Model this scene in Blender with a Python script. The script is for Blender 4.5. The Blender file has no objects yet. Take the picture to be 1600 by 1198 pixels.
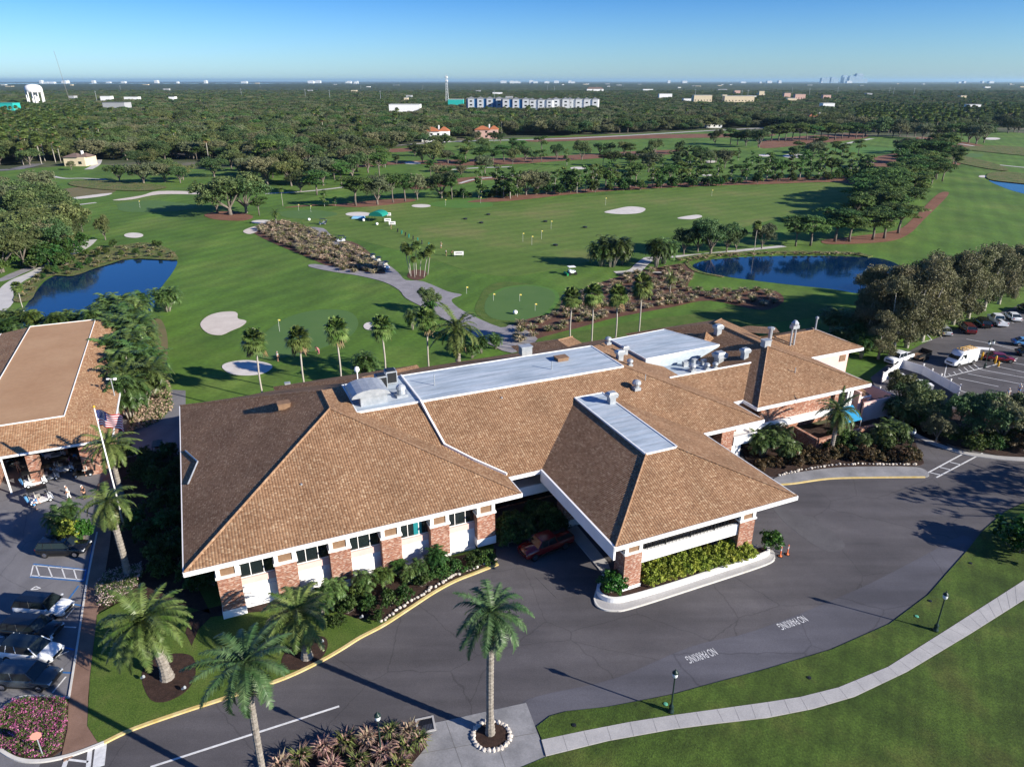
import bpy, bmesh, math, random
import numpy as np
from mathutils import Vector, Matrix
from mathutils.geometry import tessellate_polygon
rnd = random.Random(7); nr = np.random.default_rng(7)
C = bpy.context.scene.collection
sc = bpy.context.scene
# ------------------------------------------------------------------ camera
FP, HC = 1111.0, 44.0
PT = math.atan(472.5/FP); SP, CP = math.sin(PT), math.cos(PT)
cam = bpy.data.cameras.new('camera'); camo = bpy.data.objects.new('camera', cam); C.objects.link(camo)
camo.location = (0, 0, HC); camo.rotation_euler = (math.pi/2-PT, 0, 0)
cam.sensor_width = 36; cam.lens = 36*FP/1600; cam.clip_start = .5; cam.clip_end = 90000
sc.camera = camo
# ------------------------------------------------------------------ light
SUN_EL, SUNV = math.radians(22.5), (0.902, -0.432)
w = bpy.data.worlds.new("World"); sc.world = w; w.use_nodes = True
nt = w.node_tree; bg = nt.nodes['Background']
sky = nt.nodes.new('ShaderNodeTexSky'); sky.sky_type = 'NISHITA'; sky.sun_disc = False
sky.sun_elevation = SUN_EL; sky.sun_rotation = math.atan2(SUNV[0], SUNV[1])
sky.air_density = 1.0; sky.dust_density = 0.35; sky.ozone_density = 3.0; sky.altitude = 0
geo_ = nt.nodes.new('ShaderNodeNewGeometry'); sp_ = nt.nodes.new('ShaderNodeSeparateXYZ'); nt.links.new(geo_.outputs['Incoming'], sp_.inputs[0])
mr_ = nt.nodes.new('ShaderNodeMapRange'); mr_.inputs[1].default_value = 0; mr_.inputs[2].default_value = -.10; nt.links.new(sp_.outputs[2], mr_.inputs[0])
mx_ = nt.nodes.new('ShaderNodeMix'); mx_.data_type = 'RGBA'; mx_.inputs[6].default_value = (.56, .82, 1.20, 1); mx_.inputs[7].default_value = (.20, .47, .90, 1); nt.links.new(mr_.outputs[0], mx_.inputs[0])
ml_ = nt.nodes.new('ShaderNodeMix'); ml_.data_type = 'RGBA'; ml_.blend_type = 'MULTIPLY'; ml_.inputs[0].default_value = 1
nt.links.new(sky.outputs[0], ml_.inputs[6]); nt.links.new(mx_.outputs[2], ml_.inputs[7]); nt.links.new(ml_.outputs[2], bg.inputs[0]); bg.inputs[1].default_value = 0.088
sl = bpy.data.lights.new('sun', 'SUN'); sl.energy = 5.0; sl.angle = math.radians(.5); sl.color = (1, .925, .80)
so = bpy.data.objects.new('sun', sl); C.objects.link(so)
so.rotation_euler = Vector((SUNV[0]*math.cos(SUN_EL), SUNV[1]*math.cos(SUN_EL), math.sin(SUN_EL))).to_track_quat('Z', 'Y').to_euler()
sc.view_settings.view_transform = 'Standard'; sc.view_settings.look = 'None'
sc.view_settings.exposure = 0.95; sc.view_settings.gamma = 1
sc.cycles.max_bounces = 6; sc.cycles.diffuse_bounces = 2; sc.cycles.glossy_bounces = 2
sc.cycles.transmission_bounces = 2; sc.cycles.volume_bounces = 0; sc.cycles.transparent_max_bounces = 4

# ------------------------------------------------------------------ geometry of the place: pixel of the photograph -> point on a level
def G(px, py, z=0.):
    a = (px-800)/FP; b = -(py-599)/FP
    zz = -SP+b*CP; t = (z-HC)/zz
    return (a*t, (CP+b*SP)*t)
TH = math.radians(23.7); CT, ST = math.cos(TH), math.sin(TH)     # the clubhouse stands turned by this angle
def L(px, py, z=0.):
    x, y = G(px, py, z); return (x*CT+y*ST, -x*ST+y*CT)
def LP(px, py, a, bu, bv):                                        # on the roof plane z = a + bu*u + bv*v
    lo, hi = 3.0, 14.0
    for _ in range(40):
        z = (lo+hi)/2; u, v = L(px, py, z)
        if z > a+bu*u+bv*v: hi = z
        else: lo = z
    return (u, v, z)
def W(u, v): return (u*CT-v*ST, u*ST+v*CT)
def hgt(px, pyb, pyt):                                            # height of an upright thing from its base and top rows
    y = G(px, pyb)[1]; b = (pyt-599)/FP
    return HC-y*math.tan(PT+math.atan(b))

# ------------------------------------------------------------------ materials
MATS = {}
def newmat(name):
    m = bpy.data.materials.new(name); m.use_nodes = True; MATS[name] = m
    return m, m.node_tree.nodes, m.node_tree.links, m.node_tree.nodes['Principled BSDF']
def col4(c): return (c[0], c[1], c[2], 1)
def ramp(N, cols, pos=None):
    r = N.new('ShaderNodeValToRGB'); e = r.color_ramp.elements
    while len(e) < len(cols): e.new(.5)
    for i, c in enumerate(cols):
        e[i].position = pos[i] if pos else .3+.4*i/max(1, len(cols)-1)
        e[i].color = col4(c)
    return r
def mat(name, cols, scale=1., detail=4, rough=.85, bump=0, bscale=8., bdist=.05, metal=0, spec=.3, coord='Object', stretch=(1, 1, 1), fine=0, fscale=20, pos=None, rotz=0):
    m, N, K, b = newmat(name)
    b.inputs['Roughness'].default_value = rough; b.inputs['Metallic'].default_value = metal
    b.inputs['Specular IOR Level'].default_value = spec
    if len(cols) == 1 and not bump:
        b.inputs['Base Color'].default_value = col4(cols[0]); return m
    tc = N.new('ShaderNodeTexCoord'); mp = N.new('ShaderNodeMapping')
    K.new(tc.outputs[coord], mp.inputs[0]); mp.inputs['Scale'].default_value = stretch; mp.inputs['Rotation'].default_value = (0, 0, rotz)
    if len(cols) > 1:
        n = N.new('ShaderNodeTexNoise'); n.inputs['Scale'].default_value = scale; n.inputs['Detail'].default_value = detail
        n.inputs['Roughness'].default_value = .62
        K.new(mp.outputs[0], n.inputs[0]); r = ramp(N, cols, pos); K.new(n.outputs[0], r.inputs[0]); out = r.outputs[0]
        if fine:
            n2 = N.new('ShaderNodeTexNoise'); n2.inputs['Scale'].default_value = fscale; n2.inputs['Detail'].default_value = 3
            K.new(mp.outputs[0], n2.inputs[0])
            mr = N.new('ShaderNodeMapRange'); mr.inputs[1].default_value = .25; mr.inputs[2].default_value = .75
            mr.inputs[3].default_value = 1-fine; mr.inputs[4].default_value = 1+fine; K.new(n2.outputs[0], mr.inputs[0])
            mx = N.new('ShaderNodeVectorMath'); mx.operation = 'SCALE'; K.new(out, mx.inputs[0]); K.new(mr.outputs[0], mx.inputs['Scale']); out = mx.outputs[0]
        K.new(out, b.inputs['Base Color'])
    else: b.inputs['Base Color'].default_value = col4(cols[0])
    if bump:
        n3 = N.new('ShaderNodeTexNoise'); n3.inputs['Scale'].default_value = bscale; n3.inputs['Detail'].default_value = 4
        K.new(mp.outputs[0], n3.inputs[0]); bp = N.new('ShaderNodeBump'); bp.inputs['Strength'].default_value = bump; bp.inputs['Distance'].default_value = bdist
        K.new(n3.outputs[0], bp.inputs['Height']); K.new(bp.outputs[0], b.inputs['Normal'])
    return m
def foliage(name, c1, c2, rand=.35, scale=.35, trans=.18, rough=.6):
    m, N, K, b = newmat(name)
    tc = N.new('ShaderNodeTexCoord'); n = N.new('ShaderNodeTexNoise'); n.inputs['Scale'].default_value = scale; n.inputs['Detail'].default_value = 3
    K.new(tc.outputs['Object'], n.inputs[0]); r = ramp(N, [c1, c2], [.35, .65]); K.new(n.outputs[0], r.inputs[0])
    geo = N.new('ShaderNodeNewGeometry'); oi = N.new('ShaderNodeObjectInfo')
    h = N.new('ShaderNodeHueSaturation'); K.new(r.outputs[0], h.inputs['Color'])
    a = N.new('ShaderNodeMapRange'); a.inputs[3].default_value = 1-rand; a.inputs[4].default_value = 1+rand; K.new(oi.outputs['Random'], a.inputs[0])
    a2 = N.new('ShaderNodeMapRange'); a2.inputs[3].default_value = .7; a2.inputs[4].default_value = 1.35; K.new(geo.outputs['Random Per Island'], a2.inputs[0])
    mu = N.new('ShaderNodeMath'); mu.operation = 'MULTIPLY'; K.new(a.outputs[0], mu.inputs[0]); K.new(a2.outputs[0], mu.inputs[1]); K.new(mu.outputs[0], h.inputs['Value'])
    f = N.new('ShaderNodeMath'); f.operation = 'MULTIPLY_ADD'; f.inputs[1].default_value = 7.31; f.inputs[2].default_value = 0; K.new(oi.outputs['Random'], f.inputs[0])
    fr = N.new('ShaderNodeMath'); fr.operation = 'FRACT'; K.new(f.outputs[0], fr.inputs[0])
    a3 = N.new('ShaderNodeMapRange'); a3.inputs[3].default_value = .5-.045*rand/.35; a3.inputs[4].default_value = .5+.03*rand/.35; K.new(fr.outputs[0], a3.inputs[0]); K.new(a3.outputs[0], h.inputs['Hue'])
    K.new(h.outputs[0], b.inputs['Base Color']); b.inputs['Roughness'].default_value = rough; b.inputs['Specular IOR Level'].default_value = .25
    if trans:
        t = N.new('ShaderNodeBsdfTranslucent'); K.new(h.outputs[0], t.inputs[0]); ms = N.new('ShaderNodeMixShader'); ms.inputs[0].default_value = trans
        K.new(b.outputs[0], ms.inputs[1]); K.new(t.outputs[0], ms.inputs[2]); K.new(ms.outputs[0], N['Material Output'].inputs[0])
    return m
def bricks(name, cols, bw, bh, mortar, mcol, rough=.9, bump=.3, offset=.5, wave=0, speck=0, patch=.12):
    m, N, K, b = newmat(name); b.inputs['Roughness'].default_value = rough; b.inputs['Specular IOR Level'].default_value = .2
    uv = N.new('ShaderNodeUVMap'); uv.uv_map = 'UVMap'
    br = N.new('ShaderNodeTexBrick'); br.inputs['Scale'].default_value = 1; br.inputs['Brick Width'].default_value = bw; br.inputs['Row Height'].default_value = bh
    br.inputs['Mortar Size'].default_value = mortar; br.inputs['Color1'].default_value = (0, 0, 0, 1); br.inputs['Color2'].default_value = (1, 1, 1, 1); br.inputs['Mortar'].default_value = (.5, .5, .5, 1)
    br.offset = offset; K.new(uv.outputs[0], br.inputs[0])
    r = ramp(N, cols, [i/(len(cols)-1) for i in range(len(cols))]); K.new(br.outputs[0], r.inputs[0])
    mx = N.new('ShaderNodeMix'); mx.data_type = 'RGBA'; mx.inputs[7].default_value = col4(mcol); K.new(br.outputs['Fac'], mx.inputs[0]); K.new(r.outputs[0], mx.inputs[6])
    n = N.new('ShaderNodeTexNoise'); n.inputs['Scale'].default_value = .25; n.inputs['Detail'].default_value = 6; K.new(uv.outputs[0], n.inputs[0])
    mr = N.new('ShaderNodeMapRange'); mr.inputs[1].default_value = .3; mr.inputs[2].default_value = .7; mr.inputs[3].default_value = 1-patch; mr.inputs[4].default_value = 1+patch; K.new(n.outputs[0], mr.inputs[0])
    vm = N.new('ShaderNodeVectorMath'); vm.operation = 'SCALE'; K.new(mx.outputs[2], vm.inputs[0]); K.new(mr.outputs[0], vm.inputs['Scale'])
    K.new(vm.outputs[0], b.inputs['Base Color'])
    bp = N.new('ShaderNodeBump'); bp.inputs['Strength'].default_value = bump; bp.inputs['Distance'].default_value = .05
    if wave:
        wv = N.new('ShaderNodeTexWave'); wv.wave_type = 'BANDS'; wv.bands_direction = 'X'; wv.inputs['Scale'].default_value = wave; K.new(uv.outputs[0], wv.inputs[0])
        ad = N.new('ShaderNodeMath'); ad.operation = 'MULTIPLY_ADD'; ad.inputs[1].default_value = .35; K.new(br.outputs['Fac'], ad.inputs[0]); iv = N.new('ShaderNodeMath'); iv.operation = 'MULTIPLY'; iv.inputs[1].default_value = 1
        ad.inputs[1].default_value = -.5; K.new(wv.outputs[1], ad.inputs[2]); K.new(ad.outputs[0], bp.inputs['Height'])
    else:
        iv = N.new('ShaderNodeMath'); iv.operation = 'SUBTRACT'; iv.inputs[0].default_value = 1; K.new(br.outputs['Fac'], iv.inputs[1]); K.new(iv.outputs[0], bp.inputs['Height'])
    K.new(bp.outputs[0], b.inputs['Normal'])
    return m
S = lambda h: tuple((int(h[i:i+2], 16)/255)**2.2 for i in (0, 2, 4))

mat('forest_floor', [(.03, .045, .018), (.06, .075, .03), (.16, .14, .11)], .03, 6, 1)
mat('fairway', [(.048, .105, .010), (.070, .140, .015), (.110, .162, .028)], .035, 7, .95, bump=.5, bscale=.06, bdist=1.6, fine=.22, fscale=1.3, pos=[.32, .5, .72])
mat('rough_dry', [(.11, .11, .045), (.17, .13, .065)], .2, 5, .95)
mat('range_grass', [(.066, .125, .014), (.096, .152, .024), (.175, .165, .055)], .03, 7, .95, fine=.15, fscale=.6, pos=[.33, .52, .75])
mat('green_turf', [(.062, .13, .030), (.078, .145, .036)], .2, 5, .9, fine=.06)
mat('collar_turf', [(.06, .15, .02), (.08, .17, .028)], .3, 4, .9)
mat('lawn', [(.036, .066, .008), (.052, .088, .012), (.082, .095, .020)], .16, 7, .95, bump=.6, bscale=9, bdist=.06, fine=.42, fscale=6.5, pos=[.36, .52, .72])
mat('lawn_lush', [(.046, .088, .010), (.070, .115, .016), (.095, .125, .026)], .5, 6, .95, bump=.6, bscale=12, bdist=.06, fine=.42, fscale=8)
mat('mulch', [(.022, .012, .009), (.055, .030, .022)], 3, 8, 1, bump=.8, bscale=14, fine=.5, fscale=18)
mat('mulch_red', [(.075, .035, .024), (.13, .062, .040)], .5, 8, 1, fine=.3, fscale=5)
mat('pine_straw', [(.13, .055, .032), (.21, .10, .06)], .12, 8, 1, fine=.25, fscale=2)
mat('sand', [(.50, .46, .42), (.62, .58, .54)], .4, 6, 1, bump=.3, bscale=2)
mat('sand_pink', [(.48, .42, .37), (.58, .52, .46)], .4, 6, 1)
mat('asphalt', [(.066, .062, .067), (.086, .080, .085), (.112, .104, .108)], .12, 8, .9, bump=.25, bscale=30, bdist=.01, fine=.22, fscale=14, pos=[.3, .52, .75])
mat('asphalt_patch', [(.080, .079, .094), (.10, .098, .114)], .2, 7, .9, fine=.16, fscale=12)
mat('asphalt_light', [(.13, .128, .14), (.19, .185, .195)], .15, 7, .9, fine=.14, fscale=12)
mat('asphalt_worn', [(.08, .076, .08), (.11, .105, .11)], .4, 8, .9, fine=.2, fscale=12)
mat('concrete', [(.33, .32, .315), (.43, .415, .40)], .5, 7, .9, fine=.12, fscale=10)
mat('concrete_stained', [(.16, .16, .165), (.30, .295, .30)], .45, 8, .9, fine=.14, fscale=9)
mat('joint', [(.16, .155, .15)], rough=1)
mat('path_paving', [(.19, .18, .19), (.29, .275, .285)], .35, 8, .9, fine=.15, fscale=5)
mat('path_pale', [(.42, .40, .38), (.52, .50, .47)], .5, 5, .9)
mat('brown_pavers', [(.17, .10, .07), (.25, .155, .115)], .5, 7, .85, fine=.15, fscale=10)
mat('kerb_yellow', [(.50, .36, .11), (.62, .50, .26)], 1.5, 6, .85)
mat('kerb_white', [(.5, .48, .44), (.62, .6, .56)], 1.5, 5, .85)
mat('paint_white', [(.50, .50, .50), (.70, .70, .70)], 2.5, 6, .8)
mat('paint_blue', [(.02, .10, .28), (.04, .17, .42)], 2, 4, .8)
mat('paint_blue_pale', [(.30, .42, .55)], rough=.8)
mat('water', [(.001, .016, .055)], rough=.07, bump=.12, bscale=.8, bdist=.1, spec=.5)
mat('reeds', [(.05, .095, .015), (.11, .13, .035), (.17, .12, .06)], .22, 6, 1, bump=1, bscale=2, bdist=.5, fine=.35, fscale=3)
T1 = [(.185, .098, .052), (.25, .142, .078), (.31, .185, .105), (.22, .122, .068), (.40, .27, .165)]
bricks('roof_tile', T1, .26, .17, .012, (.15, .082, .046), bump=.62, offset=.0, wave=1.21, patch=.14)
bricks('annex_tile', [(.24, .12, .06), (.33, .18, .095), (.42, .26, .15), (.30, .16, .08), (.50, .34, .20)], .26, .17, .012, (.15, .08, .045), bump=.5, offset=0, wave=1.21)
bricks('brick', [(.22, .07, .04), (.31, .115, .065), (.16, .055, .035), (.38, .20, .13), (.26, .09, .05), (.50, .38, .31), (.29, .10, .055)], .22, .085, .008, (.34, .27, .22), bump=.4, patch=.15)
mat('ridge_tile', [(.20, .115, .062), (.28, .165, .095), (.38, .26, .17)], 2.5, 3, .9, bump=.5, bscale=4)
mat('annex_deck', [(.35, .20, .105), (.42, .26, .145)], .15, 6, .9, fine=.06, fscale=2)
mat('roof_metal', [(.26, .32, .38), (.37, .43, .49), (.48, .52, .57)], .5, 8, .75, metal=0, spec=.3, stretch=(.35, 2.2, 1), fine=.12, fscale=5)
mat('galvanized', [(.28, .31, .34), (.46, .48, .50)], 1.5, 6, .5, metal=.35, spec=.4)
mat('white_stucco', [(.72, .72, .71), (.80, .80, .79)], .8, 6, .8)
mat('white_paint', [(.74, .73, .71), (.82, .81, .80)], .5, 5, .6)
mat('pink_stucco', [(.62, .42, .38), (.68, .48, .44)], .8, 5, .85)
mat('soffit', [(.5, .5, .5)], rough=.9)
mat('glass_dark', [(.012, .018, .02)], rough=.08, spec=.7)
mat('glass_teal', [(.02, .20, .22)], rough=.15, spec=.6)
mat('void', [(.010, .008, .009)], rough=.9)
mat('brown_panel', [(.17, .10, .06), (.24, .15, .09)], 2, 4, .8)
mat('black_metal', [(.012, .013, .014)], rough=.45, spec=.5)
mat('dark_green_metal', [(.012, .03, .025)], rough=.4)
mat('lamp_glass', [(.62, .66, .68)], rough=.25)
mat('rubber', [(.012, .012, .012)], rough=.85)
mat('chrome', [(.6, .6, .62)], rough=.22, metal=1)
mat('headlight', [(.55, .58, .62)], rough=.1, spec=.8)
mat('taillight', [(.35, .01, .01)], rough=.2)
mat('trunk_palm', [(.15, .13, .11), (.30, .27, .235)], 2.2, 6, .95, bump=1, bscale=7, bdist=.08, stretch=(1, 1, 2.2))
mat('trunk_pale', [(.30, .275, .235), (.42, .39, .34)], 1.2, 5, .9, bump=.3, bscale=5)
mat('bark', [(.10, .085, .07), (.22, .19, .16)], 1.6, 6, .95, bump=.8, bscale=5, bdist=.08, stretch=(1, 1, .35))
foliage('oak_leaf', (.042, .080, .024), (.10, .135, .048), .42)
foliage('oak_grey', (.085, .105, .048), (.155, .165, .085), .36)
foliage('pine_leaf', (.045, .10, .022), (.10, .165, .042), .34)
foliage('mela_leaf', (.085, .10, .040), (.18, .175, .09), .25, .6)
foliage('shrub_leaf', (.022, .060, .012), (.060, .11, .022), .35, 1.2)
foliage('hedge_lime', (.15, .21, .022), (.30, .33, .05), .12, 1.4)
foliage('hedge_glossy', (.018, .075, .010), (.05, .13, .02), .12, 1.2, rough=.35)
foliage('croton_leaf', (.045, .035, .014), (.10, .06, .022), .2, 1.5)
foliage('date_frond', (.045, .085, .018), (.12, .155, .045), .16, .8, .1, .42)
foliage('date_silver', (.035, .075, .025), (.09, .135, .055), .12, .8, .1, .42)
foliage('fan_frond', (.055, .105, .022), (.15, .20, .06), .16, .8, .12, .4)
foliage('dry_frond', (.16, .11, .05), (.28, .20, .10), .15, 1)
foliage('areca_frond', (.035, .075, .018), (.10, .15, .045), .22, .7, .15, .4)
foliage('tuft_tan', (.30, .235, .155), (.48, .385, .26), .22, 1)
foliage('tuft_green', (.07, .095, .025), (.15, .16, .05), .22, 1)
foliage('tuft_plume', (.22, .13, .10), (.36, .24, .19), .2, 1)
foliage('petal_pink', (.36, .07, .17), (.50, .17, .30), .1, 2)
foliage('petal_pale', (.45, .30, .30), (.62, .52, .48), .1, 2)
foliage('ground_leaf', (.05, .09, .02), (.10, .14, .04), .1, 2)
def paint(name, c, rough=.25, metal=0):
    if name in MATS: return name
    m, N, K, b = newmat(name); b.inputs['Base Color'].default_value = col4(c); b.inputs['Roughness'].default_value = rough
    b.inputs['Metallic'].default_value = metal; b.inputs['Coat Weight'].default_value = .5; b.inputs['Coat Roughness'].default_value = .08
    return name
def cloth(name, c):
    if name not in MATS: mat(name, [tuple(x*.85 for x in c), c], 6, 3, .9)
    return name

def inject(name, kind, **k):
    m = MATS[name]; N, K = m.node_tree.nodes, m.node_tree.links; b = N['Principled BSDF']; src = b.inputs['Base Color'].links[0].from_socket
    tc = N.new('ShaderNodeTexCoord'); mr = N.new('ShaderNodeMapRange'); mp = N.new('ShaderNodeMapping'); K.new(tc.outputs['Object'], mp.inputs[0]); mp.inputs['Rotation'].default_value = (0, 0, k.get('rot', 0))
    if kind == 'stripes':
        w1 = N.new('ShaderNodeTexWave'); w1.inputs['Scale'].default_value = k['scale']; w1.inputs['Distortion'].default_value = k['dist']; w1.inputs['Detail'].default_value = 2; w1.inputs['Detail Scale'].default_value = .3; K.new(mp.outputs[0], w1.inputs[0]); K.new(w1.outputs[1], mr.inputs[0]); mr.inputs[1].default_value = .2; mr.inputs[2].default_value = .8
    elif kind == 'cracks':
        nz = N.new('ShaderNodeTexNoise'); nz.inputs['Scale'].default_value = .8; nz.inputs['Detail'].default_value = 6; K.new(mp.outputs[0], nz.inputs[0]); ad = N.new('ShaderNodeMix'); ad.data_type = 'VECTOR'; ad.inputs[0].default_value = .35; K.new(mp.outputs[0], ad.inputs[4]); K.new(nz.outputs[1], ad.inputs[5])
        v1 = N.new('ShaderNodeTexVoronoi'); v1.feature = 'DISTANCE_TO_EDGE'; v1.inputs['Scale'].default_value = k['scale']; K.new(ad.outputs[1], v1.inputs[0]); K.new(v1.outputs[0], mr.inputs[0]); mr.inputs[1].default_value = 0; mr.inputs[2].default_value = k['w']
    else:
        mp.inputs['Scale'].default_value = k['st']; n1 = N.new('ShaderNodeTexNoise'); n1.inputs['Scale'].default_value = k['scale']; n1.inputs['Detail'].default_value = 5; K.new(mp.outputs[0], n1.inputs[0]); K.new(n1.outputs[0], mr.inputs[0]); mr.inputs[1].default_value = .35; mr.inputs[2].default_value = .65
    mr.inputs[3].default_value = k['lo']; mr.inputs[4].default_value = k['hi']
    sc2 = N.new('ShaderNodeVectorMath'); sc2.operation = 'SCALE'; K.new(src, sc2.inputs[0]); K.new(mr.outputs[0], sc2.inputs['Scale']); K.new(sc2.outputs[0], b.inputs['Base Color'])
inject('fairway', 'stripes', scale=.055, dist=5, rot=.5, lo=.93, hi=1.07); inject('range_grass', 'stripes', scale=.05, dist=3, rot=1.0, lo=.94, hi=1.06); inject('fairway', 'streak', st=(1, .25, 1), scale=.09, rot=.3, lo=.84, hi=1.14)
inject('lawn', 'streak', st=(1, 1, 1), scale=.35, lo=.72, hi=1.22); inject('lawn', 'stripes', scale=.28, dist=2, rot=.5, lo=.93, hi=1.06)
for a_, sc_a in (('asphalt', .16), ('asphalt_patch', .12)):
    inject(a_, 'cracks', scale=sc_a, w=.006, lo=.70, hi=1); inject(a_, 'streak', st=(.12, 1, 1), rot=-.41, scale=.5, lo=.82, hi=1.16); inject(a_, 'streak', st=(1, 1, 1), scale=.07, lo=.86, hi=1.12)
inject('asphalt_light', 'cracks', scale=.2, w=.008, lo=.75, hi=1); inject('asphalt_light', 'streak', st=(1, .3, 1), scale=.4, lo=.86, hi=1.1)
inject('roof_metal', 'streak', st=(.3, 3, 1), scale=.6, lo=.82, hi=1.12)
inject('sand', 'stripes', scale=1.2, dist=4, lo=.94, hi=1.04)

# ------------------------------------------------------------------ mesh builder
class MB:
    def __init__(s): s.v = []; s.f = []; s.m = []
    def add(s, vs, fs, mi=0):
        o = len(s.v); s.v += [tuple(v) for v in vs]
        for f in fs: s.f.append(tuple(i+o for i in f)); s.m.append(mi)
        return s
    def face(s, pts, mi=0): return s.add(pts, [tuple(range(len(pts)))], mi)
    def box(s, c, d, rz=0, mi=0, top=1.0):
        x, y, z = d[0]/2, d[1]/2, d[2]/2; cr, sr = math.cos(rz), math.sin(rz); vs = []
        for k in (-1, 1):
            t = top if k > 0 else 1
            for a, b in ((-1, -1), (1, -1), (1, 1), (-1, 1)):
                X, Y = a*x*t, b*y*t; vs.append((c[0]+X*cr-Y*sr, c[1]+X*sr+Y*cr, c[2]+k*z))
        return s.add(vs, [(3, 2, 1, 0), (4, 5, 6, 7), (0, 1, 5, 4), (1, 2, 6, 5), (2, 3, 7, 6), (3, 0, 4, 7)], mi)
    def b2(s, u0, u1, v0, v1, z0, z1, mi=0): return s.box(((u0+u1)/2, (v0+v1)/2, (z0+z1)/2), (u1-u0, v1-v0, z1-z0), 0, mi)
    def prism(s, poly, z0, z1, mi=0):
        n = len(poly)
        a = sum(poly[i][0]*poly[(i+1) % n][1]-poly[(i+1) % n][0]*poly[i][1] for i in range(n))
        if a < 0: poly = poly[::-1]
        vs = [(p[0], p[1], z0) for p in poly]+[(p[0], p[1], z1) for p in poly]
        tri = tessellate_polygon([[Vector((p[0], p[1], 0)) for p in poly]])
        up = []
        for t in tri:
            p = [poly[i] for i in t]; ar = (p[1][0]-p[0][0])*(p[2][1]-p[0][1])-(p[2][0]-p[0][0])*(p[1][1]-p[0][1])
            up.append(tuple(t) if ar > 0 else tuple(t[::-1]))
        fs = [tuple(i+n for i in t) for t in up]
        if z1-z0 > .03: fs += [tuple(i for i in t[::-1]) for t in up]
        fs += [(i, (i+1) % n, (i+1) % n+n, i+n) for i in range(n)]
        return s.add(vs, fs, mi)
    def tube(s, pts, r, n=8, mi=0, cap=True):
        pts = [Vector(p) for p in pts]; R = r if isinstance(r, (list, tuple)) else [r]*len(pts); vs = []
        prev = None
        for i, p in enumerate(pts):
            d = (pts[min(i+1, len(pts)-1)]-pts[max(i-1, 0)]).normalized()
            a = prev if prev is not None else (Vector((0, 0, 1)) if abs(d.z) < .9 else Vector((1, 0, 0)))
            x = (a-d*a.dot(d)).normalized(); y = d.cross(x); prev = x
            for k in range(n):
                t = 2*math.pi*k/n; vs.append(p+x*(math.cos(t)*R[i])+y*(math.sin(t)*R[i]))
        fs = [(i*n+k, i*n+(k+1) % n, (i+1)*n+(k+1) % n, (i+1)*n+k) for i in range(len(pts)-1) for k in range(n)]
        if cap: fs += [tuple(range(n))[::-1], tuple(range((len(pts)-1)*n, len(pts)*n))]
        return s.add(vs, fs, mi)
    def lathe(s, prof, n=16, o=(0, 0, 0), mi=0):
        vs = []
        for r, z in prof:
            for k in range(n):
                t = 2*math.pi*k/n; vs.append((o[0]+r*math.cos(t), o[1]+r*math.sin(t), o[2]+z))
        m = len(prof)
        fs = [(i*n+k, i*n+(k+1) % n, (i+1)*n+(k+1) % n, (i+1)*n+k) for i in range(m-1) for k in range(n)]
        fs += [tuple(range(n))[::-1], tuple(range((m-1)*n, m*n))]
        return s.add(vs, fs, mi)
    def loft(s, secs, mi=0):
        n = len(secs[0]); vs = [p for q in secs for p in q]
        fs = [(i*n+k, (i+1)*n+k, (i+1)*n+(k+1) % n, i*n+(k+1) % n) for i in range(len(secs)-1) for k in range(n)]
        fs += [tuple(range(n)), tuple(range((len(secs)-1)*n, len(secs)*n))[::-1]]
        return s.add(vs, fs, mi)
    def build(s, name, mats, parent=None, smooth=False, loc=None):
        if isinstance(mats, str): mats = [mats]
        me = bpy.data.meshes.new(name); me.from_pydata(s.v, [], s.f)
        for m in mats: me.materials.append(MATS[m])
        me.polygons.foreach_set('material_index', s.m)
        uvl = me.uv_layers.new(name='UVMap'); Z = Vector((0, 0, 1))
        for p in me.polygons:
            nn = p.normal; e = Z.cross(nn)
            e = e.normalized() if e.length > 1e-4 else Vector((1, 0, 0)); q = nn.cross(e)
            for li in p.loop_indices:
                c = me.vertices[me.loops[li].vertex_index].co; uvl.data[li].uv = (c.dot(e), c.dot(q))
        if smooth: me.polygons.foreach_set('use_smooth', [True]*len(me.polygons))
        o = bpy.data.objects.new(name, me); C.objects.link(o)
        if parent: o.parent = parent
        if loc: o.location = loc
        return o
def tag(o, label=None, cat=None, group=None, kind=None):
    if label: o['label'] = label
    if cat: o['category'] = cat
    if group: o['group'] = group
    if kind: o['kind'] = kind
    return o
def thing(name, label, cat, loc=(0, 0, 0), rz=0, group=None):
    o = bpy.data.objects.new(name, None); C.objects.link(o); o.location = loc; o.rotation_euler = (0, 0, rz); o.empty_display_size = .1
    return tag(o, label, cat, group)
def dup(root, loc, rz=0, sc_=1., label=None, group=None, cat=None, rx=0):
    r = root.copy(); C.objects.link(r); r.location = loc; r.rotation_euler = (rx, 0, rz)
    r.scale = (sc_, sc_, sc_) if not isinstance(sc_, (tuple, list)) else sc_
    if label: r['label'] = label
    if group: r['group'] = group
    if cat: r['category'] = cat
    for ch in KIDS(root):
        c = ch.copy(); C.objects.link(c); c.parent = r
        KIDMAP.setdefault(r.name, []).append(c)
        for g in KIDS(ch):
            d = g.copy(); C.objects.link(d); d.parent = c; KIDMAP.setdefault(c.name, []).append(d)
    return r
KIDMAP = {}
def KIDS(o): return KIDMAP.get(o.name) or list(o.children)
class Proto:                     # first use moves the prototype itself, later uses copy it
    def __init__(s, root): s.root = root; s.used = False; KIDS_CACHE(root)
    def place(s, loc, rz=0, sc_=1., label=None, group=None, cat=None, rx=0):
        if not s.used:
            s.used = True; r = s.root; r.location = loc; r.rotation_euler = (rx, 0, rz); r.scale = (sc_,)*3 if not isinstance(sc_, (tuple, list)) else sc_
            if label: r['label'] = label
            if group: r['group'] = group
            if cat: r['category'] = cat
            return r
        return dup(s.root, loc, rz, sc_, label, group, cat, rx)
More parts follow.
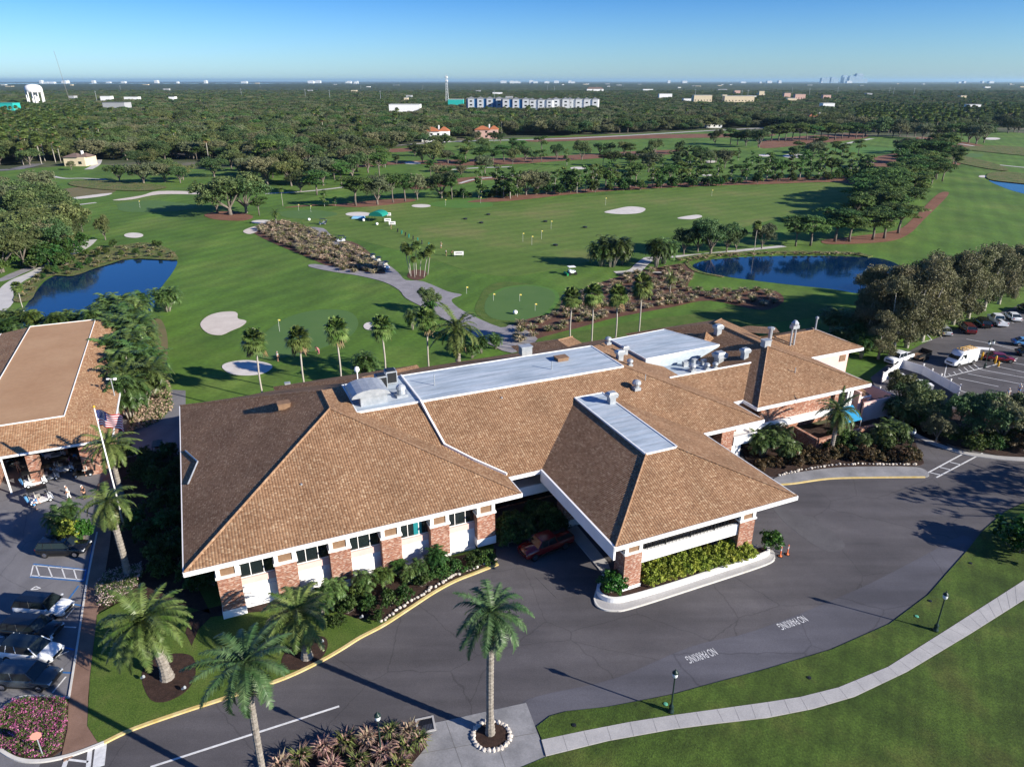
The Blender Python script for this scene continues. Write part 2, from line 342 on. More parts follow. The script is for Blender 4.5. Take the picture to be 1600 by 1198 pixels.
def KIDS_CACHE(o):
    k = list(o.children); KIDMAP[o.name] = k
    for c in k: KIDMAP[c.name] = list(c.children)
def mesh_np(name, verts, faces, mats, midx=None, parent=None, link=True):
    me = bpy.data.meshes.new(name); nf, k = faces.shape
    me.vertices.add(len(verts)); me.vertices.foreach_set('co', np.asarray(verts, np.float32).ravel())
    me.loops.add(nf*k); me.loops.foreach_set('vertex_index', faces.astype(np.int32).ravel())
    me.polygons.add(nf); me.polygons.foreach_set('loop_start', np.arange(0, nf*k, k, dtype=np.int32))
    if isinstance(mats, str): mats = [mats]
    for m in mats: me.materials.append(MATS[m])
    if midx is not None: me.polygons.foreach_set('material_index', np.asarray(midx, np.int32))
    me.update(calc_edges=True)
    o = bpy.data.objects.new(name, me); C.objects.link(o)
    if parent: o.parent = parent
    return o

# ------------------------------------------------------------------ ground sheets
def smooth_poly(p, k=4, closed=True):
    n = len(p); out = []
    rng = range(n) if closed else range(n-1)
    for i in rng:
        if closed: a, b, c, d = p[(i-1) % n], p[i], p[(i+1) % n], p[(i+2) % n]
        else: a, b, c, d = p[max(i-1, 0)], p[i], p[i+1], p[min(i+2, n-1)]
        for j in range(k):
            t = j/k
            out.append(tuple(.5*((2*b[q])+(-a[q]+c[q])*t+(2*a[q]-5*b[q]+4*c[q]-d[q])*t*t+(-a[q]+3*b[q]-3*c[q]+d[q])*t**3) for q in (0, 1)))
    if not closed: out.append(p[-1])
    return out
LEV = [0.0]
def sheet(name, pix, m, z, smooth=True, k=4, kind='structure', label=None):
    p = smooth_poly(pix, k) if smooth else pix
    w_ = [G(*q) for q in p]
    b = MB().prism(w_, z-.012, z)
    o = b.build(name, m); tag(o, label, None, None, kind); return o
def ribbon_pts(pts, wid):
    L1, R1 = [], []
    for i, p in enumerate(pts):
        a = pts[max(i-1, 0)]; b = pts[min(i+1, len(pts)-1)]; d = math.hypot(b[0]-a[0], b[1]-a[1]) or 1
        nx, ny = -(b[1]-a[1])/d, (b[0]-a[0])/d; wd = wid/2
        L1.append((p[0]+nx*wd, p[1]+ny*wd)); R1.append((p[0]-nx*wd, p[1]-ny*wd))
    return L1, R1
def ribbon(b, pts, wid, z0, z1, mi=0):
    A, B = ribbon_pts(pts, wid)
    for i in range(len(pts)-1):
        q = [A[i], B[i], B[i+1], A[i+1]]
        vs = [(x, y, z0) for x, y in q]+[(x, y, z1) for x, y in q]
        b.add(vs, [(4, 5, 6, 7), (0, 1, 5, 4), (2, 3, 7, 6), (1, 2, 6, 5), (3, 0, 4, 7)], mi)
    return b
def path(name, pix, wid, m, z, k=5, smooth=True):
    p = [G(*q) for q in pix]
    if smooth: p = smooth_poly(p, k, False)
    b = MB(); ribbon(b, p, wid, z-.012, z); o = b.build(name, m); o['kind'] = 'structure'; return o
def ell(cx, cy, rx, ry, n=20, j=.0, rot=0):
    out = []
    for i in range(n):
        t = 2*math.pi*i/n; r = 1+j*math.sin(3*t+cx)+j*.6*math.sin(5*t+cy)
        x, y = rx*r*math.cos(t), ry*r*math.sin(t); out.append((cx+x*math.cos(rot)-y*math.sin(rot), cy+x*math.sin(rot)+y*math.cos(rot)))
    return out
def slab(name, pix, m, z0, z1, smooth=True, k=4, label=None):
    p = smooth_poly(pix, k) if smooth else pix
    o = MB().prism([G(*q) for q in p], z0, z1).build(name, m); return tag(o, label, kind='structure')
def kerb(name, pix, m, wid, z1, smooth=True, k=6, z0=0, closed=False):
    p = [G(*q) for q in pix]
    if smooth: p = smooth_poly(p, k, closed)
    if closed: p = p+[p[0]]
    o = ribbon(MB(), p, wid, z0, z1).build(name, m); o['kind'] = 'structure'; return o
g = MB(); rr = [0, 60, 200, 700, 2500, 9000, 42000]
N_ = 48
vs = [(0, 0, -.06)]+[(r*math.cos(2*math.pi*k/N_), r*math.sin(2*math.pi*k/N_), -.06) for r in rr[1:] for k in range(N_)]
fs = [(0, 1+k, 1+(k+1) % N_) for k in range(N_)]+[(1+i*N_+k, 1+(i+1)*N_+k, 1+(i+1)*N_+(k+1) % N_, 1+i*N_+(k+1) % N_) for i in range(len(rr)-2) for k in range(N_)]
g.add(vs, fs).build('ground', 'forest_floor')['kind'] = 'structure'
# the course
FW = [(-900, 640), (-900, 300), (-400, 268), (0, 268), (60, 262), (150, 257), (320, 265), (430, 256), (480, 245), (610, 232), (690, 222), (860, 213), (1000, 209), (1100, 203), (1200, 207), (1340, 212), (1450, 216), (1530, 205), (1600, 208), (1800, 205), (2300, 215), (3200, 420), (3000, 640), (1800, 560), (1330, 600), (1100, 620), (700, 700), (300, 740), (150, 760), (-200, 740)]
sheet('fairway', FW, 'fairway', 0, False)
sheet('driving_range', [(470, 345), (600, 318), (760, 318), (950, 305), (1180, 290), (1350, 287), (1360, 300), (1200, 345), (1100, 370), (960, 400), (820, 430), (740, 425), (660, 400), (560, 375)], 'range_grass', .02)
for i, (p, z) in enumerate([
    ([(1060, 300), (1130, 292), (1230, 296), (1240, 312), (1150, 322), (1080, 318)], .03), ([(1000, 335), (1060, 325), (1120, 330), (1080, 352), (1020, 350)], .03),
    ([(735, 328), (800, 318), (870, 322), (820, 338), (760, 340)], .03),
    ([(80, 300), (130, 292), (180, 296), (165, 304), (110, 308)], .03), ([(233, 505), (252, 500), (262, 530), (258, 570), (240, 560)], .03),
    ([(250, 610), (300, 600), (330, 620), (260, 640)], .03)]):
    if i != 5: sheet('dry_grass', p, 'rough_dry' if i in (3, 4) else 'range_grass', z)
# mown greens
sheet('collar', ell(812, 477, 72, 36, 24, .06), 'lawn_lush', .03); sheet('putting_green', [(757, 478), (765, 462), (790, 450), (830, 446), (862, 453), (871, 466), (860, 484), (845, 497), (810, 501), (775, 499), (760, 490)], 'green_turf', .045)
kerb('green_rim', [(845, 497), (860, 484), (871, 466), (862, 453), (830, 446), (790, 450), (765, 462)], 'collar_turf', .9, .05, z0=.0)
sheet('putting_green', [(395, 545), (420, 515), (455, 494), (500, 484), (545, 487), (560, 505), (545, 527), (500, 545), (450, 558), (410, 560)], 'green_turf', .04)
sheet('putting_green', ell(240, 323, 62, 9, 20, .08), 'green_turf', .04)
sheet('putting_green', ell(722, 319, 50, 6.5, 20, .05), 'collar_turf', .06)
sheet('putting_green', ell(480, 335, 45, 7, 20, .05), 'green_turf', .04)
sheet('putting_green', ell(1350, 235, 60, 5, 20, .05), 'collar_turf', .04)
sheet('putting_green', ell(1500, 243, 40, 3.5, 20, .05), 'green_turf', .04)
sheet('tee_ground', [(1090, 490), (1150, 478), (1260, 472), (1300, 490), (1200, 505), (1120, 512), (1000, 530), (950, 540), (870, 552), (800, 548), (830, 525), (900, 518), (1000, 500)], 'lawn_lush', .03)
# pine straw under the trees
for p in [[(445, 325), (490, 320), (560, 324), (640, 316), (645, 311), (600, 312), (540, 318)],
          [(730, 316), (800, 314), (900, 303), (1000, 296), (1100, 291), (1200, 288), (1300, 285), (1365, 292), (1372, 277), (1290, 276), (1200, 280), (1100, 284), (1000, 289), (880, 299), (780, 308)],
          [(560, 262), (640, 256), (700, 259), (800, 257), (900, 250), (1010, 243), (1070, 240), (1065, 235), (1000, 236), (850, 245), (700, 250), (590, 254)],
          [(575, 240), (650, 236), (665, 231), (610, 233)], [(840, 222), (1000, 217), (1190, 214), (1190, 209), (1000, 211), (840, 217)],
          [(1195, 232), (1290, 223), (1352, 216), (1342, 209), (1240, 214), (1190, 222)],
          [(650, 296), (720, 288), (750, 282), (800, 280), (760, 276), (700, 280), (640, 288)],
          [(1285, 376), (1330, 370), (1400, 360), (1428, 340), (1462, 306), (1478, 300), (1480, 307), (1442, 345), (1420, 366), (1385, 378), (1300, 382)],
          [(1440, 214), (1530, 226), (1540, 232), (1500, 232), (1440, 222)], [(320, 335), (360, 330), (395, 338), (380, 345), (335, 343)],
          [(1360, 260), (1480, 262), (1500, 250), (1440, 238), (1370, 245)]]:
    sheet('pine_straw', p, 'pine_straw', .07)
sheet('mulch_bed', [(795, 512), (820, 500), (870, 486), (882, 466), (930, 445), (975, 430), (1010, 422), (1070, 412), (1085, 425), (1075, 450), (1110, 455), (1200, 452), (1225, 470), (1190, 485), (1110, 470), (1050, 480), (960, 497), (905, 512), (850, 526), (805, 540)], 'mulch_red', .05)
sheet('mulch_bed', [(395, 358), (425, 345), (470, 352), (520, 372), (560, 382), (600, 418), (590, 432), (540, 426), (480, 402), (410, 372)], 'mulch_red', .05)
sheet('mulch_bed', [(636, 432), (645, 422), (665, 424), (664, 434), (650, 438)], 'mulch_red', .06)
# ponds
sheet('pond', [(40, 525), (35, 490), (55, 458), (75, 436), (110, 424), (150, 415), (182, 407), (215, 405), (262, 402), (277, 408), (270, 425), (255, 445), (243, 464), (236, 485), (180, 500), (110, 515)], 'water', .03)
sheet('reed_bank', [(20, 470), (45, 440), (80, 415), (120, 398), (150, 390), (190, 384), (230, 380), (265, 390), (279, 405), (268, 407), (240, 406), (200, 405), (180, 411), (150, 420), (115, 432), (82, 432), (62, 446), (48, 470)], 'reeds', .22)
sheet('pond', [(1083, 414), (1110, 406), (1180, 401), (1270, 400), (1330, 401), (1380, 405), (1410, 420), (1410, 450), (1350, 459), (1300, 452), (1200, 441), (1120, 430), (1092, 422)], 'water', .03)
kerb('reed_bank', [(1060, 406), (1110, 399), (1180, 396), (1270, 395), (1330, 397), (1360, 402)], 'reeds', 2.4, .3)
kerb('reed_bank', [(1072, 410), (1088, 424), (1130, 433)], 'reeds', 1.2, .15)
sheet('pond', [(1545, 281), (1600, 287), (1680, 297), (1750, 330), (1660, 318), (1600, 303), (1570, 294)], 'water', .03)
sheet('reed_bank', [(1545, 281), (1600, 288), (1680, 297), (1700, 288), (1600, 272), (1550, 270)], 'reeds', .3)
sheet('reed_bank', [(1480, 250), (1530, 262), (1575, 268), (1560, 258), (1500, 243), (1470, 238)], 'reeds', .3)
sheet('reed_bank', [(1500, 232), (1560, 240), (1640, 246), (1640, 236), (1560, 228)], 'reeds', .3)
sheet('reed_bank', [(120, 283), (190, 284), (260, 292), (230, 299), (160, 297), (110, 290)], 'reeds', .3)
# sand
for p, m in [([(313, 508), (322, 496), (340, 489), (362, 487), (371, 490), (372, 498), (385, 502), (378, 510), (362, 517), (345, 524), (325, 521)], 'sand_pink'),
             (ell(386, 575, 39, 12, 18, .03), 'sand'), (ell(209, 368, 15, 4, 14), 'sand'), ([(944, 332), (962, 327), (985, 323), (1008, 326), (1000, 333), (970, 335)], 'sand'),
             ([(1058, 341), (1088, 336), (1097, 339), (1080, 343)], 'sand'), (ell(560, 335, 20, 3.4, 14), 'sand'), (ell(658, 322, 15, 2.6, 12), 'sand'), (ell(578, 510, 10, 6, 12), 'sand'),
             ([(380, 361), (398, 354), (408, 356), (400, 363), (388, 366)], 'sand_pink'), (ell(410, 347, 17, 3, 12), 'sand'), (ell(645, 255, 13, 2, 12), 'sand'), (ell(1240, 244, 17, 3, 12), 'sand'),
             (ell(1110, 253, 10, 1.8, 10), 'sand'), (ell(1195, 243, 10, 2, 10), 'sand'), (ell(1550, 217, 13, 1.8, 10), 'sand'), (ell(1536, 276, 7, 1.8, 10), 'sand'), (ell(903, 263, 12, 2, 10), 'sand'),
             (ell(1425, 233, 24, 1.5, 10), 'sand'), ([(176, 313), (220, 306), (248, 299), (310, 300), (316, 304), (250, 304), (205, 312)], 'sand_pink'), ([(115, 309), (172, 302), (165, 306), (125, 311)], 'sand'), (ell(1105, 274, 8, 1.2, 10), 'sand')]:
    sheet('sand_bunker', p, 'pine_straw' if False else m, .08)
# cart paths
sheet('cart_path', [(474, 357), (505, 357), (520, 370), (560, 392), (600, 410), (622, 426), (634, 438), (661, 440), (700, 456), (722, 461), (706, 468), (712, 478), (735, 492), (782, 512), (802, 508), (840, 530), (800, 552), (750, 530), (700, 502), (660, 480), (634, 466), (624, 454), (600, 441), (560, 431), (520, 425), (483, 417), (492, 413), (540, 420), (592, 428), (602, 424), (580, 408), (540, 392), (500, 375)], 'path_paving', .09, k=3)
path('cart_path', [(-60, 520), (2, 480), (8, 458), (25, 440), (60, 424), (100, 402), (130, 386), (142, 375)], 3.4, 'path_pale', .07)
path('cart_path', [(-60, 445), (0, 438), (25, 428), (50, 418)], 3, 'path_paving', .06)
for q, wd in [([(415, 303), (470, 300), (520, 295), (560, 290), (620, 289)], 2.2), ([(83, 327), (110, 322), (150, 317)], 2), ([(75, 274), (100, 279), (130, 279), (167, 281)], 2.2), ([(60, 278), (80, 273)], 2),
              ([(700, 266), (740, 263), (800, 261)], 3), ([(718, 287), (745, 280), (800, 275), (830, 273)], 2), ([(1317, 226), (1340, 221), (1362, 217)], 4), ([(1455, 237), (1478, 231), (1522, 231)], 3.2),
              ([(1437, 216), (1480, 222), (1537, 231)], 3), ([(1010, 404), (1060, 401), (1110, 397), (1165, 391), (1225, 385)], 2.2), ([(962, 427), (990, 424), (1003, 413), (1015, 404)], 3.2), ([(964, 428), (1010, 426), (1040, 426)], 1),
              ([(138, 265), (150, 258), (154, 250)], 4), ([(1560, 258), (1600, 262), (1650, 266)], 3)]:
    path('cart_path', q, wd, 'path_pale', .10)
path('road', [(560, 232), (700, 222), (850, 218), (905, 216), (1000, 211), (1100, 205), (1200, 200)], 7, 'concrete', .12)
path('road', [(-200, 272), (0, 266), (30, 263), (60, 256)], 8, 'asphalt_light', .06)
path('street', [(286, 246), (283, 230), (281, 212), (279, 195), (276, 170), (272, 150)], 12, 'asphalt_light', .06)
sheet('parking_area', [(118, 218), (150, 208), (155, 214), (130, 224)], 'concrete', .06)

# the drive
sheet('driveway', [(-260, 1330), (-100, 1160), (130, 1100), (165, 1110), (270, 960), (700, 830), (850, 720), (1150, 700), (1420, 690), (1700, 640), (2300, 640), (2300, 900), (1700, 850), (1600, 900), (1300, 1030), (1000, 1110), (845, 1180), (840, 1420), (0, 1500)], 'asphalt', .02, False)
sheet('drive_repair', [(838, 1135), (870, 1113), (950, 1104), (1100, 1071), (1250, 1030), (1390, 974), (1450, 930), (1490, 885), (1520, 850), (1500, 838), (1440, 870), (1330, 925), (1180, 985), (1080, 1010), (960, 1060), (850, 1085), (815, 1100)], 'asphalt_patch', .026)
sheet('drive_repair', [(1208, 790), (1240, 800), (1280, 815), (1320, 850), (1300, 862), (1270, 850), (1225, 815)], 'asphalt_worn', .026)
sheet('drive_gutter', [(430, 1177), (525, 1141), (532, 1160), (470, 1182)], 'asphalt_patch', .03, False)
slab('sidewalk', [(846, 1157), (912, 1143), (984, 1129), (1054, 1118), (1120, 1109), (1199, 1098), (1250, 1090), (1310, 1075), (1387, 1043), (1482, 983), (1599, 908), (1680, 860), (1690, 885), (1599, 938), (1517, 990), (1417, 1050), (1335, 1089), (1270, 1108), (1199, 1122), (1120, 1131), (1050, 1140), (950, 1158), (853, 1182)], 'concrete', 0, .13, False)
A_ = [(846, 1157), (912, 1143), (984, 1129), (1054, 1118), (1120, 1109), (1199, 1098), (1250, 1090), (1310, 1075), (1387, 1043), (1482, 983), (1599, 908)]
B_ = [(853, 1182), (920, 1166), (990, 1151), (1062, 1138), (1130, 1129), (1206, 1121), (1262, 1111), (1324, 1093), (1404, 1058), (1508, 996), (1599, 938)]
jm = MB()
for i in range(len(A_)-1):
    a0, a1, b0, b1 = [Vector((*G(*p), 0)) for p in (A_[i], A_[i+1], B_[i], B_[i+1])]
    n_ = max(1, round((a1-a0).length/1.55))
    for j in range(n_):
        p, q = a0.lerp(a1, j/n_), b0.lerp(b1, j/n_); ribbon(jm, [(p.x, p.y), (q.x, q.y)], .022, .128, .1345)
tag(jm.build('sidewalk_joints', 'joint'), kind='structure')
slab('concrete_apron', [(662, 1133), (700, 1125), (822, 1098), (854, 1182), (800, 1204), (700, 1290), (560, 1290)], 'concrete_stained', 0, .06, False)
jm = MB()
for a, b in [((697, 1128), (733, 1230)), ((655, 1178), (838, 1145)), ((760, 1112), (790, 1200))]: ribbon(jm, [G(*a), G(*b)], .05, .05, .066)
tag(jm.build('apron_joints', 'joint'), kind='structure')
drn = thing('storm_drain', 'square metal storm drain grate set in a concrete frame beside the grass bed', 'drain', (*G(665, 1133), .02), math.radians(15))
drn_b = MB(); drn_b.box((0, .62, .05), (1.4, .14, .1)); drn_b.box((0, -.62, .05), (1.4, .14, .1)); drn_b.box((.63, 0, .05), (.14, 1.1, .1)); drn_b.box((-.63, 0, .05), (.14, 1.1, .1)); drn_b.build('frame', 'concrete', drn)
drn_b = MB(); [drn_b.box((-.5+.11*i, 0, .05), (.05, 1.1, .03)) for i in range(10)]; drn_b.build('grate', 'black_metal', drn)
# lawns by the drive
slab('lawn', [(838, 1136), (860, 1119), (885, 1112), (950, 1105), (1050, 1086), (1100, 1072), (1200, 1045), (1300, 1015), (1390, 975), (1450, 930), (1485, 890), (1510, 862), (1532, 833), (1570, 800), (1700, 740), (2400, 720), (2400, 1000), (1690, 858), (1599, 907), (1482, 982), (1387, 1042), (1310, 1074), (1250, 1089), (1199, 1097), (1120, 1108), (1054, 1117), (984, 1128), (912, 1142), (847, 1156)], 'lawn', 0, .10, False)
slab('lawn', [(853, 1183), (950, 1159), (1050, 1141), (1120, 1132), (1199, 1123), (1270, 1109), (1335, 1090), (1417, 1051), (1517, 991), (1599, 939), (1690, 886), (2400, 1001), (2400, 1600), (600, 1600), (700, 1292), (801, 1205)], 'lawn', 0, .10, False)
LK = [(163, 1161), (205, 1141), (270, 1118), (350, 1092), (405, 1074), (452, 1057), (500, 1034), (535, 1014), (562, 997), (600, 977), (640, 951), (680, 925), (712, 908), (745, 895), (778, 882)]
slab('lawn', [(137, 1135), (141, 1060), (148, 1000), (152, 962), (200, 935), (300, 900), (400, 880)]+[(600, 860), (770, 850)]+LK[::-1]+[(153, 1160)], 'lawn_lush', 0, .12, False)
kerb('kerb', LK, 'kerb_yellow', .28, .155)
sheet('mulch_bed', [(225, 1075), (222, 1055), (228, 1040), (240, 1032), (262, 1024), (285, 1022), (302, 1028), (306, 1045), (304, 1062), (290, 1082), (262, 1097), (238, 1096)], 'mulch', .14)
sheet('mulch_bed', [(440, 1035), (448, 1018), (470, 1002), (500, 995), (512, 1003), (508, 1022), (490, 1040), (462, 1048), (445, 1045)], 'mulch', .14)
sheet('mulch_bed', [(300, 1010), (310, 985), (330, 965), (420, 955), (520, 955), (560, 968), (600, 972), (640, 948), (712, 905), (775, 880), (775, 858), (640, 885), (480, 915), (300, 958), (290, 990)], 'mulch', .135, False)
sheet('mulch_bed', [(152, 958), (165, 925), (200, 900), (290, 880), (330, 960), (260, 940), (200, 935)], 'mulch', .135, False)
# west side: shaded garden, brown walk, car park
sheet('garden_bed', [(150, 930), (165, 800), (175, 720), (270, 700), (345, 800), (350, 960), (230, 930)], 'mulch', .03, False)
slab('walkway', [(150, 830), (152, 760), (175, 735), (186, 742), (176, 800), (172, 850), (163, 905), (153, 960), (146, 1010), (138, 1090), (137, 1135), (154, 1161), (120, 1178), (100, 1190), (97, 1180), (106, 1140), (108, 1092), (118, 1030), (130, 950), (138, 900)], 'brown_pavers', 0, .10, False)
kerb('walkway_edge', [(152, 832), (138, 900), (130, 950), (118, 1030), (108, 1092)], 'kerb_white', .16, .13, k=3)
sheet('parking_lot', [(-600, 1300), (-600, 760), (-200, 640), (100, 600), (290, 610), (290, 735), (176, 745), (152, 765), (150, 830), (108, 1093), (60, 1200), (60, 1240), (-200, 1400)], 'asphalt_light', .025, False)
slab('flower_island', [(-60, 1140), (0, 1113), (20, 1096), (42, 1090), (108, 1092), (106, 1130), (98, 1172), (75, 1186), (40, 1188), (15, 1180), (-20, 1160)], 'mulch', 0, .12, False)
kerb('kerb', [(-60, 1140), (-5, 1114), (18, 1097), (42, 1089), (108, 1091)], 'kerb_white', .2, .16)
kerb('kerb', [(163, 1161), (130, 1174), (98, 1184), (60, 1190), (25, 1186), (-10, 1166), (-60, 1140)], 'kerb_white', .25, .16)
pm = MB()
for a, b, wd in [((235, 1198), (530, 1103), .16), ((100, 1198), (104, 1186), .3), ((104, 1186), (138, 1190), .16), ((141, 1170), (138, 1198), .3), ((158, 1163), (154, 1198), .75)]:
    p, q = G(*a), G(*b); ribbon(pm, [p, (p[0]+(q[0]-p[0])*.5, p[1]+(q[1]-p[1])*.5), q], wd, .02, .034)
tag(pm.build('road_marking', 'paint_white'), kind='structure')
pm = MB()
for a, b in [((52, 881), (135, 890)), ((47, 901), (131, 908)), ((108, 935), (123, 915)), ((131, 908), (135, 890)), ((116, 944), (128, 946)), ((100, 1011), (116, 1015)), ((92, 1050), (112, 1051)), ((145, 850), (128, 960)), ((128, 960), (112, 1070))]:
    ribbon(pm, [G(*a), G(*b)], .16, .025, .034)
tag(pm.build('bay_marking', 'paint_blue'), kind='structure')
pm = MB()
for a, b in [((52, 883), (48, 900)), ((56, 883), (62, 901)), ((75, 885), (82, 902)), ((96, 886), (102, 903)), ((115, 889), (120, 905)), ((52, 883), (134, 891)), ((48, 899), (131, 906)), ((48, 921), (56, 916)), ((56, 916), (63, 919)), ((49, 921), (60, 920)), ((82, 1082), (103, 1057)), ((88, 1025), (108, 1017)), ((99, 979), (119, 980)), ((103, 965), (116, 950)), ((0, 995), (5, 995))]:
    ribbon(pm, [G(*a), G(*b)], .11, .025, .038)
tag(pm.build('bay_marking', 'paint_white'), kind='structure')
# portico island and east walk
slab('portico_island', [(940, 912), (928, 935), (934, 950), (958, 955), (985, 952), (1100, 915), (1196, 882), (1210, 872), (1208, 862), (1195, 858), (1150, 850), (1000, 880)], 'concrete', 0, .14)
kerb('kerb', [(932, 925), (929, 938), (938, 951), (960, 955), (990, 950), (1100, 915), (1196, 883), (1210, 872)], 'kerb_white', .14, .16)
slab('portico_walk', [(885, 830), (900, 820), (950, 880), (955, 895), (940, 895), (915, 865)], 'concrete', 0, .12, False)
slab('portico_terrace', [(835, 900), (870, 935), (925, 925), (930, 905), (900, 890)], 'asphalt', 0, .03, False)
slab('sidewalk', [(1215, 757), (1210, 748), (1240, 740), (1290, 733), (1340, 730), (1420, 730), (1445, 735), (1450, 745), (1420, 746), (1340, 746), (1290, 748), (1240, 755)], 'concrete_stained', 0, .13)
kerb('kerb', [(1212, 758), (1240, 756), (1290, 749), (1340, 747), (1445, 746)], 'kerb_yellow', .2, .15)
slab('garden_bed', [(1160, 700), (1200, 690), (1300, 660), (1400, 660), (1440, 715), (1430, 728), (1340, 729), (1290, 732), (1215, 745), (1180, 735)], 'mulch', 0, .12)
pm = MB()
for a, b in [((1447, 740), (1510, 706)), ((1463, 746), (1535, 708)), ((1452, 738), (1470, 742)), ((1468, 730), (1486, 734)), ((1484, 722), (1502, 726))]: ribbon(pm, [G(*a), G(*b)], .16, .02, .036)
tag(pm.build('crosswalk', 'paint_white'), kind='structure')
slab('garden_bed', [(1365, 640), (1380, 635), (1480, 695), (1480, 702), (1450, 692), (1370, 655)], 'mulch', 0, .10, False)
slab('garden_bed', [(1385, 640), (1500, 640), (1700, 650), (1700, 720), (1560, 712), (1500, 700), (1440, 680)], 'mulch', 0, .10, False)
kerb('kerb', [(1340, 620), (1380, 645), (1430, 680), (1490, 704), (1530, 712), (1600, 718), (1700, 716)], 'concrete', .9, .13)
sheet('side_lane', [(1330, 640), (1360, 620), (1500, 700), (1440, 740), (1400, 700)], 'asphalt', .024, False)
sheet('parking_lot', [(1370, 610), (1360, 590), (1400, 560), (1440, 538), (1500, 512), (1600, 474), (1900, 400), (2200, 520), (1900, 660), (1620, 700), (1500, 690), (1440, 640)], 'asphalt', .03, False)
pm = MB()
for a, b in [((1477, 587), (1475, 591)), ((1474, 590), (1540, 574)), ((1540, 574), (1590, 560)), ((1480, 567), (1475, 590)), ((1482, 584), (1486, 588)), ((1490, 581), (1495, 586)), ((1498, 577), (1505, 583)), ((1506, 574), (1514, 581)), ((1513, 571), (1522, 578)), ((1520, 568), (1530, 576)),
             ((1497, 591), (1560, 604)), ((1512, 584), (1600, 601)), ((1530, 577), (1610, 592)), ((1550, 571), (1640, 590)), ((1560, 563), (1640, 577)), ((1540, 535), (1640, 560)), ((1510, 530), (1640, 553)), ((1478, 603), (1530, 620)),
             ((1447, 521), (1456, 531)), ((1456, 531), (1440, 535)), ((1464, 520), (1472, 528)), ((1481, 517), (1489, 524)), ((1500, 516), (1505, 520)), ((1527, 507), (1537, 514)), ((1546, 506), (1554, 511)), ((1571, 500), (1584, 505)), ((1595, 499), (1605, 503))]:
    ribbon(pm, [G(*a), G(*b)], .13, .03, .042)
tag(pm.build('bay_marking', 'paint_white'), kind='structure')
def ground_text(txt, a, b, size, sx):
    cu = bpy.data.curves.new('t', 'FONT'); cu.body = txt; cu.size = size; cu.extrude = .003; cu.align_x = 'LEFT'
    o = bpy.data.objects.new('t', cu); C.objects.link(o); dg = bpy.context.evaluated_depsgraph_get(); me = bpy.data.meshes.new_from_object(o.evaluated_get(dg))
    bpy.data.objects.remove(o); me.materials.clear(); me.materials.append(MATS['paint_white'])
    xs = [v.co.x for v in me.vertices]; wd = max(xs)-min(xs)
    p, q = G(*a), G(*b); ang = math.atan2(q[1]-p[1], q[0]-p[0]); ln = math.hypot(q[0]-p[0], q[1]-p[1])
    m = bpy.data.objects.new('painted_words', me); C.objects.link(m); m.location = (p[0], p[1], .036); m.rotation_euler = (0, 0, ang); m.scale = (ln/wd, sx, 1); m['kind'] = 'structure'
ground_text('NO PARKING', (1114, 1012), (1070, 1026), 1.0, 1.15)
ground_text('NO PARKING', (1254, 961), (1213, 975), 1.0, 1.15)
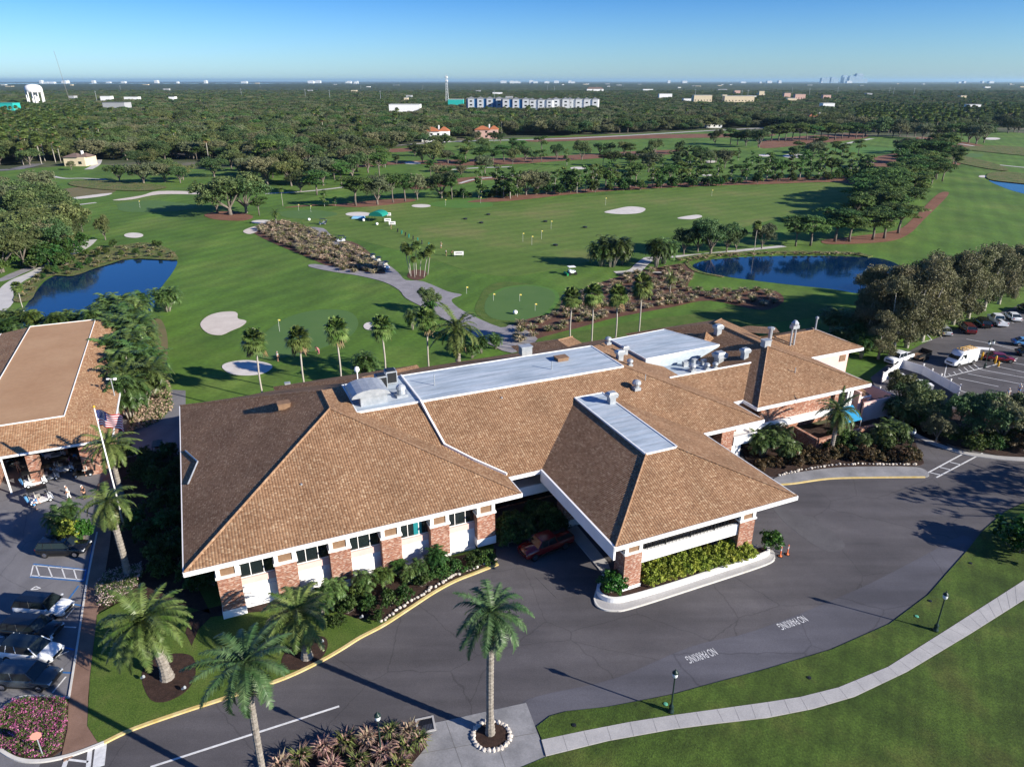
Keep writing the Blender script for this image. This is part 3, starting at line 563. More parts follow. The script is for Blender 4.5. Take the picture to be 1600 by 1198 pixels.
# ------------------------------------------------------------------ clubhouse (local axes u along the front, v to the back)
K_, ZE = .36, 6.3
club = thing('clubhouse', 'sprawling brick clubhouse under brown tiled hip roofs with grey flat decks', 'clubhouse', (0, 0, 0), TH)
r = MB()
for p in [
    [(-5.6, 55.3, 6.3), (25.3, 55.3, 6.3), (9.85, 70.75, 11.862)],
    [(-5.6, 91.4, 6.3), (-5.6, 55.3, 6.3), (9.85, 70.75, 11.862), (9.85, 75.95, 11.862)],
    [(25.3, 55.3, 6.3), (25.3, 58.7, 6.3), (12.94, 71.06, 10.75), (12.94, 79, 10.75), (9.85, 75.95, 11.862), (9.85, 70.75, 11.862)],
    [(25.3, 58.7, 6.3), (29.2, 58.7, 6.3), (37.8, 67.3, 9.396), (41.4, 67.3, 9.396), (50, 58.7, 6.3), (59, 58.7, 6.3), (46.64, 71.06, 10.75), (12.94, 71.06, 10.75)],
    [(59, 58.7, 6.3), (59, 64.3, 6.3), (53.17, 70.13, 8.4), (57, 70.13, 7.02), (57, 77.5, 7.02), (53.17, 77.5, 8.4), (53.17, 85.53, 8.4), (46.64, 79, 10.75), (46.64, 71.06, 10.75)],
    [(-5.6, 91.4, 6.3), (9.85, 75.95, 11.862), (12.94, 79, 10.75), (46.64, 79, 10.75), (53.17, 85.53, 8.4), (66.5, 85.53, 8.4), (58.2, 93.83, 5.42), (5, 93.83, 5.42), (2.6, 91.4, 6.3)],
    # portico
    [(29.2, 43.9, 6.3), (50, 43.9, 6.3), (41.4, 52.5, 9.396), (37.8, 52.5, 9.396)],
    [(29.2, 58.7, 6.3), (29.2, 43.9, 6.3), (37.8, 52.5, 9.396), (37.8, 67.3, 9.396)],
    [(50, 43.9, 6.3), (50, 58.7, 6.3), (41.4, 67.3, 9.396), (41.4, 52.5, 9.396)],
    # east bodies
    [(59, 64.3, 6.3), (60.7, 64.3, 6.3), (66.53, 70.13, 8.4), (53.17, 70.13, 8.4)],
    [(60.7, 92.7, 6.3), (60.7, 61.65, 6.3), (70.4, 71.35, 9.792), (70.4, 83, 9.792)],
    [(60.7, 61.65, 6.3), (80.1, 61.65, 6.3), (70.4, 71.35, 9.792)],
    [(80.1, 61.65, 6.3), (80.1, 72.4, 6.3), (74.9, 77.6, 8.172), (80.1, 82.8, 6.3), (80.1, 92.7, 6.3), (70.4, 83, 9.792), (70.4, 71.35, 9.792)],
    [(80.1, 92.7, 6.3), (60.7, 92.7, 6.3), (70.4, 83, 9.792)],
    [(80.1, 72.4, 6.3), (90.7, 72.4, 6.3), (85.5, 77.6, 8.172), (74.9, 77.6, 8.172)],
    [(90.7, 72.4, 6.3), (90.7, 82.8, 6.3), (85.5, 77.6, 8.172)],
    [(90.7, 82.8, 6.3), (80.1, 82.8, 6.3), (74.9, 77.6, 8.172), (85.5, 77.6, 8.172)],
    # rear hips
    [(6, 95, 5.5), (6, 84, 5.5), (16.2, 84, 9.1), (16.2, 84.8, 9.1)], [(26.4, 84, 5.5), (26.4, 95, 5.5), (16.2, 84.8, 9.1), (16.2, 84, 9.1)], [(26.4, 95, 5.5), (6, 95, 5.5), (16.2, 84.8, 9.1)],
    [(42, 96.3, 5.7), (42, 86, 5.7), (47.5, 86, 7.7), (47.5, 90.8, 7.7)], [(53, 86, 5.7), (53, 96.3, 5.7), (47.5, 90.8, 7.7), (47.5, 86, 7.7)], [(53, 96.3, 5.7), (42, 96.3, 5.7), (47.5, 90.8, 7.7)],
    [(82.5, 88.5, 6.0), (76, 88.5, 6.0), (79.2, 80, 7.7), (81, 80, 7.7)], [(86, 86, 6.0), (82.5, 88.5, 6.0), (81, 80, 7.7)],
    # little cap by the east deck, low shed on the east end
    [(65.3, 78.8, 8.2), (68.3, 78.8, 8.2), (66.8, 80.3, 9.7)], [(68.3, 78.8, 8.2), (68.3, 81.8, 8.2), (66.8, 80.3, 9.7)], [(65.3, 81.8, 8.2), (65.3, 78.8, 8.2), (66.8, 80.3, 9.7)], [(68.3, 81.8, 8.2), (65.3, 81.8, 8.2), (66.8, 80.3, 9.7)],
    [(76.8, 64.0, 3.0), (83.6, 64.0, 3.0), (83.6, 69.5, 4.6), (76.8, 69.5, 4.6)],
]: r.face(p)
roof = r.build('roof', 'roof_tile', club)
# flat decks
b = MB(); b.prism([(12.7, 70.9), (46.5, 70.9), (46.5, 79.1), (12.7, 79.1)], 10.3, 10.80); dk = b.build('flat_deck', 'roof_metal', club)
b = MB(); b.prism([(37.7, 52.4), (41.5, 52.4), (41.5, 67.4), (37.7, 67.4)], 9.1, 9.45); dk2 = b.build('flat_deck', 'roof_metal', club)
b = MB(); b.prism([(53.7, 76.4), (66.7, 76.95), (63.4, 86.0), (53.35, 85.2)], 6.9, 8.74); dk3 = b.build('flat_deck', 'roof_metal', club)
b = MB(); b.prism([(55, 70.2), (63, 70.2), (66, 76.9), (54, 76.4)], 6.6, 7.06); b.build('flat_deck', 'roof_metal', club)
def edge(parent, pts, wd, z0, z1, m, name, closed=True):
    bb = MB(); q = pts+[pts[0]] if closed else pts
    for i in range(len(q)-1):
        ribbon(bb, [q[i], q[i+1]], wd, z0, z1)
    return bb.build(name, m, parent)
edge(dk, [(12.7, 70.9), (46.5, 70.9), (46.5, 79.1), (12.7, 79.1)], .14, 10.6, 10.87, 'white_paint', 'drip_edge')
edge(dk2, [(37.7, 52.4), (41.5, 52.4), (41.5, 67.4), (37.7, 67.4)], .14, 9.2, 9.52, 'white_paint', 'drip_edge')
edge(dk3, [(53.7, 76.4), (66.7, 76.95), (63.4, 86.0), (53.35, 85.2)], .10, 8.6, 8.79, 'white_paint', 'drip_edge')
b = MB(); ribbon(b, [(53.2, 70.1), (66.6, 70.1)], .16, 7.2, 8.52); b.build('coping', 'white_paint', club)
for a, c in [((9.85, 75.95, 11.9), (9.85, 70.75, 11.9)), ((-5.6, 55.3, 6.33), (9.85, 70.75, 11.9)), ((25.3, 55.3, 6.33), (9.85, 70.75, 11.9)), ((-5.6, 91.4, 6.33), (9.85, 75.95, 11.9)), ((29.2, 43.9, 6.33), (37.75, 52.4, 9.42)), ((50, 43.9, 6.33), (41.45, 52.4, 9.42)), ((59, 58.7, 6.33), (46.6, 71.1, 10.78)),
             ((60.7, 61.65, 6.33), (70.4, 71.35, 9.83)), ((80.1, 61.65, 6.33), (70.4, 71.35, 9.83)), ((70.4, 71.35, 9.83), (70.4, 83, 9.83)), ((80.1, 92.7, 6.33), (70.4, 83, 9.83)), ((90.7, 72.4, 6.33), (85.5, 77.6, 8.2)), ((74.9, 77.6, 8.2), (85.5, 77.6, 8.2)), ((85.5, 77.6, 8.2), (90.7, 82.8, 6.33)), ((47.5, 90.8, 7.7), (53, 96.3, 5.73))]:
    b = MB(); a, c = Vector(a), Vector(c); n = max(2, int((c-a).length/.42))
    for i in range(n):
        p, q = a.lerp(c, i/n), a.lerp(c, (i+1.15)/n); b.tube([p+Vector((0, 0, .01)), q-Vector((0, 0, .03))], [.10, .125], 6)
    b.build('ridge_cap', 'ridge_tile', roof)
# white fascia and soffit
b = MB()
def fasc(b, pts, z0=5.88, z1=6.31, wd=.09):
    for i in range(len(pts)-1): ribbon(b, [pts[i], pts[i+1]], wd, z0, z1)
fasc(b, [(-5.66, 91.5), (-5.66, 55.24), (25.36, 55.24), (25.36, 58.62), (29.1, 58.62)])
fasc(b, [(29.12, 58.7), (29.12, 43.82)], 4.95, 6.34, .2)
fasc(b, [(29.1, 43.82), (50.08, 43.82), (50.08, 58.6)]); fasc(b, [(50.1, 58.62), (59.08, 58.62), (59.08, 64.22), (60.6, 64.22)]); fasc(b, [(60.62, 64.3), (60.62, 61.57), (80.18, 61.57), (80.18, 72.3)])
fasc(b, [(80.2, 72.32), (90.78, 72.32), (90.78, 82.9)]); fasc(b, [(76.8, 63.92), (83.68, 63.92)], 2.8, 3.04)
b.build('fascia', 'white_paint', club)
b = MB()
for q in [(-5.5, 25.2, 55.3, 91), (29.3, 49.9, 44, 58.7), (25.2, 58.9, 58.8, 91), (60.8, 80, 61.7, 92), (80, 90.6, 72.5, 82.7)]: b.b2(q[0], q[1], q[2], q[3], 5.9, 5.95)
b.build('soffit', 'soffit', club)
# expansion kerb running down the tiles
front = (6.3-K_*58.7, 0, K_)
p0 = L(627, 587, 10.87); p1 = L(658, 628, 10.8); pts = [(p0[0], p0[1], 10.9), (p1[0], p1[1], 10.9)]
for q in [(672, 655), (695, 696), (740, 719), (792, 742)]: u, v, z = LP(*q, *front); pts.append((u, v, z+.1))
b = MB()
for i in range(len(pts)-1):
    a, c = pts[i], pts[i+1]; A, B = ribbon_pts([a[:2], c[:2]], .2)
    vs = [(*A[0], a[2]-.3), (*B[0], a[2]-.3), (*B[1], c[2]-.3), (*A[1], c[2]-.3), (*A[0], a[2]+.14), (*B[0], a[2]+.14), (*B[1], c[2]+.14), (*A[1], c[2]+.14)]
    b.add(vs, [(4, 5, 6, 7), (0, 1, 5, 4), (2, 3, 7, 6), (1, 2, 6, 5), (3, 0, 4, 7)])
b.build('expansion_kerb', 'white_paint', club)
# snow-guard like diverter on the west slope
wst = (6.3+K_*5.6, K_, 0)
b = MB(); q = [LP(*p, *wst) for p in [(290, 705), (309, 722), (294, 757)]]
b.tube([(x, y, z+.1) for x, y, z in q], .1, 4); b.build('rain_diverter', 'galvanized', club)
# roof fittings
def cowl(name, loc, s, mt='galvanized'):
    b = MB(); b.box((0, 0, .45*s), (.8*s, .8*s, 1.1*s)); b.box((0, 0, 1.0*s), (1.15*s, 1.15*s, .22*s)); b.box((0, 0, 1.22*s), (1.35*s, 1.1*s, .26*s)); b.box((0, 0, 1.43*s), (1.2*s, 1.0*s, .2*s), 0, 0, .7); return b.build(name, mt, club, loc=loc)
def turbine(loc, s):
    b = MB(); b.box((0, 0, .12*s), (.9*s, .9*s, .4*s)); b.lathe([(.34*s, .2*s), (.36*s, .6*s), (.55*s, .7*s), (.6*s, .9*s), (.5*s, 1.15*s), (.22*s, 1.3*s), (.1*s, 1.32*s)], 14); return b.build('turbine_vent', 'galvanized', club, loc=loc)
def pipe(loc, h, rr_=.09, cap=True, mt='galvanized'):
    b = MB(); b.tube([(0, 0, -.2), (0, 0, h)], rr_, 8)
    if cap: b.lathe([(rr_*1.9, h), (rr_*1.9, h+.25), (.02, h+.4)], 8)
    return b.build('vent_pipe', mt, club, loc=loc)
def on(px, py, pl=None, z=None):
    if pl: return LP(px, py, *pl)
    u, v = L(px, py, z); return (u, v, z)
back = (10.75+K_*79, 0, -K_); m3l = (6.3-K_*60.7, K_, 0); m3f = (6.3-K_*61.65, 0, K_); mr_ = (6.3+K_*59, -K_, 0); m3r = (6.3+K_*80.1, -K_, 0); m4f = (6.3-K_*72.4, 0, K_)
cowl('exhaust_cowl', on(955, 630, z=9.4), .95)
turbine(on(994, 608, front), .95); pipe(on(1008, 594, front), .8, .05, False); pipe(on(784, 622, front), .15, .1, False)
cowl('exhaust_cowl', on(968, 562, mr_), .9); cowl('exhaust_cowl', on(976, 553, mr_), .8); turbine(on(984, 571, mr_), .7); turbine(on(950, 537, z=9.9), .8)
for px, py, s in [(1121, 522, 1.0), (1163, 559, .95)]: cowl('exhaust_cowl', on(px, py, m3l), s)
def hvac(loc, d, name='vent_box', mt='galvanized', rz=0):
    b = MB(); b.box((0, 0, d[2]/2), d, rz); b.box((0, 0, d[2]+.05), (d[0]*1.12, d[1]*1.12, .12), rz); return b.build(name, mt, club, loc=loc)
hvac(on(821, 553, z=10.2), (1.5, 1.1, 1.1)); hvac(on(1196, 541, z=9.7), (1.1, .9, .9)); hvac(on(450, 606, back), (.7, .6, .7))
bx = hvac(on(444, 637, wst), (1.3, 1.0, .6), 'louvre_box', 'brown_panel'); bx = hvac(on(877, 562, z=10.8), (1.5, 1.2, .35), 'louvre_box', 'brown_panel')
pipe(on(1203, 527, z=8.8), 1.3, .28); pipe(on(1274, 513, z=8.1), 1.6, .13); pipe(on(1242, 582, m3f), .7, .06, False); pipe(on(471, 757, (6.3-K_*55.3, 0, K_)), .12, .1, False)
b = MB(); b.tube([(-.35, 0, -.3), (-.35, 0, 2.7)], .14, 8); b.tube([(.35, 0, -.3), (.35, 0, 2.7)], .14, 8); b.box((0, 0, 2.9), (1.2, .8, .5)); b.lathe([(.5, 3.1), (.55, 3.5), (.2, 3.9)], 8)
b.build('flue_stack', 'galvanized', club, loc=on(1237, 539, m4f))
# west end of the long deck: hood, condensers, cone vent, mast
u0, v0 = L(578, 628, 10.8)
b = MB(); b.b2(u0-1.2, u0+1.8, v0-.9, v0+1.3, 10.8, 11.9)
hd = b.build('makeup_air_unit', 'galvanized', club)
b = MB(); secs = []
for v in np.linspace(v0-1.1, v0+2.6, 2): secs.append([(u0+2.2*math.cos(t), v, 11.9+.85*math.sin(t)) for t in np.linspace(0, math.pi, 9)])
b.loft(secs); b.build('hood', 'galvanized', hd)
for q in [(596, 606), (611, 598)]:
    u, v = L(*q, 10.8); b = MB(); b.box((u, v, 11.7), (1.3, 1.3, 1.5)); a = b.build('condenser_unit', 'galvanized', club)
    b = MB(); b.box((u, v-.66, 11.7), (1.1, .03, 1.25)); b.box((u, v, 12.5), (1.0, 1.0, .12)); b.build('grille', 'black_metal', a)
u, v = L(627, 618, 10.8); b = MB(); b.box((u, v, 10.95), (1.3, 1.3, .3)); b.lathe([(.5, .3), (.42, .8), (.6, .9), (.5, 1.2), (.2, 1.45)], 14, (u, v, 10.8)); b.build('cone_vent', 'galvanized', club)
for q, h in [((603, 617), .9), ((679, 602), 1.4), ((560, 601), 1.6), ((862, 577), 1.1)]: u, v = L(*q, 10.8); pipe((u, v, 10.8), h, .06, q[0] in (560,))
u, v = L(560, 606, 10.8); b = MB(); b.lathe([(.25, 2.1), (.32, 2.3), (.24, 2.6), (.06, 2.7)], 12, (u, v, 10.8)); b.tube([(u, v, 10.8), (u, v, 13)], .06, 6); b.build('radome', 'white_paint', club)
# well equipment
for q, s in [((1081, 580), .9), ((1104, 577), .75), ((1117, 575), .7)]: u, v = L(*q, 7.06); turbine((u, v, 7.06), s)
u, v = L(1123, 570, 7.06); cowl('exhaust_cowl', (u, v, 7.06), 1.3)
for q in [(1085, 568), (1099, 569), (1137, 568), (1070, 572)]: u, v = L(*q, 7.06); hvac((u, v, 7.06), (.7, .5, .6))
# walls
def wall(b, u0, u1, v0, v1, z0, z1, mi=0): return b.b2(u0, u1, v0, v1, z0, z1, mi)
b = MB(); wall(b, -3.2, 22.6, 57.1, 90, 0, 5.74); wall(b, 22.6, 60, 62.5, 91, 0, 5.74); wall(b, 60, 78.5, 65, 91, 0, 5.74); wall(b, 78.5, 89, 73.6, 82, 0, 5.74); wall(b, 7, 25.5, 90, 94, 0, 5.3)
b.build('brick_wall', 'brick', club)
for i in range(6):
    u0 = -3.3+4.82*i
    if i == 5: u0 = 20.8
    b = MB(); b.b2(u0, u0+1.9, 55.95, 57.2,   .9 if i != 5 else 1.6, 4.35); pl = b.build('brick_pillar', 'brick', club)
    b = MB(); b.b2(u0-.06, u0+1.96, 55.88, 57.2, .75 if i == 5 else 0, .9 if i != 5 else 1.6); b.build('base', 'white_paint', pl); b = MB()
    b.b2(u0-.1, u0+2.0, 55.83, 57.2, 4.35, 4.55)
    b.b2(u0, u0+.34, 55.95, 57.2, 4.55, 5.9); b.b2(u0+1.56, u0+1.9, 55.95, 57.2, 4.55, 5.9); b.build('capital', 'white_paint', pl)
    b = MB(); b.b2(u0+.342, u0+1.558, 56.05, 57.2, 4.55, 5.9); b.build('panel', 'brown_panel', pl)
    if i < 5:
        a, c = u0+1.9, (-3.3+4.82*(i+1) if i < 4 else 20.8)
        b = MB(); b.b2(a, c, 56.75, 57.3, 0, 2.1); b.b2(a, c, 56.85, 57.3, 2.1, 2.6); b.b2(a, c, 56.6, 57.3, 0, .35); b.build('stucco_panel', 'white_stucco', club)
        b = MB(); b.b2(a, c, 56.7, 57.3, 2.6, 3.25); b.build('pink_band', 'pink_stucco', club)
        b = MB(); b.b2(a, c, 56.95, 57.3, 3.25, 5.9); wn = b.build('window', 'glass_dark', club)
        b = MB(); [b.b2(x-.03, x+.03, 56.9, 56.96, 3.27, 5.88) for x in (a+.9, a+2.0)]; b.b2(a, c, 56.88, 56.97, 3.22, 3.30); b.build('frame', 'white_paint', wn)
        if i == 3: b = MB(); b.b2(a+1.5, a+2.3, 56.92, 57.0, 3.35, 5.7); b.build('pane', 'glass_teal', wn)
# recess between wing and portico
b = MB(); b.b2(22.7, 31, 59.6, 62.4, 3.2, 3.5); b.b2(22.7, 30.9, 59.4, 59.7, 3.0, 4.1); b.b2(22.7, 31, 61.6, 61.8, 4.9, 5.25); b.build('balcony', 'white_stucco', club)
b = MB(); b.b2(24, 60, 62.42, 62.5, 4.3, 5.7); b.b2(24, 60, 62.42, 62.5, .3, 2.6); b.build('window', 'glass_dark', club)
b = MB(); b.b2(50.6, 54.4, 62.3, 62.42, 4.2, 5.6); w_ = b.build('window', 'glass_teal', club); b = MB(); [b.b2(x-.05, x+.05, 62.24, 62.31, 4.2, 5.6) for x in (50.6, 51.8, 53.1, 54.4)]; b.b2(50.4, 54.6, 62.2, 62.31, 3.7, 4.2); b.build('frame', 'white_paint', w_)
b = MB(); b.b2(54.8, 56.6, 60.8, 62.4, 0, 5.7); b.build('brick_pillar', 'brick', club)
b = MB(); b.b2(56.7, 60.4, 60.9, 64, 2.9, 3.1); b.b2(56.7, 60.4, 60.7, 60.95, 2.2, 3.4); b.b2(56.7, 58.4, 61.2, 63, 0, 2.8); b.build('terrace', 'white_stucco', club)
# portico
for u0, v0_, nm in [(30.75, 44.55, 1), (43.85, 44.55, 1), (30.75, 56.3, 0), (43.85, 56.3, 0)]:
    b = MB(); b.b2(u0, u0+1.85, v0_, v0_+1.7, .85, 4.45); pl = b.build('brick_pillar', 'brick', club)
    b = MB(); b.b2(u0-.06, u0+1.91, v0_-.06, v0_+1.76, 0, .85); b.build('base', 'white_paint', pl); b = MB(); b.b2(u0-.1, u0+1.95, v0_-.1, v0_+1.8, 4.45, 4.62)
    for du in (0, 1.51):
        for dv in (0, 1.36): b.b2(u0+du, u0+du+.34, v0_+dv, v0_+dv+.34, 4.62, 5.9)
    b.build('capital', 'white_paint', pl)
    b = MB(); b.b2(u0+.35, u0+1.5, v0_+.08, v0_+1.6, 4.62, 5.9); b.build('panel', 'brown_panel', pl)
b = MB(); b.b2(32.6, 43.85, 44.75, 45.15, 2.95, 4.15); b.b2(30.95, 31.3, 46.2, 56.3, 2.95, 4.15); b.b2(45.1, 45.45, 46.2, 56.3, 2.95, 4.15); b.build('beam', 'white_stucco', club)
b = MB(); b.b2(31.3, 45.1, 45.15, 59.4, 3.2, 3.5); b.build('terrace', 'concrete_stained', club)
b = MB()
for z in (4.3, 5.05): b.b2(32.6, 43.85, 44.9, 44.95, z, z+.05)
for i in range(29): u = 32.6+11.25*i/28; b.b2(u-.018, u+.018, 44.9, 44.94, 4.15, 5.05)
for i in range(5): u = 32.6+11.25*i/4; b.b2(u-.05, u+.05, 44.87, 44.97, 4.15, 5.1)
b.build('railing', 'black_metal', club)
for u, v in [(37.1, 47.0), (42.3, 47.2), (37.1, 54), (42.3, 54)]: b = MB(); b.b2(u-.3, u+.3, v-.3, v+.3, 0, 3.2); b.build('brick_pillar', 'brick', club)
# east wing details
b = MB(); b.b2(62.6, 75.5, 62.9, 63.3, 3.2, 5.9); b.build('brick_wall', 'brick', club)
b = MB(); b.b2(62.6, 77.5, 62.6, 63.3, 2.2, 3.2); b.b2(58.5, 62.6, 62.4, 63.0, 2.4, 3.3); b.b2(78.1, 78.5, 62.7, 63.1, 2.2, 5.9); b.b2(77.5, 77.75, 62.7, 62.95, 3.2, 5.9); b.build('stucco_panel', 'white_stucco', club)
b = MB(); b.b2(75.6, 77.4, 63.0, 63.3, 3.4, 5.9); b.build('window', 'glass_dark', club)
b = MB(); b.b2(74.9, 75.6, 62.5, 63.3, 3.2, 5.9); b.build('brick_pillar', 'brick', club)
b = MB(); b.b2(80.2, 80.6, 63, 73.6, 0, 4.4); b.b2(80.6, 89, 73.3, 73.58, 0, 5.74); b.b2(86.6, 86.9, 62.5, 73.4, 0, 3.0); b.b2(80.6, 86.9, 62.3, 62.55, 0, 3.0); b.build('pink_wall', 'pink_stucco', club)
b = MB(); b.b2(82, 84, 73.24, 73.32, .3, 2.3); b.build('door', 'brown_panel', club); b = MB(); b.b2(87.2, 88.4, 73.22, 73.3, 4.2, 5.2); b.build('shutter', 'brown_panel', club)
b = MB(); b.b2(78.6, 83.2, 64.8, 66, 0, 2.75); b.build('stucco_panel', 'white_stucco', club)
# low brick patio wall, awning
pw = thing('patio_wall', 'low brick wall enclosing the patio below the east wing', 'wall')
b = MB(); P_ = [(68.5, 62.4), (68.5, 58.4), (78.8, 58.6)]
b2 = MB()
for i in range(2):
    ribbon(b, [W(*P_[i]), W(*P_[i+1])], .35, 0, 1.7); ribbon(b2, [W(*P_[i]), W(*P_[i+1])], .42, 1.7, 1.78)
b.build('wall', 'brick', pw); b2.build('coping', 'brick', pw)
aw = thing('awning', 'small bright blue sloped awning beside the east end of the clubhouse', 'awning', (*W(76.6, 61.2), 0), TH)
b = MB(); b.loft([[(-1.5, -1.0, 1.9), (-1.5, .9, 3.2), (-1.5, .9, 3.28), (-1.5, -1.0, 1.98)], [(1.5, -1.0, 1.9), (1.5, .9, 3.2), (1.5, .9, 3.28), (1.5, -1.0, 1.98)]]); mat('awning_blue', [(.01, .22, .42)], rough=.6); b.build('canopy', 'awning_blue', aw)
for x in (-1.4, 1.4):
    for y in (-.95, .85): b = MB(); b.tube([(x, y, 0), (x, y, 1.95 if y < 0 else 3.1)], .04, 6); b.build('post', 'white_paint', aw)
# planter wall in front of the portico
pz = thing('planter_wall', 'low curved white planter wall in front of the portico hedge', 'planter', (0, 0, 0))
P2_ = [(943, 905), (934, 925), (940, 936), (958, 942), (985, 938), (1050, 919), (1120, 896), (1186, 874), (1200, 866), (1196, 860)]
b = MB(); ribbon(b, smooth_poly([G(*p) for p in P2_], 5, False), .28, .1, .62); b.build('wall', 'white_stucco', pz)
so_ = MB(); so_.prism([G(*p) for p in P2_], .12, .5); so_.build('soil', 'mulch', pz)

# ------------------------------------------------------------------ cart barn on the west
barn = thing('cart_barn', 'long low brick cart barn with flat brown roof deck and white trim', 'barn', (0, 0, 0), TH)
b = MB(); D1, D2, V1, V2, Z1 = -27.9, -18.4, 92.8, 134, 6.7
for p in [[(-33, 87.8, 5), (-13.3, 87.8, 5), (D2, V1, Z1), (D1, V1, Z1)], [(-13.3, 87.8, 5), (-13.3, 138, 5), (D2, V2, Z1), (D2, V1, Z1)], [(-33, 138, 5), (-33, 87.8, 5), (D1, V1, Z1), (D1, V2, Z1)], [(-13.3, 138, 5), (-33, 138, 5), (D1, V2, Z1), (D2, V2, Z1)]]: b.face(p)
br_ = b.build('roof', 'annex_tile', barn)
b = MB(); b.b2(D1, D2, V1, V2, 6.4, 6.72); b.build('flat_deck', 'annex_deck', barn)
edge(barn, [(D1, V1), (D2, V1), (D2, V2), (D1, V2)], .07, 6.6, 6.82, 'white_paint', 'drip_edge')
b = MB(); fasc(b, [(-33.05, 138), (-33.05, 87.74), (-13.24, 87.74), (-13.24, 138)], 4.78, 5.03, .12); b.build('fascia', 'white_paint', barn)
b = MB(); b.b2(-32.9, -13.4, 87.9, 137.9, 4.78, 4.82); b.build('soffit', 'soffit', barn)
b = MB(); b.b2(-32.5, -14, 98, 137, 0, 4.78); b.b2(-17.2, -14, 89.2, 98, 0, 4.78); b.b2(-22.6, -21.5, 89.2, 90.6, 0, 4.78); b.b2(-28.2, -26.2, 89.2, 98, 0, 4.78); b.b2(-32.5, -31.5, 89.2, 98, 0, 4.78); b.build('brick_wall', 'brick', barn)
b = MB(); b.b2(-26.2, -17.2, 97.4, 98, .1, 4.2); b.build('dark_interior', 'void', barn)  # near-black sheet standing for the shade inside the barn openings
b = MB(); [b.b2(u-.08, u+.08, 88.1, 88.26, 0, 4.78) for u in (-24.6,)]; b.build('post', 'white_paint', barn)
# ------------------------------------------------------------------ plants
def leaf_cloud(clumps, per, size, flat=.6, droop=0., seed=1, up=.5, jit=.5):
    """clumps: array (n,4) centre+radius -> quads of leaf sprays gathered round each clump"""
    R = np.random.default_rng(seed); n = len(clumps); N = n*per
    c = np.repeat(clumps[:, :3], per, 0); r = np.repeat(clumps[:, 3], per)
    d = R.normal(size=(N, 3)); d /= np.linalg.norm(d, axis=1)[:, None]
    rad = r*R.uniform(.45, 1, N)**.6
    p = c+d*rad[:, None]*np.array([1, 1, flat])
    nrm = d+R.normal(size=(N, 3))*jit+np.array([0, 0, up]); nrm /= np.linalg.norm(nrm, axis=1)[:, None]
    t = np.cross(nrm, R.normal(size=(N, 3))); t /= np.linalg.norm(t, axis=1)[:, None]
    if droop: t[:, 2] -= droop; t /= np.linalg.norm(t, axis=1)[:, None]
    b = np.cross(nrm, t); s = size*R.uniform(.6, 1.35, N)[:, None]; a = R.uniform(.45, .9, N)[:, None]
    V = np.stack([p-t*s*.5, p+b*s*a*.5, p+t*s*.5, p-b*s*a*.5], 1).reshape(-1, 3)
    return V, np.arange(N*4).reshape(N, 4)
def clumps_in(blobs, n, rc, seed, shell=.55, zmin=None):
    R = np.random.default_rng(seed); out = []
    wts = np.array([b[3]*b[4] for b in blobs]); wts = wts/wts.sum()
    for _ in range(n):
        b = blobs[R.choice(len(blobs), p=wts)]
        d = R.normal(size=3); d /= np.linalg.norm(d)
        if d[2] < -.35: d[2] *= -.6
        k = R.uniform(shell, 1)
        out.append((b[0]+d[0]*b[3]*k, b[1]+d[1]*b[3]*k, b[2]+d[2]*b[4]*k, rc*R.uniform(.6, 1.3)))
    return np.array(out)
def limbs(b, base, tips, r0, fork, n=6, seed=1, mi=0):
    R = random.Random(seed); f = Vector(fork)
    b.tube([base, Vector(base).lerp(f, .5)+Vector((R.uniform(-.1, .1), R.uniform(-.1, .1), 0)), f], [r0*1.25, r0*.95, r0*.85], n, mi)
    for t in tips:
        t = Vector(t); m = f.lerp(t, .5)+Vector((R.uniform(-.3, .3), R.uniform(-.3, .3), R.uniform(-.1, .4)))
        b.tube([f-Vector((0, 0, .1)), m, t], [r0*.6, r0*.36, r0*.12], 5, mi, False)
def make_tree(name, leaf, seed, blobs, nclump, rc, per, size, trunk_r, fork, bark='bark', up=.5, droop=0, jit=.5, flat=.6, extra_tips=()):
    root = thing(name, 'tree', 'tree'); R = random.Random(seed)
    cl = clumps_in(blobs, nclump, rc, seed)
    V, F = leaf_cloud(cl, per, size, flat, droop, seed+5, up, jit)
    mesh_np('crown', V, F, leaf, parent=root)
    b = MB(); tips = [(x[0]+R.uniform(-.3, .3)*x[3], x[1]+R.uniform(-.3, .3)*x[3], x[2]) for x in blobs]+list(extra_tips)
    limbs(b, (0, 0, -.3), tips, trunk_r, fork, 7, seed); b.build('trunk', bark, root, True)
    return Proto(root)
def rblobs(n, R0, z0, z1, rx, rz, seed, first=True):
    R = random.Random(seed); o = [(0, 0, (z0+z1)/2+.4, rx*1.15, rz*1.2)] if first else []
    for i in range(n):
        t = 2*math.pi*i/n+R.uniform(-.4, .4); k = R0*R.uniform(.7, 1.1); o.append((k*math.cos(t), k*math.sin(t), R.uniform(z0, z1), rx*R.uniform(.75, 1.1), rz*R.uniform(.75, 1.1)))
    return o
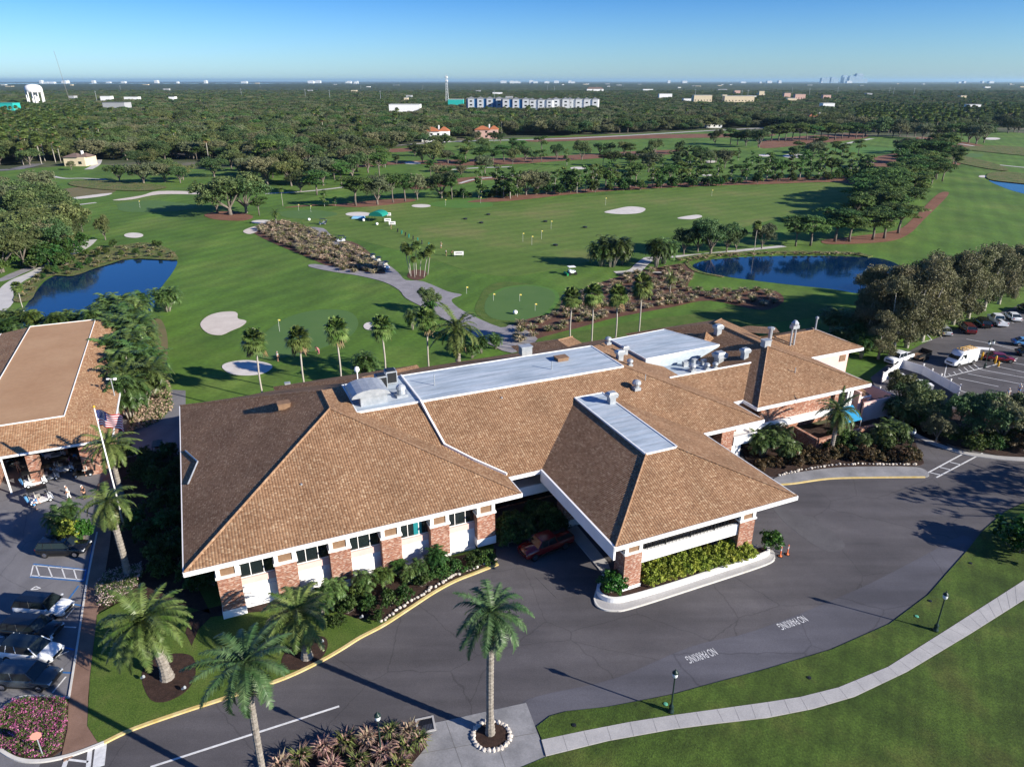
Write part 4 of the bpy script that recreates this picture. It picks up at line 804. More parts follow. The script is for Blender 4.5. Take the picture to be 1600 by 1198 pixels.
# all made about 10 m tall and scaled where they stand
OAK = [make_tree('oak_tree', 'oak_leaf' if i < 2 else 'oak_grey', 11+i, rblobs(8, 3.7, 3.3, 7.2, 2.8, 2.2, 3+i), 300, .85, 44, .36, .36, (0, 0, 1.5)) for i in range(3)]
PIN = [make_tree('pine_tree', 'pine_leaf', 31+i, rblobs(8, 2.0, 4.0, 8.6, 1.6, 1.2, 13+i), 200, .62, 38, .31, .2, (.1, 0, 4.0), 'bark', up=.9, flat=.5) for i in range(3)]
LSE = [make_tree('pine_tree', 'pine_leaf', 51+i, [(random.Random(51+i*7+k).uniform(-1.2, 1.2), random.Random(77+i*5+k).uniform(-1.2, 1.2), 2.9+k*1.1, 1.3-.08*k, .9) for k in range(7)], 85, .62, 20, .48, .15, (0, .1, 4.5), 'trunk_pale', up=.8) for i in range(2)]
MEL = [make_tree('paperbark_tree', 'mela_leaf', 61+i, [(random.Random(i*9+k).uniform(-1.5, 1.5), random.Random(i*5+k+3).uniform(-1.5, 1.5), 2.2+k*.86, 1.75-.07*k, 1.3) for k in range(8)], 340, .62, 60, .2, .25, (0, 0, 2), 'trunk_pale', droop=.9, jit=.9, flat=.9) for i in range(3)]
SHR = [make_tree('shrub', 'shrub_leaf', 71+i, rblobs(4, .45, .45, .85, .5, .45, 33+i), 60, .2, 22, .17, .05, (0, 0, .3), jit=.8, flat=.8) for i in range(3)]
def crown_palm(V, F, M, o, nf, ln, wd, nl, tilt0, tilt1, droop, seed, m, spread=1, vdrop=.25, thick=.62):
    """feather fronds: arching midrib with narrow leaflets on both sides"""
    R = random.Random(seed)
    for i in range(nf):
        az = 2.39996*i+R.uniform(-.25, .25); f = i/(nf-1); el = tilt1+(tilt0-tilt1)*(1-f)+R.uniform(-.12, .12); l = ln*R.uniform(.78, 1.12); dr = R.uniform(.65, 1.6)
        d = Vector((math.cos(az), math.sin(az), 0)); P = Vector(o); seg = 9; prev = P.copy(); pts = []; e = el
        for k in range(seg+1):
            pts.append((prev.copy(), e)); e -= dr*droop/seg*(1+.8*k/seg)
            prev = prev+(d*math.cos(e)+Vector((0, 0, math.sin(e))))*(l/seg)
        side = Vector((-d.y, d.x, 0))
        for k in range(nl):
            s = .1+.9*k/(nl-1); j = s*seg; a = int(min(j, seg-1)); q = pts[a][0].lerp(pts[a+1][0], j-a); e = pts[a][1]
            ax = d*math.cos(e)+Vector((0, 0, math.sin(e))); upv = side.cross(ax)*-1
            w0 = wd*math.sin(math.pi*(.12+.84*s))**.7*R.uniform(.8, 1.1); hw = l/nl*thick
            for sg in (-1, 1):
                tip = q+side*sg*w0+ax*w0*.55-Vector((0, 0, w0*vdrop*R.uniform(.4, 1.5)))+upv*w0*.12
                n = len(V); V += [q-ax*hw*.5, q+ax*hw*.5, tip+ax*hw*.12, tip-ax*hw*.12]; F.append((n, n+1, n+2, n+3)); M.append(m)
        for k in range(seg):
            a, b2_ = pts[k][0], pts[k+1][0]; hw = .045*(1-k/seg)+.012; n = len(V)
            V += [a-side*hw, a+side*hw, b2_+side*hw, b2_-side*hw]; F.append((n, n+1, n+2, n+3)); M.append(m)
def crown_fan(V, F, M, o, nf, pet, rad, seed, m, dry=None):
    R = random.Random(seed)
    for i in range(nf):
        az = 2.39996*i+R.uniform(-.3, .3); f = i/(nf-1); e = 1.35-2.15*f+R.uniform(-.15, .15); mm = dry if (dry is not None and f > .94) else m
        d = Vector((math.cos(az), math.sin(az), 0)); ax = d*math.cos(e)+Vector((0, 0, math.sin(e))); side = Vector((-d.y, d.x, 0)); P = Vector(o); q = P+ax*pet*R.uniform(.8, 1.1); n = len(V)
        V += [P-side*.03, P+side*.03, q+side*.02, q-side*.02]; F.append((n, n+1, n+2, n+3)); M.append(mm); nn = side.cross(ax)
        K = 13
        for k in range(K):
            a = -1.75+3.5*k/(K-1); r_ = rad*R.uniform(.85, 1.08)*(1-.12*abs(a)); dr = ax*math.cos(a)+side*math.sin(a)
            t = q+dr*r_-Vector((0, 0, r_*(.28+.2*R.random()))); mid = q+dr*r_*.55; pr = ax*-math.sin(a)+side*math.cos(a); n = len(V)
            V += [q, mid+pr*r_*.14, t, mid-pr*r_*.14]; F.append((n, n+1, n+2, n+3)); M.append(mm)
def date_palm(name, h, ln, nf, seed, mt='date_frond', lean=(0, 0), tr=.32):
    root = thing(name, 'date palm', 'palm'); V, F, M = [], [], []
    top = Vector((lean[0], lean[1], h))
    crown_palm(V, F, M, top+Vector((0, 0, .15)), nf, ln, ln*.125, 30, -.95, 1.25, 1.0, seed, 0, 1, .5, 1.05)
    crown_palm(V, F, M, top-Vector((0, 0, .1)), 7, ln*.7, ln*.12, 16, -1.3, -1.0, .3, seed+1, 1)
    me = mesh_np('crown', np.array([tuple(v) for v in V]), np.array(F), [mt, 'dry_frond'], M, root)
    b = MB(); pts, rr2 = [], []
    n = max(8, int(h/.16))
    for i in range(n+1):
        f = i/n; p = Vector((lean[0]*f*f, lean[1]*f*f, h*f)); pts.append(p); rr2.append((tr*(1.25-.4*min(1, f*5)) if f < .2 else tr*.87)*(1.07 if i % 2 else .93)*(1.25 if f > .93 else 1))
    b.tube(pts, rr2, 10); b.build('trunk', 'trunk_palm', root, False)
    return Proto(root)
def fan_palm(name, h, seed, rad=1.25, nf=44, tr=.125, bark='trunk_pale', dry=1):
    root = thing(name, 'fan palm', 'palm'); V, F, M = [], [], []
    crown_fan(V, F, M, (0, 0, h), nf, 1.0, rad, seed, 0, 1)
    mesh_np('crown', np.array([tuple(v) for v in V]), np.array(F), ['fan_frond', 'dry_frond'], M, root)
    b = MB(); pts = [(.06*math.sin(i*.9), 0, h*i/10) for i in range(11)]; b.tube(pts, [tr*1.5, tr*1.1]+[tr]*9, 8); b.build('trunk', bark, root, True)
    return Proto(root)
def areca(name, h, nst, seed, leaf='areca_frond', spread=.5):
    nst = int(nst*1.5)
    root = thing(name, 'palm clump', 'palm'); V, F, M = [], [], []; R = random.Random(seed); b = MB()
    for i in range(nst):
        a = R.uniform(0, 6.28); k = R.uniform(.1, 1)*spread; x, y = k*math.cos(a), k*math.sin(a); hh = h*R.uniform(.45, .8); lx, ly = x*2.1, y*2.1
        b.tube([(x*.5, y*.5, 0), (x, y, hh*.5), (lx, ly, hh)], [.07, .06, .05], 5)
        crown_palm(V, F, M, (lx, ly, hh), 10, h*.40, h*.085, 13, .0, 1.35, 1.4, seed*17+i, 0, vdrop=.5, thick=1.0)
    mesh_np('fronds', np.array([tuple(v) for v in V]), np.array(F), [leaf], M, root)
    b.build('stems', 'trunk_pale', root, True); return Proto(root)
def tuft(name, seed, m, n=110, h=1.0, sp=.55, m2=None):
    R = random.Random(seed); V, F, M = [], [], []
    for i in range(n):
        a = R.uniform(0, 6.28); k = R.uniform(.15, 1)*sp; d = Vector((math.cos(a), math.sin(a), 0)); q = d*(.12*R.random()); hh = h*R.uniform(.6, 1.1)
        s = Vector((-d.y, d.x, 0))*.05; m1 = q+d*k*.62+Vector((0, 0, hh*.62)); t = q+d*k*1.25+Vector((0, 0, hh*R.uniform(.25, .85)))
        o = len(V); V += [q-s, q+s, m1+s, m1-s, t]; F.append((o, o+1, o+2, o+3)); F.append((o+3, o+2, o+4, o+4)); mm = 1 if (m2 and i % 3 == 0) else 0; M += [mm, mm]
    me = bpy.data.meshes.new(name); me.from_pydata([tuple(v) for v in V], [], [f if f[2] != f[3] else f[:3] for f in F]); me.materials.append(MATS[m])
    if m2: me.materials.append(MATS[m2])
    me.polygons.foreach_set('material_index', M)
    o = bpy.data.objects.new(name, me); C.objects.link(o); KIDMAP[o.name] = []; o['category'] = 'grass clump'
    return Proto(o)

# near date palms: each with its own height and lean
def placed(p, px, py, lab, rz=0, s=1, cat=None, grp=None): return p.place((*G(px, py), 0), rz, s, lab, grp, cat)
placed(date_palm('date_palm', 5.6, 3.8, 66, 1, lean=(-.9, .1), tr=.46), 262, 1060, 'stout leaning date palm in the kidney shaped mulch bed on the corner lawn')
placed(date_palm('date_palm', 4.6, 3.6, 62, 2, lean=(-.3, .1), tr=.42), 480, 1028, 'short thick date palm in the mulch bed between the lawn and the yellow kerb')
placed(date_palm('date_palm', 12.2, 3.4, 40, 3, 'date_silver', (.15, .1), .25), 421, 1262, 'tall slender date palm at the bottom edge whose trunk crosses the road line')
placed(date_palm('date_palm', 11.0, 3.3, 42, 4, 'date_silver', (.2, 0), .30), 766, 1146, 'tall solitary date palm in a ring of white stones beside the drive')
placed(date_palm('date_palm', 8.6, 3.3, 30, 5, lean=(-.3, .2), tr=.34), 203, 906, 'date palm with sparse fronds rising in front of the flagpole')
DPR = date_palm('date_palm', 6.6, 3.4, 44, 6, tr=.32)
placed(DPR, 190, 775, 'date palm behind the flag beside the cart barn corner')
placed(DPR, 1297, 712, 'date palm standing over the brick patio wall east of the portico', 1, .95)
placed(DPR, 1046, 462, 'bushy date palm at the top of the mulch bed beyond the clubhouse roof', 2, .62)
placed(DPR, 717, 604, 'date palm with wide fronds behind the clubhouse next to the cart path', 3, 1.45)
placed(DPR, 432, 352, 'small date palm at the head of the ornamental grass bed', 4, .62)
FP1 = fan_palm('fan_palm', 10, 5); FP2 = fan_palm('fan_palm', 10, 6)
for i, (px, cy, h) in enumerate([(397, 530, 0), (466, 527, 0), (525, 512, 0), (597, 508, 0), (666, 496, 0), (893, 463, 0), (928, 457, 0), (966, 459, 0), (1004, 443, 0)]):
    # the foot stands behind the roof: on the lawn strip about 98..101 m back from the front axis
    lo, hi = 560., 720.
    vt = 98.5 if i < 5 else 103
    for _ in range(30):
        m_ = (lo+hi)/2
        if L(px, m_)[1] > vt: lo = m_
        else: hi = m_
    y = G(px, lo)[1]; hh = HC-y*math.tan(PT+math.atan((cy-599)/FP)); s = hh/10.2
    k = (HC-hh)/HC; x0, y0 = G(px, lo)
    tx = (px-800)/FP*(y0*CP-(hh-HC)*SP)
    lab = ['westmost', 'second from the west', 'third from the west', 'fourth from the west', 'eastmost'][i]+' of the five tall fan palms behind the long grey deck' if i < 5 else ['westmost', 'second from the west', 'third from the west', 'eastmost'][i-5]+' of the four tall fan palms in front of the mulch bed'
    (FP1 if i % 2 else FP2).place((tx, y0, 0), i*1.3, (1.0, 1.0, s), lab, 'tall fan palms behind the clubhouse', 'palm')
AR1 = areca('areca_palm', 5, 9, 1); AR2 = areca('areca_palm', 5, 12, 2, spread=.9); AR3 = areca('areca_palm', 5, 8, 3, 'shrub_leaf')
def pal(p, px, py, h, lab, grp=None, rz=0, base=5): return p.place((*G(px, py), 0), rz, h/base, lab, grp, 'palm')
pal(AR2, 262, 487, 5.5, 'bushy palm clump at the east tip of the west pond', rz=1)
pal(FP2, 40, 497, 6.5, 'lone fan palm at the near bank of the west pond', base=10)
for i, (px, py, h) in enumerate([(205, 655, 7.5), (222, 640, 8), (205, 620, 8.5), (232, 605, 8), (215, 590, 8.5), (195, 585, 8), (225, 570, 8), (205, 560, 8), (185, 548, 7.5), (220, 545, 8), (200, 530, 7.5), (170, 530, 7), (215, 515, 7), (185, 510, 7), (160, 520, 6.5), (225, 500, 6)]):
    pal([AR1, AR2][i % 2], px, py, h, 'tall feathery bamboo palm clump in the screen between cart barn and green', 'bamboo palms screening the cart barn', i)
for i, (px, py) in enumerate([(150, 515), (120, 525), (95, 530), (70, 540), (45, 545), (20, 540), (0, 535), (25, 520), (60, 525), (110, 515)]):
    pal([AR1, AR2, AR3][i % 3], px, py, 4.5+.5*(i % 3), 'low palm clump along the near bank of the west pond', 'palm clumps along the west pond', i)
for i, (px, py, h) in enumerate([(642, 432, 8), (650, 430, 9.5), (656, 432, 7), (640, 428, 9), (662, 434, 8), (668, 430, 9), (648, 434, 6)]):
    FPx = FP1 if i % 2 else FP2
    o = FPx.place((*G(px, py), 0), i, h/11*.85, 'slender palm in the leaning cluster on the small mulch ring by the cart path', 'palms on the mulch ring', 'palm'); o.rotation_euler = ((-.1, .0, .08, .12, -.08, .15, .05)[i], (-.05, .05, .12, -.1, .2, .18, .0)[i], 0)
for px, py, h, lab in [(573, 600, 6, 'dark drooping palm clump behind the long deck near the small bunker'), (645, 515, 4.5, 'small palm pair on the grass west of the cart path'), (752, 552, 3.4, 'low palm clump behind the clubhouse beside the paved path'), (775, 545, 3, 'short palm clump where the paved path meets the clubhouse'), (738, 560, 3.4, 'spreading palm clump at the foot of the wide date palm'),
                       (955, 417, 8.5, 'tall multi stemmed palm grove west of the fork in the cart path'), (972, 414, 8, 'palm clump on the east side of the palm grove'), (1025, 418, 8, 'dense palm clump between the fork in the path and the big oak'), (1036, 412, 7, 'palm clump leaning against the big dark oak'), (940, 416, 7, 'palm clump on the west side of the palm grove')]:
    pal([AR1, AR2, AR3][int(px) % 3], px, py, h, lab, rz=px)
pal(FP1, 129, 362, 7.5, 'fan palm beside the bend of the west cart path', base=10); pal(FP2, 1178, 394, 7.5, 'fan palm on the far bank of the east pond', base=10); pal(FP1, 442, 322, 6, 'short palm in the rough by the practice tee', base=10)
# round tree by the path fork, specimen shrubs
placed(OAK[0], 672, 487, 'round dark green tree in the island where the cart paths fork', 1, (.42, .42, .58)); placed(SHR[0], 672, 492, 'low shrub at the foot of the round tree on the path island', 0, 2)

# course trees: (kind, base x, base y, top y)
TL = [('o', 360, 336, 262, 1.25), ('o', 340, 333, 272, .9), ('o', 385, 333, 266, 1.0), ('o', 10, 345, 272, 1.1), ('o', 45, 352, 280, 1.1), ('o', 80, 345, 285, 1), ('o', 20, 390, 318, 1.1), ('o', 60, 398, 325, 1.1), ('o', 95, 392, 335, 1), ('o', 115, 385, 330, .8), ('o', 5, 425, 350, 1), ('o', 38, 415, 345, .9), ('g', 0, 320, 272, 1), ('g', 60, 315, 278, 1), ('o', 165, 375, 332, .6), ('g', 225, 287, 250, 1.3), ('g', 258, 285, 252, 1.1), ('o', 282, 286, 256, .9),
      ('p', 405, 337, 303, 1), ('l', 507, 323, 297, 1), ('l', 524, 322, 310, 1), ('p', 556, 322, 268, 1.2), ('g', 590, 320, 268, .95), ('p', 614, 317, 266, 1), ('p', 633, 315, 267, 1.2), ('g', 652, 312, 266, .8), ('o', 690, 310, 262, 1.05), ('p', 706, 311, 266, 1.1), ('l', 724, 310, 292, 1), ('l', 748, 310, 286, 1), ('l', 752, 309, 262, 1), ('l', 776, 308, 258, 1), ('l', 787, 310, 268, 1), ('l', 797, 311, 262, 1), ('l', 808, 308, 268, 1),
      ('o', 450, 284, 230, .9), ('o', 470, 300, 262, 1), ('g', 505, 290, 240, 1), ('p', 495, 305, 262, 1.2), ('g', 550, 274, 224, 1.05), ('g', 575, 270, 228, .9), ('o', 530, 268, 232, 1), ('l', 602, 262, 238, 1), ('o', 620, 258, 240, .7), ('o', 677, 256, 217, 1.1), ('o', 660, 255, 225, .8), ('g', 700, 256, 232, 1), ('p', 727, 253, 224, 1.5), ('p', 751, 257, 225, 1.5), ('p', 787, 253, 222, 1.5), ('p', 771, 254, 230, 1.2), ('g', 720, 276, 256, 1),
      ('o', 664, 227, 206, 1), ('o', 690, 226, 209, .8), ('g', 745, 223, 203, 1), ('o', 772, 222, 204, 1), ('o', 782, 224, 206, .9), ('g', 112, 266, 250, .8), ('g', 805, 306, 268, 1), ('g', 822, 305, 264, 1.1), ('g', 838, 304, 262, 1.1), ('o', 850, 300, 272, .9)]
for x, y in [(865, 303), (878, 301), (885, 300), (893, 301), (901, 302), (907, 300), (915, 299), (925, 299), (932, 297), (945, 296), (954, 296), (963, 294), (975, 293), (984, 293), (993, 293), (1020, 292), (1028, 291), (1036, 290), (1047, 290), (1058, 288), (1066, 288), (1077, 288), (1088, 287), (1102, 287), (1120, 287), (1143, 285), (1157, 285), (1166, 285), (1182, 284), (1197, 283), (1210, 282), (1222, 280), (1235, 280), (1249, 279), (1262, 279), (1276, 278), (1285, 278), (1298, 277), (1310, 277), (1325, 278), (1337, 277), (1347, 278), (1360, 279)]:
    TL.append((rnd.choice('lllp'), x+rnd.uniform(-2, 2), y, y-rnd.uniform(32, 46), rnd.uniform(.9, 1.15)))
TL += [('g', 1013, 269, 234, 1.1), ('o', 1012, 250, 224, .8), ('o', 870, 250, 221, .75), ('o', 909, 250, 215, .8), ('o', 937, 242, 220, .8), ('o', 952, 242, 219, .8), ('o', 975, 243, 218, .9), ('p', 985, 244, 220, 1.3), ('o', 1022, 243, 214, .8), ('o', 1062, 240, 217, .8), ('o', 801, 257, 229, .8), ('o', 821, 251, 225, .8), ('o', 832, 254, 232, .8), ('p', 846, 254, 230, 1.2), ('p', 820, 250, 226, 1),
       ('o', 1117, 227, 198, .75), ('p', 1141, 226, 196, 1.3), ('p', 1152, 227, 200, 1.3), ('o', 1186, 231, 196, .9), ('o', 1165, 228, 198, .9), ('g', 1110, 256, 232, .7), ('g', 1132, 263, 230, .7), ('l', 1153, 252, 232, 1), ('l', 1175, 258, 236, 1), ('o', 1055, 262, 240, .7),
       ('o', 1372, 214, 172, 1.3), ('g', 1352, 212, 178, 1), ('g', 1395, 214, 182, 1), ('g', 1420, 241, 212, 1.1), ('g', 1402, 238, 215, .9), ('o', 1240, 250, 225, .7)]
for x in range(1205, 1352, 11): TL.append(('p', x, 221-(x-1205)*.03+rnd.uniform(-2, 2), 190+rnd.uniform(-2, 3), 1.35))
for x in range(1405, 1545, 12): TL.append((rnd.choice('pog'), x, 213+(x-1405)*.09+rnd.uniform(-2, 2), 188+rnd.uniform(-2, 5), 1))
# the pine grove on the right
GRV = [(1243, 385, 333), (1266, 384, 328), (1304, 378, 320), (1327, 378, 325), (1363, 375, 322), (1381, 373, 318), (1403, 365, 310)]
for x, y, t in GRV: TL.append(('P', x, y, t, 1.35))
for k in range(74):
    f = k/73; cx, cy = 1372+118*f, 356-106*f; wd = 40*(1-.35*f)
    x = cx+rnd.uniform(-wd, wd*.3); y = cy+rnd.uniform(-22, 14)+(cx-x)*-.28; TL.append(('P', x, y, y-rnd.uniform(50, 62)*(1-.42*f), 1.25))
TL += [('o', 1110, 398, 334, 1.05), ('o', 1090, 394, 345, .8), ('o', 1135, 394, 348, .8), ('g', 1190, 389, 344, .8), ('o', 1068, 398, 352, .7), ('o', 1150, 392, 352, .6)]
r5 = random.Random(55)
for (x0, x1, y0, y1, n, ks, t0, t1) in [(400, 600, 246, 292, 26, 'ogop', 38, 50), (330, 430, 262, 285, 8, 'og', 30, 40), (0, 130, 345, 425, 16, 'oog', 62, 78), (-60, 90, 300, 345, 10, 'og', 40, 55), (860, 1200, 250, 262, 16, 'lpo', 22, 30), (600, 860, 232, 246, 12, 'op', 22, 30), (640, 760, 270, 300, 5, 'pg', 30, 38), (1210, 1350, 236, 250, 7, 'pg', 22, 30), (1540, 1600, 205, 214, 4, 'og', 22, 28), (180, 300, 262, 285, 5, 'og', 26, 34)]:
    for _ in range(n):
        x, y = r5.uniform(x0, x1), r5.uniform(y0, y1)
        if x0 == 0 and (y > 395 and x > 95 or y > 430-x*.3): continue
        TL.append((r5.choice(ks), x, y, y-r5.uniform(t0, t1), r5.uniform(.9, 1.2)))
LAB = {'o': 'dark green broad oak tree on the golf course', 'g': 'grey green spreading oak tree on the golf course', 'p': 'flat topped pine tree on the golf course', 'l': 'thin stemmed young pine in the row along the driving range', 'P': 'tall pine in the dense grove right of the driving range'}
GRP = {'o': 'dark oaks on the course', 'g': 'grey oaks on the course', 'p': 'flat topped pines on the course', 'l': 'thin pines along the range', 'P': 'pines of the right hand grove'}
SPECIAL = {(360, 336): 'huge spreading oak with open trunks beside the fairway, casting a wide shadow', (1110, 398): 'large round dark oak at the west end of the east pond', (1013, 269): 'broad bare limbed oak between two fairways', (1372, 214): 'very large dark brown green oak at the far end of the course', (225, 287): 'wide low grey oak beside the far reeds on the left', (1420, 241): 'pale open oak beside the far right green'}
for i, (k, x, y, t, wf) in enumerate(TL):
    h = min(18, max(3.5, hgt(x, y, t))); s = h/10
    p = {'o': OAK[i % 2], 'g': OAK[2], 'p': PIN[i % 3], 'l': LSE[i % 2], 'P': PIN[i % 3]}[k]
    lab = SPECIAL.get((x, y))
    wf *= rnd.uniform(1.0, 1.35) if k in 'lpP' else rnd.uniform(.95, 1.15)
    p.place((*G(x, y), 0), rnd.uniform(0, 6.28), (s*wf*(.9 if k in 'og' else 1), s*wf*(.9 if k in 'og' else 1), s), lab or LAB[k], None if lab else GRP[k], 'tree')
for i in range(60):
    f = rnd.random(); x = 780+580*f; y = 308-30*f+rnd.uniform(-2, 1)
    placed(SHR[i % 3], x, y, 'dark low bush under the pine row along the driving range', i, rnd.uniform(1.6, 3.4), 'bush', 'bushes under the pine row')
for i in range(24):
    x = 690+110*rnd.random(); placed(SHR[i % 3], x, 308+rnd.uniform(-2, 2), 'dark low bush under the pine row along the driving range', i, rnd.uniform(1.2, 2.2), 'bush', 'bushes under the pine row')
for i in range(26):
    placed(SHR[i % 3], rnd.uniform(-10, 128), rnd.uniform(385, 432)-0, 'leafy undergrowth bush beside the west cart path', i, rnd.uniform(2.2, 3.6), 'bush', 'undergrowth beside the west cart path')
# paperbark screen by the east car park
MB_ = [(1378, 574, 480), (1400, 566, 420), (1422, 556, 405), (1446, 545, 392), (1470, 532, 388), (1494, 520, 380), (1518, 510, 376), (1542, 498, 376), (1566, 488, 376), (1590, 478, 378), (1614, 468, 378), (1640, 460, 380), (1362, 555, 430), (1378, 540, 400), (1402, 535, 412), (1430, 525, 398), (1462, 512, 394), (1500, 500, 384), (1545, 482, 380), (1352, 520, 425), (1366, 505, 405), (1390, 515, 412), (1590, 462, 380), (1350, 545, 470)]
for i, (x, y, tp) in enumerate(MB_):
    x -= 6; y -= 13; h = min(19, hgt(x, y, tp)); MEL[i % 3].place((*G(x, y), 0), i*1.7, (h/10.0*.95, h/10.0*.95, h/10.2), ('low outermost' if i == 0 else 'tall')+' olive brown paperbark tree '+('at the corner by the clubhouse service yard' if i == 0 else 'in the dense screen behind the east car park'), None if i == 0 else 'paperbark trees screening the car park', 'tree')
# east side planting
for i, (x, y, h, wf) in enumerate([(1440, 668, 6.5, .7), (1422, 650, 6, .6), (1462, 690, 4.5, .7), (1405, 635, 6, .6), (1525, 690, 7.5, .75), (1562, 694, 7.5, .75), (1600, 690, 7, .7), (1500, 660, 5, .5), (1640, 690, 8, .8)]):
    OAK[i % 3].place((*G(x, y), 0), i*2.1, (h/10*wf*1.2, h/10*wf*1.2, h/10), ['leafy tree beside the white picket fence', 'small tree inside the white fenced yard', 'low tree over the side lane corner', 'small tree at the narrow end of the white fence', 'round dark tree at the edge of the east car park', 'second dark tree east of the side lane', 'dark tree at the right border above the drive', 'young tree between the yard and the car park', 'outermost dark tree beyond the right border'][i], None, 'tree')
for i, (x, y, h) in enumerate([(1430, 655, 4.5), (1412, 662, 4), (1385, 650, 3.5), (1190, 712, 4), (1228, 722, 3.6), (1210, 700, 3.5), (1375, 700, 3.6), (1395, 690, 3.4), (1345, 705, 2.8)]):
    pal([AR1, AR2][i % 2], x, y, h, 'green feathery palm clump in the planting '+['by the yard fence', 'over the lane kerb', 'at the lane bend', 'beside the portico roof corner', 'in front of the patio wall corner', 'against the east terrace', 'right of the tall date palm', 'next to the garden lamp', 'below the patio wall'][i], None, i*1.3)
for i, (x, y, h) in enumerate([(1320, 530, 6), (1335, 545, 5), (1300, 520, 5), (1345, 560, 5), (1310, 545, 4.5), (1350, 535, 6)]):
    pal([AR2, AR3][i % 2], x, y, h, 'dark palm clump between the east roof and the paperbark screen', 'dark palms behind the east roof', i)
# big tree outside the right border whose branches shade the drive
SPR = make_tree('open_tree', 'oak_leaf', 95, rblobs(9, 4.3, 5.0, 8.6, 1.6, .9, 96), 70, .8, 22, .4, .34, (0, 0, 3), extra_tips=[(5.5*math.cos(k*.7), 5.5*math.sin(k*.7), 6+.3*k) for k in range(9)])
SPR.place((76, 61.5, 0), 1, (1.45, 1.45, 1.3), 'large open limbed tree beyond the right border shading the crosswalk', None, 'tree'); SPR.place((86, 70, 0), 2.4, (1.3, 1.3, 1.15), 'open tree outside the right border by the drive', None, 'tree')
# hedges and shrubs
HED = make_tree('hedge_bush', 'hedge_lime', 81, rblobs(4, .45, .45, .8, .5, .42, 91), 70, .2, 24, .16, .05, (0, 0, .3), jit=.8, flat=.8)
GLS = make_tree('round_bush', 'hedge_glossy', 82, rblobs(5, .5, .6, 1.3, .62, .6, 92), 110, .2, 28, .15, .06, (0, 0, .3), jit=.8, flat=.9)
CRO = make_tree('croton_bush', 'croton_leaf', 83, rblobs(4, .5, .45, .75, .5, .4, 93), 60, .2, 24, .17, .05, (0, 0, .3), jit=.8)
for i in range(15):
    f = i/14; a, b_ = Vector(G(1008, 912)), Vector(G(1160, 872)); p = a.lerp(b_, f)
    HED.place((p.x+.3, p.y-.35, .4), i*1.9, (1.1, 1.1, .95), 'lime green bush in the clipped hedge along the portico planter', 'hedge bushes along the portico planter', 'bush')
    HED.place((p.x, p.y+.6, .45), i*1.1, (1.15, 1.15, 1.1), 'lime green bush in the clipped hedge along the portico planter', 'hedge bushes along the portico planter', 'bush')
placed(GLS, 957, 930, 'big glossy round bush at the west end of the portico planter', 0, 1.35, 'bush'); placed(GLS, 1203, 862, 'glossy bush with bare lower stem at the east end of the portico planter', 1, 1.3, 'bush'); GLS.place((*G(1594, 862), -1.0), 2, (3.1, 3.1, 2.5), 'large round bush at the right border above the lawn', None, 'bush')
for i, (x, y, s) in enumerate([(545, 960, 1.5), (575, 955, 1.4), (610, 948, 1.6), (632, 935, 1.3), (530, 978, 1.2), (590, 970, 1.0), (660, 918, 1.3), (690, 905, 1.4), (715, 895, 1.3), (737, 886, 1.3), (762, 882, 1.5), (700, 890, 1.3), (672, 910, 1.1), (560, 940, 1.5), (745, 878, 1.2)]):
    placed(SHR[i % 3], x, y, 'green shrub in the bed between the brick pillars and the yellow kerb', i, s*.78, 'bush', 'shrubs in the front bed')
for i, (x, y, h) in enumerate([(522, 950, 3.4), (505, 960, 3), (570, 930, 2.8), (600, 920, 2.6), (655, 905, 2.4), (682, 893, 2.8), (640, 912, 2.2), (625, 900, 2), (480, 955, 2.2)]):
    pal([AR1, AR3][i % 2], x, y, h, 'small palm clump in the bed below the stucco wall panels', 'small palms in the front bed', i)
for i in range(34):
    x, y = rnd.choice([(rnd.uniform(245, 345), rnd.uniform(860, 940)), (rnd.uniform(215, 330), rnd.uniform(765, 870)), (rnd.uniform(195, 290), rnd.uniform(720, 770))])
    placed(SHR[i % 3], x, y, 'dark shrub in the shaded garden west of the clubhouse', i, rnd.uniform(1.2, 2.0), 'bush', 'shrubs in the shaded west garden')
for i in range(16):
    u, v = rnd.uniform(23.5, 30), rnd.uniform(55.6, 59.2); x, y = W(u, v)
    SHR[i % 3].place((x, y, 0), i, rnd.uniform(1.2, 1.9), 'dark shrub in the courtyard between the wing and the portico', 'courtyard shrubs', 'bush')
for i in range(26):
    f = i/25; x = 1185+245*f; y = 737-14*math.sin(f*2.2)-rnd.uniform(0, 14)
    placed(CRO, x, y, 'rust brown low bush in the bed along the east sidewalk', i, rnd.uniform(.9, 1.4), 'bush', 'rust brown bushes along the east sidewalk')
for i in range(14): placed(SHR[i % 3], rnd.uniform(1290, 1420), rnd.uniform(690, 715), 'green shrub in the bed below the patio wall', i, rnd.uniform(1.0, 1.6), 'bush', 'green shrubs below the patio wall')
for i in range(26): placed(SHR[i % 3] if i % 3 else CRO, 1505+rnd.uniform(0, 130), 700+rnd.uniform(-10, 8), 'bush in the thick hedge at the right border above the drive', i, rnd.uniform(1.2, 1.8), 'bush', 'hedge at the right border')
for i in range(22):
    f = i/21; placed(SHR[i % 3], 1375+110*f+rnd.uniform(-6, 14), 642+52*f+rnd.uniform(-8, 0), 'shrub lining the side lane kerb', i, rnd.uniform(1.1, 1.9), 'bush', 'shrubs lining the side lane')
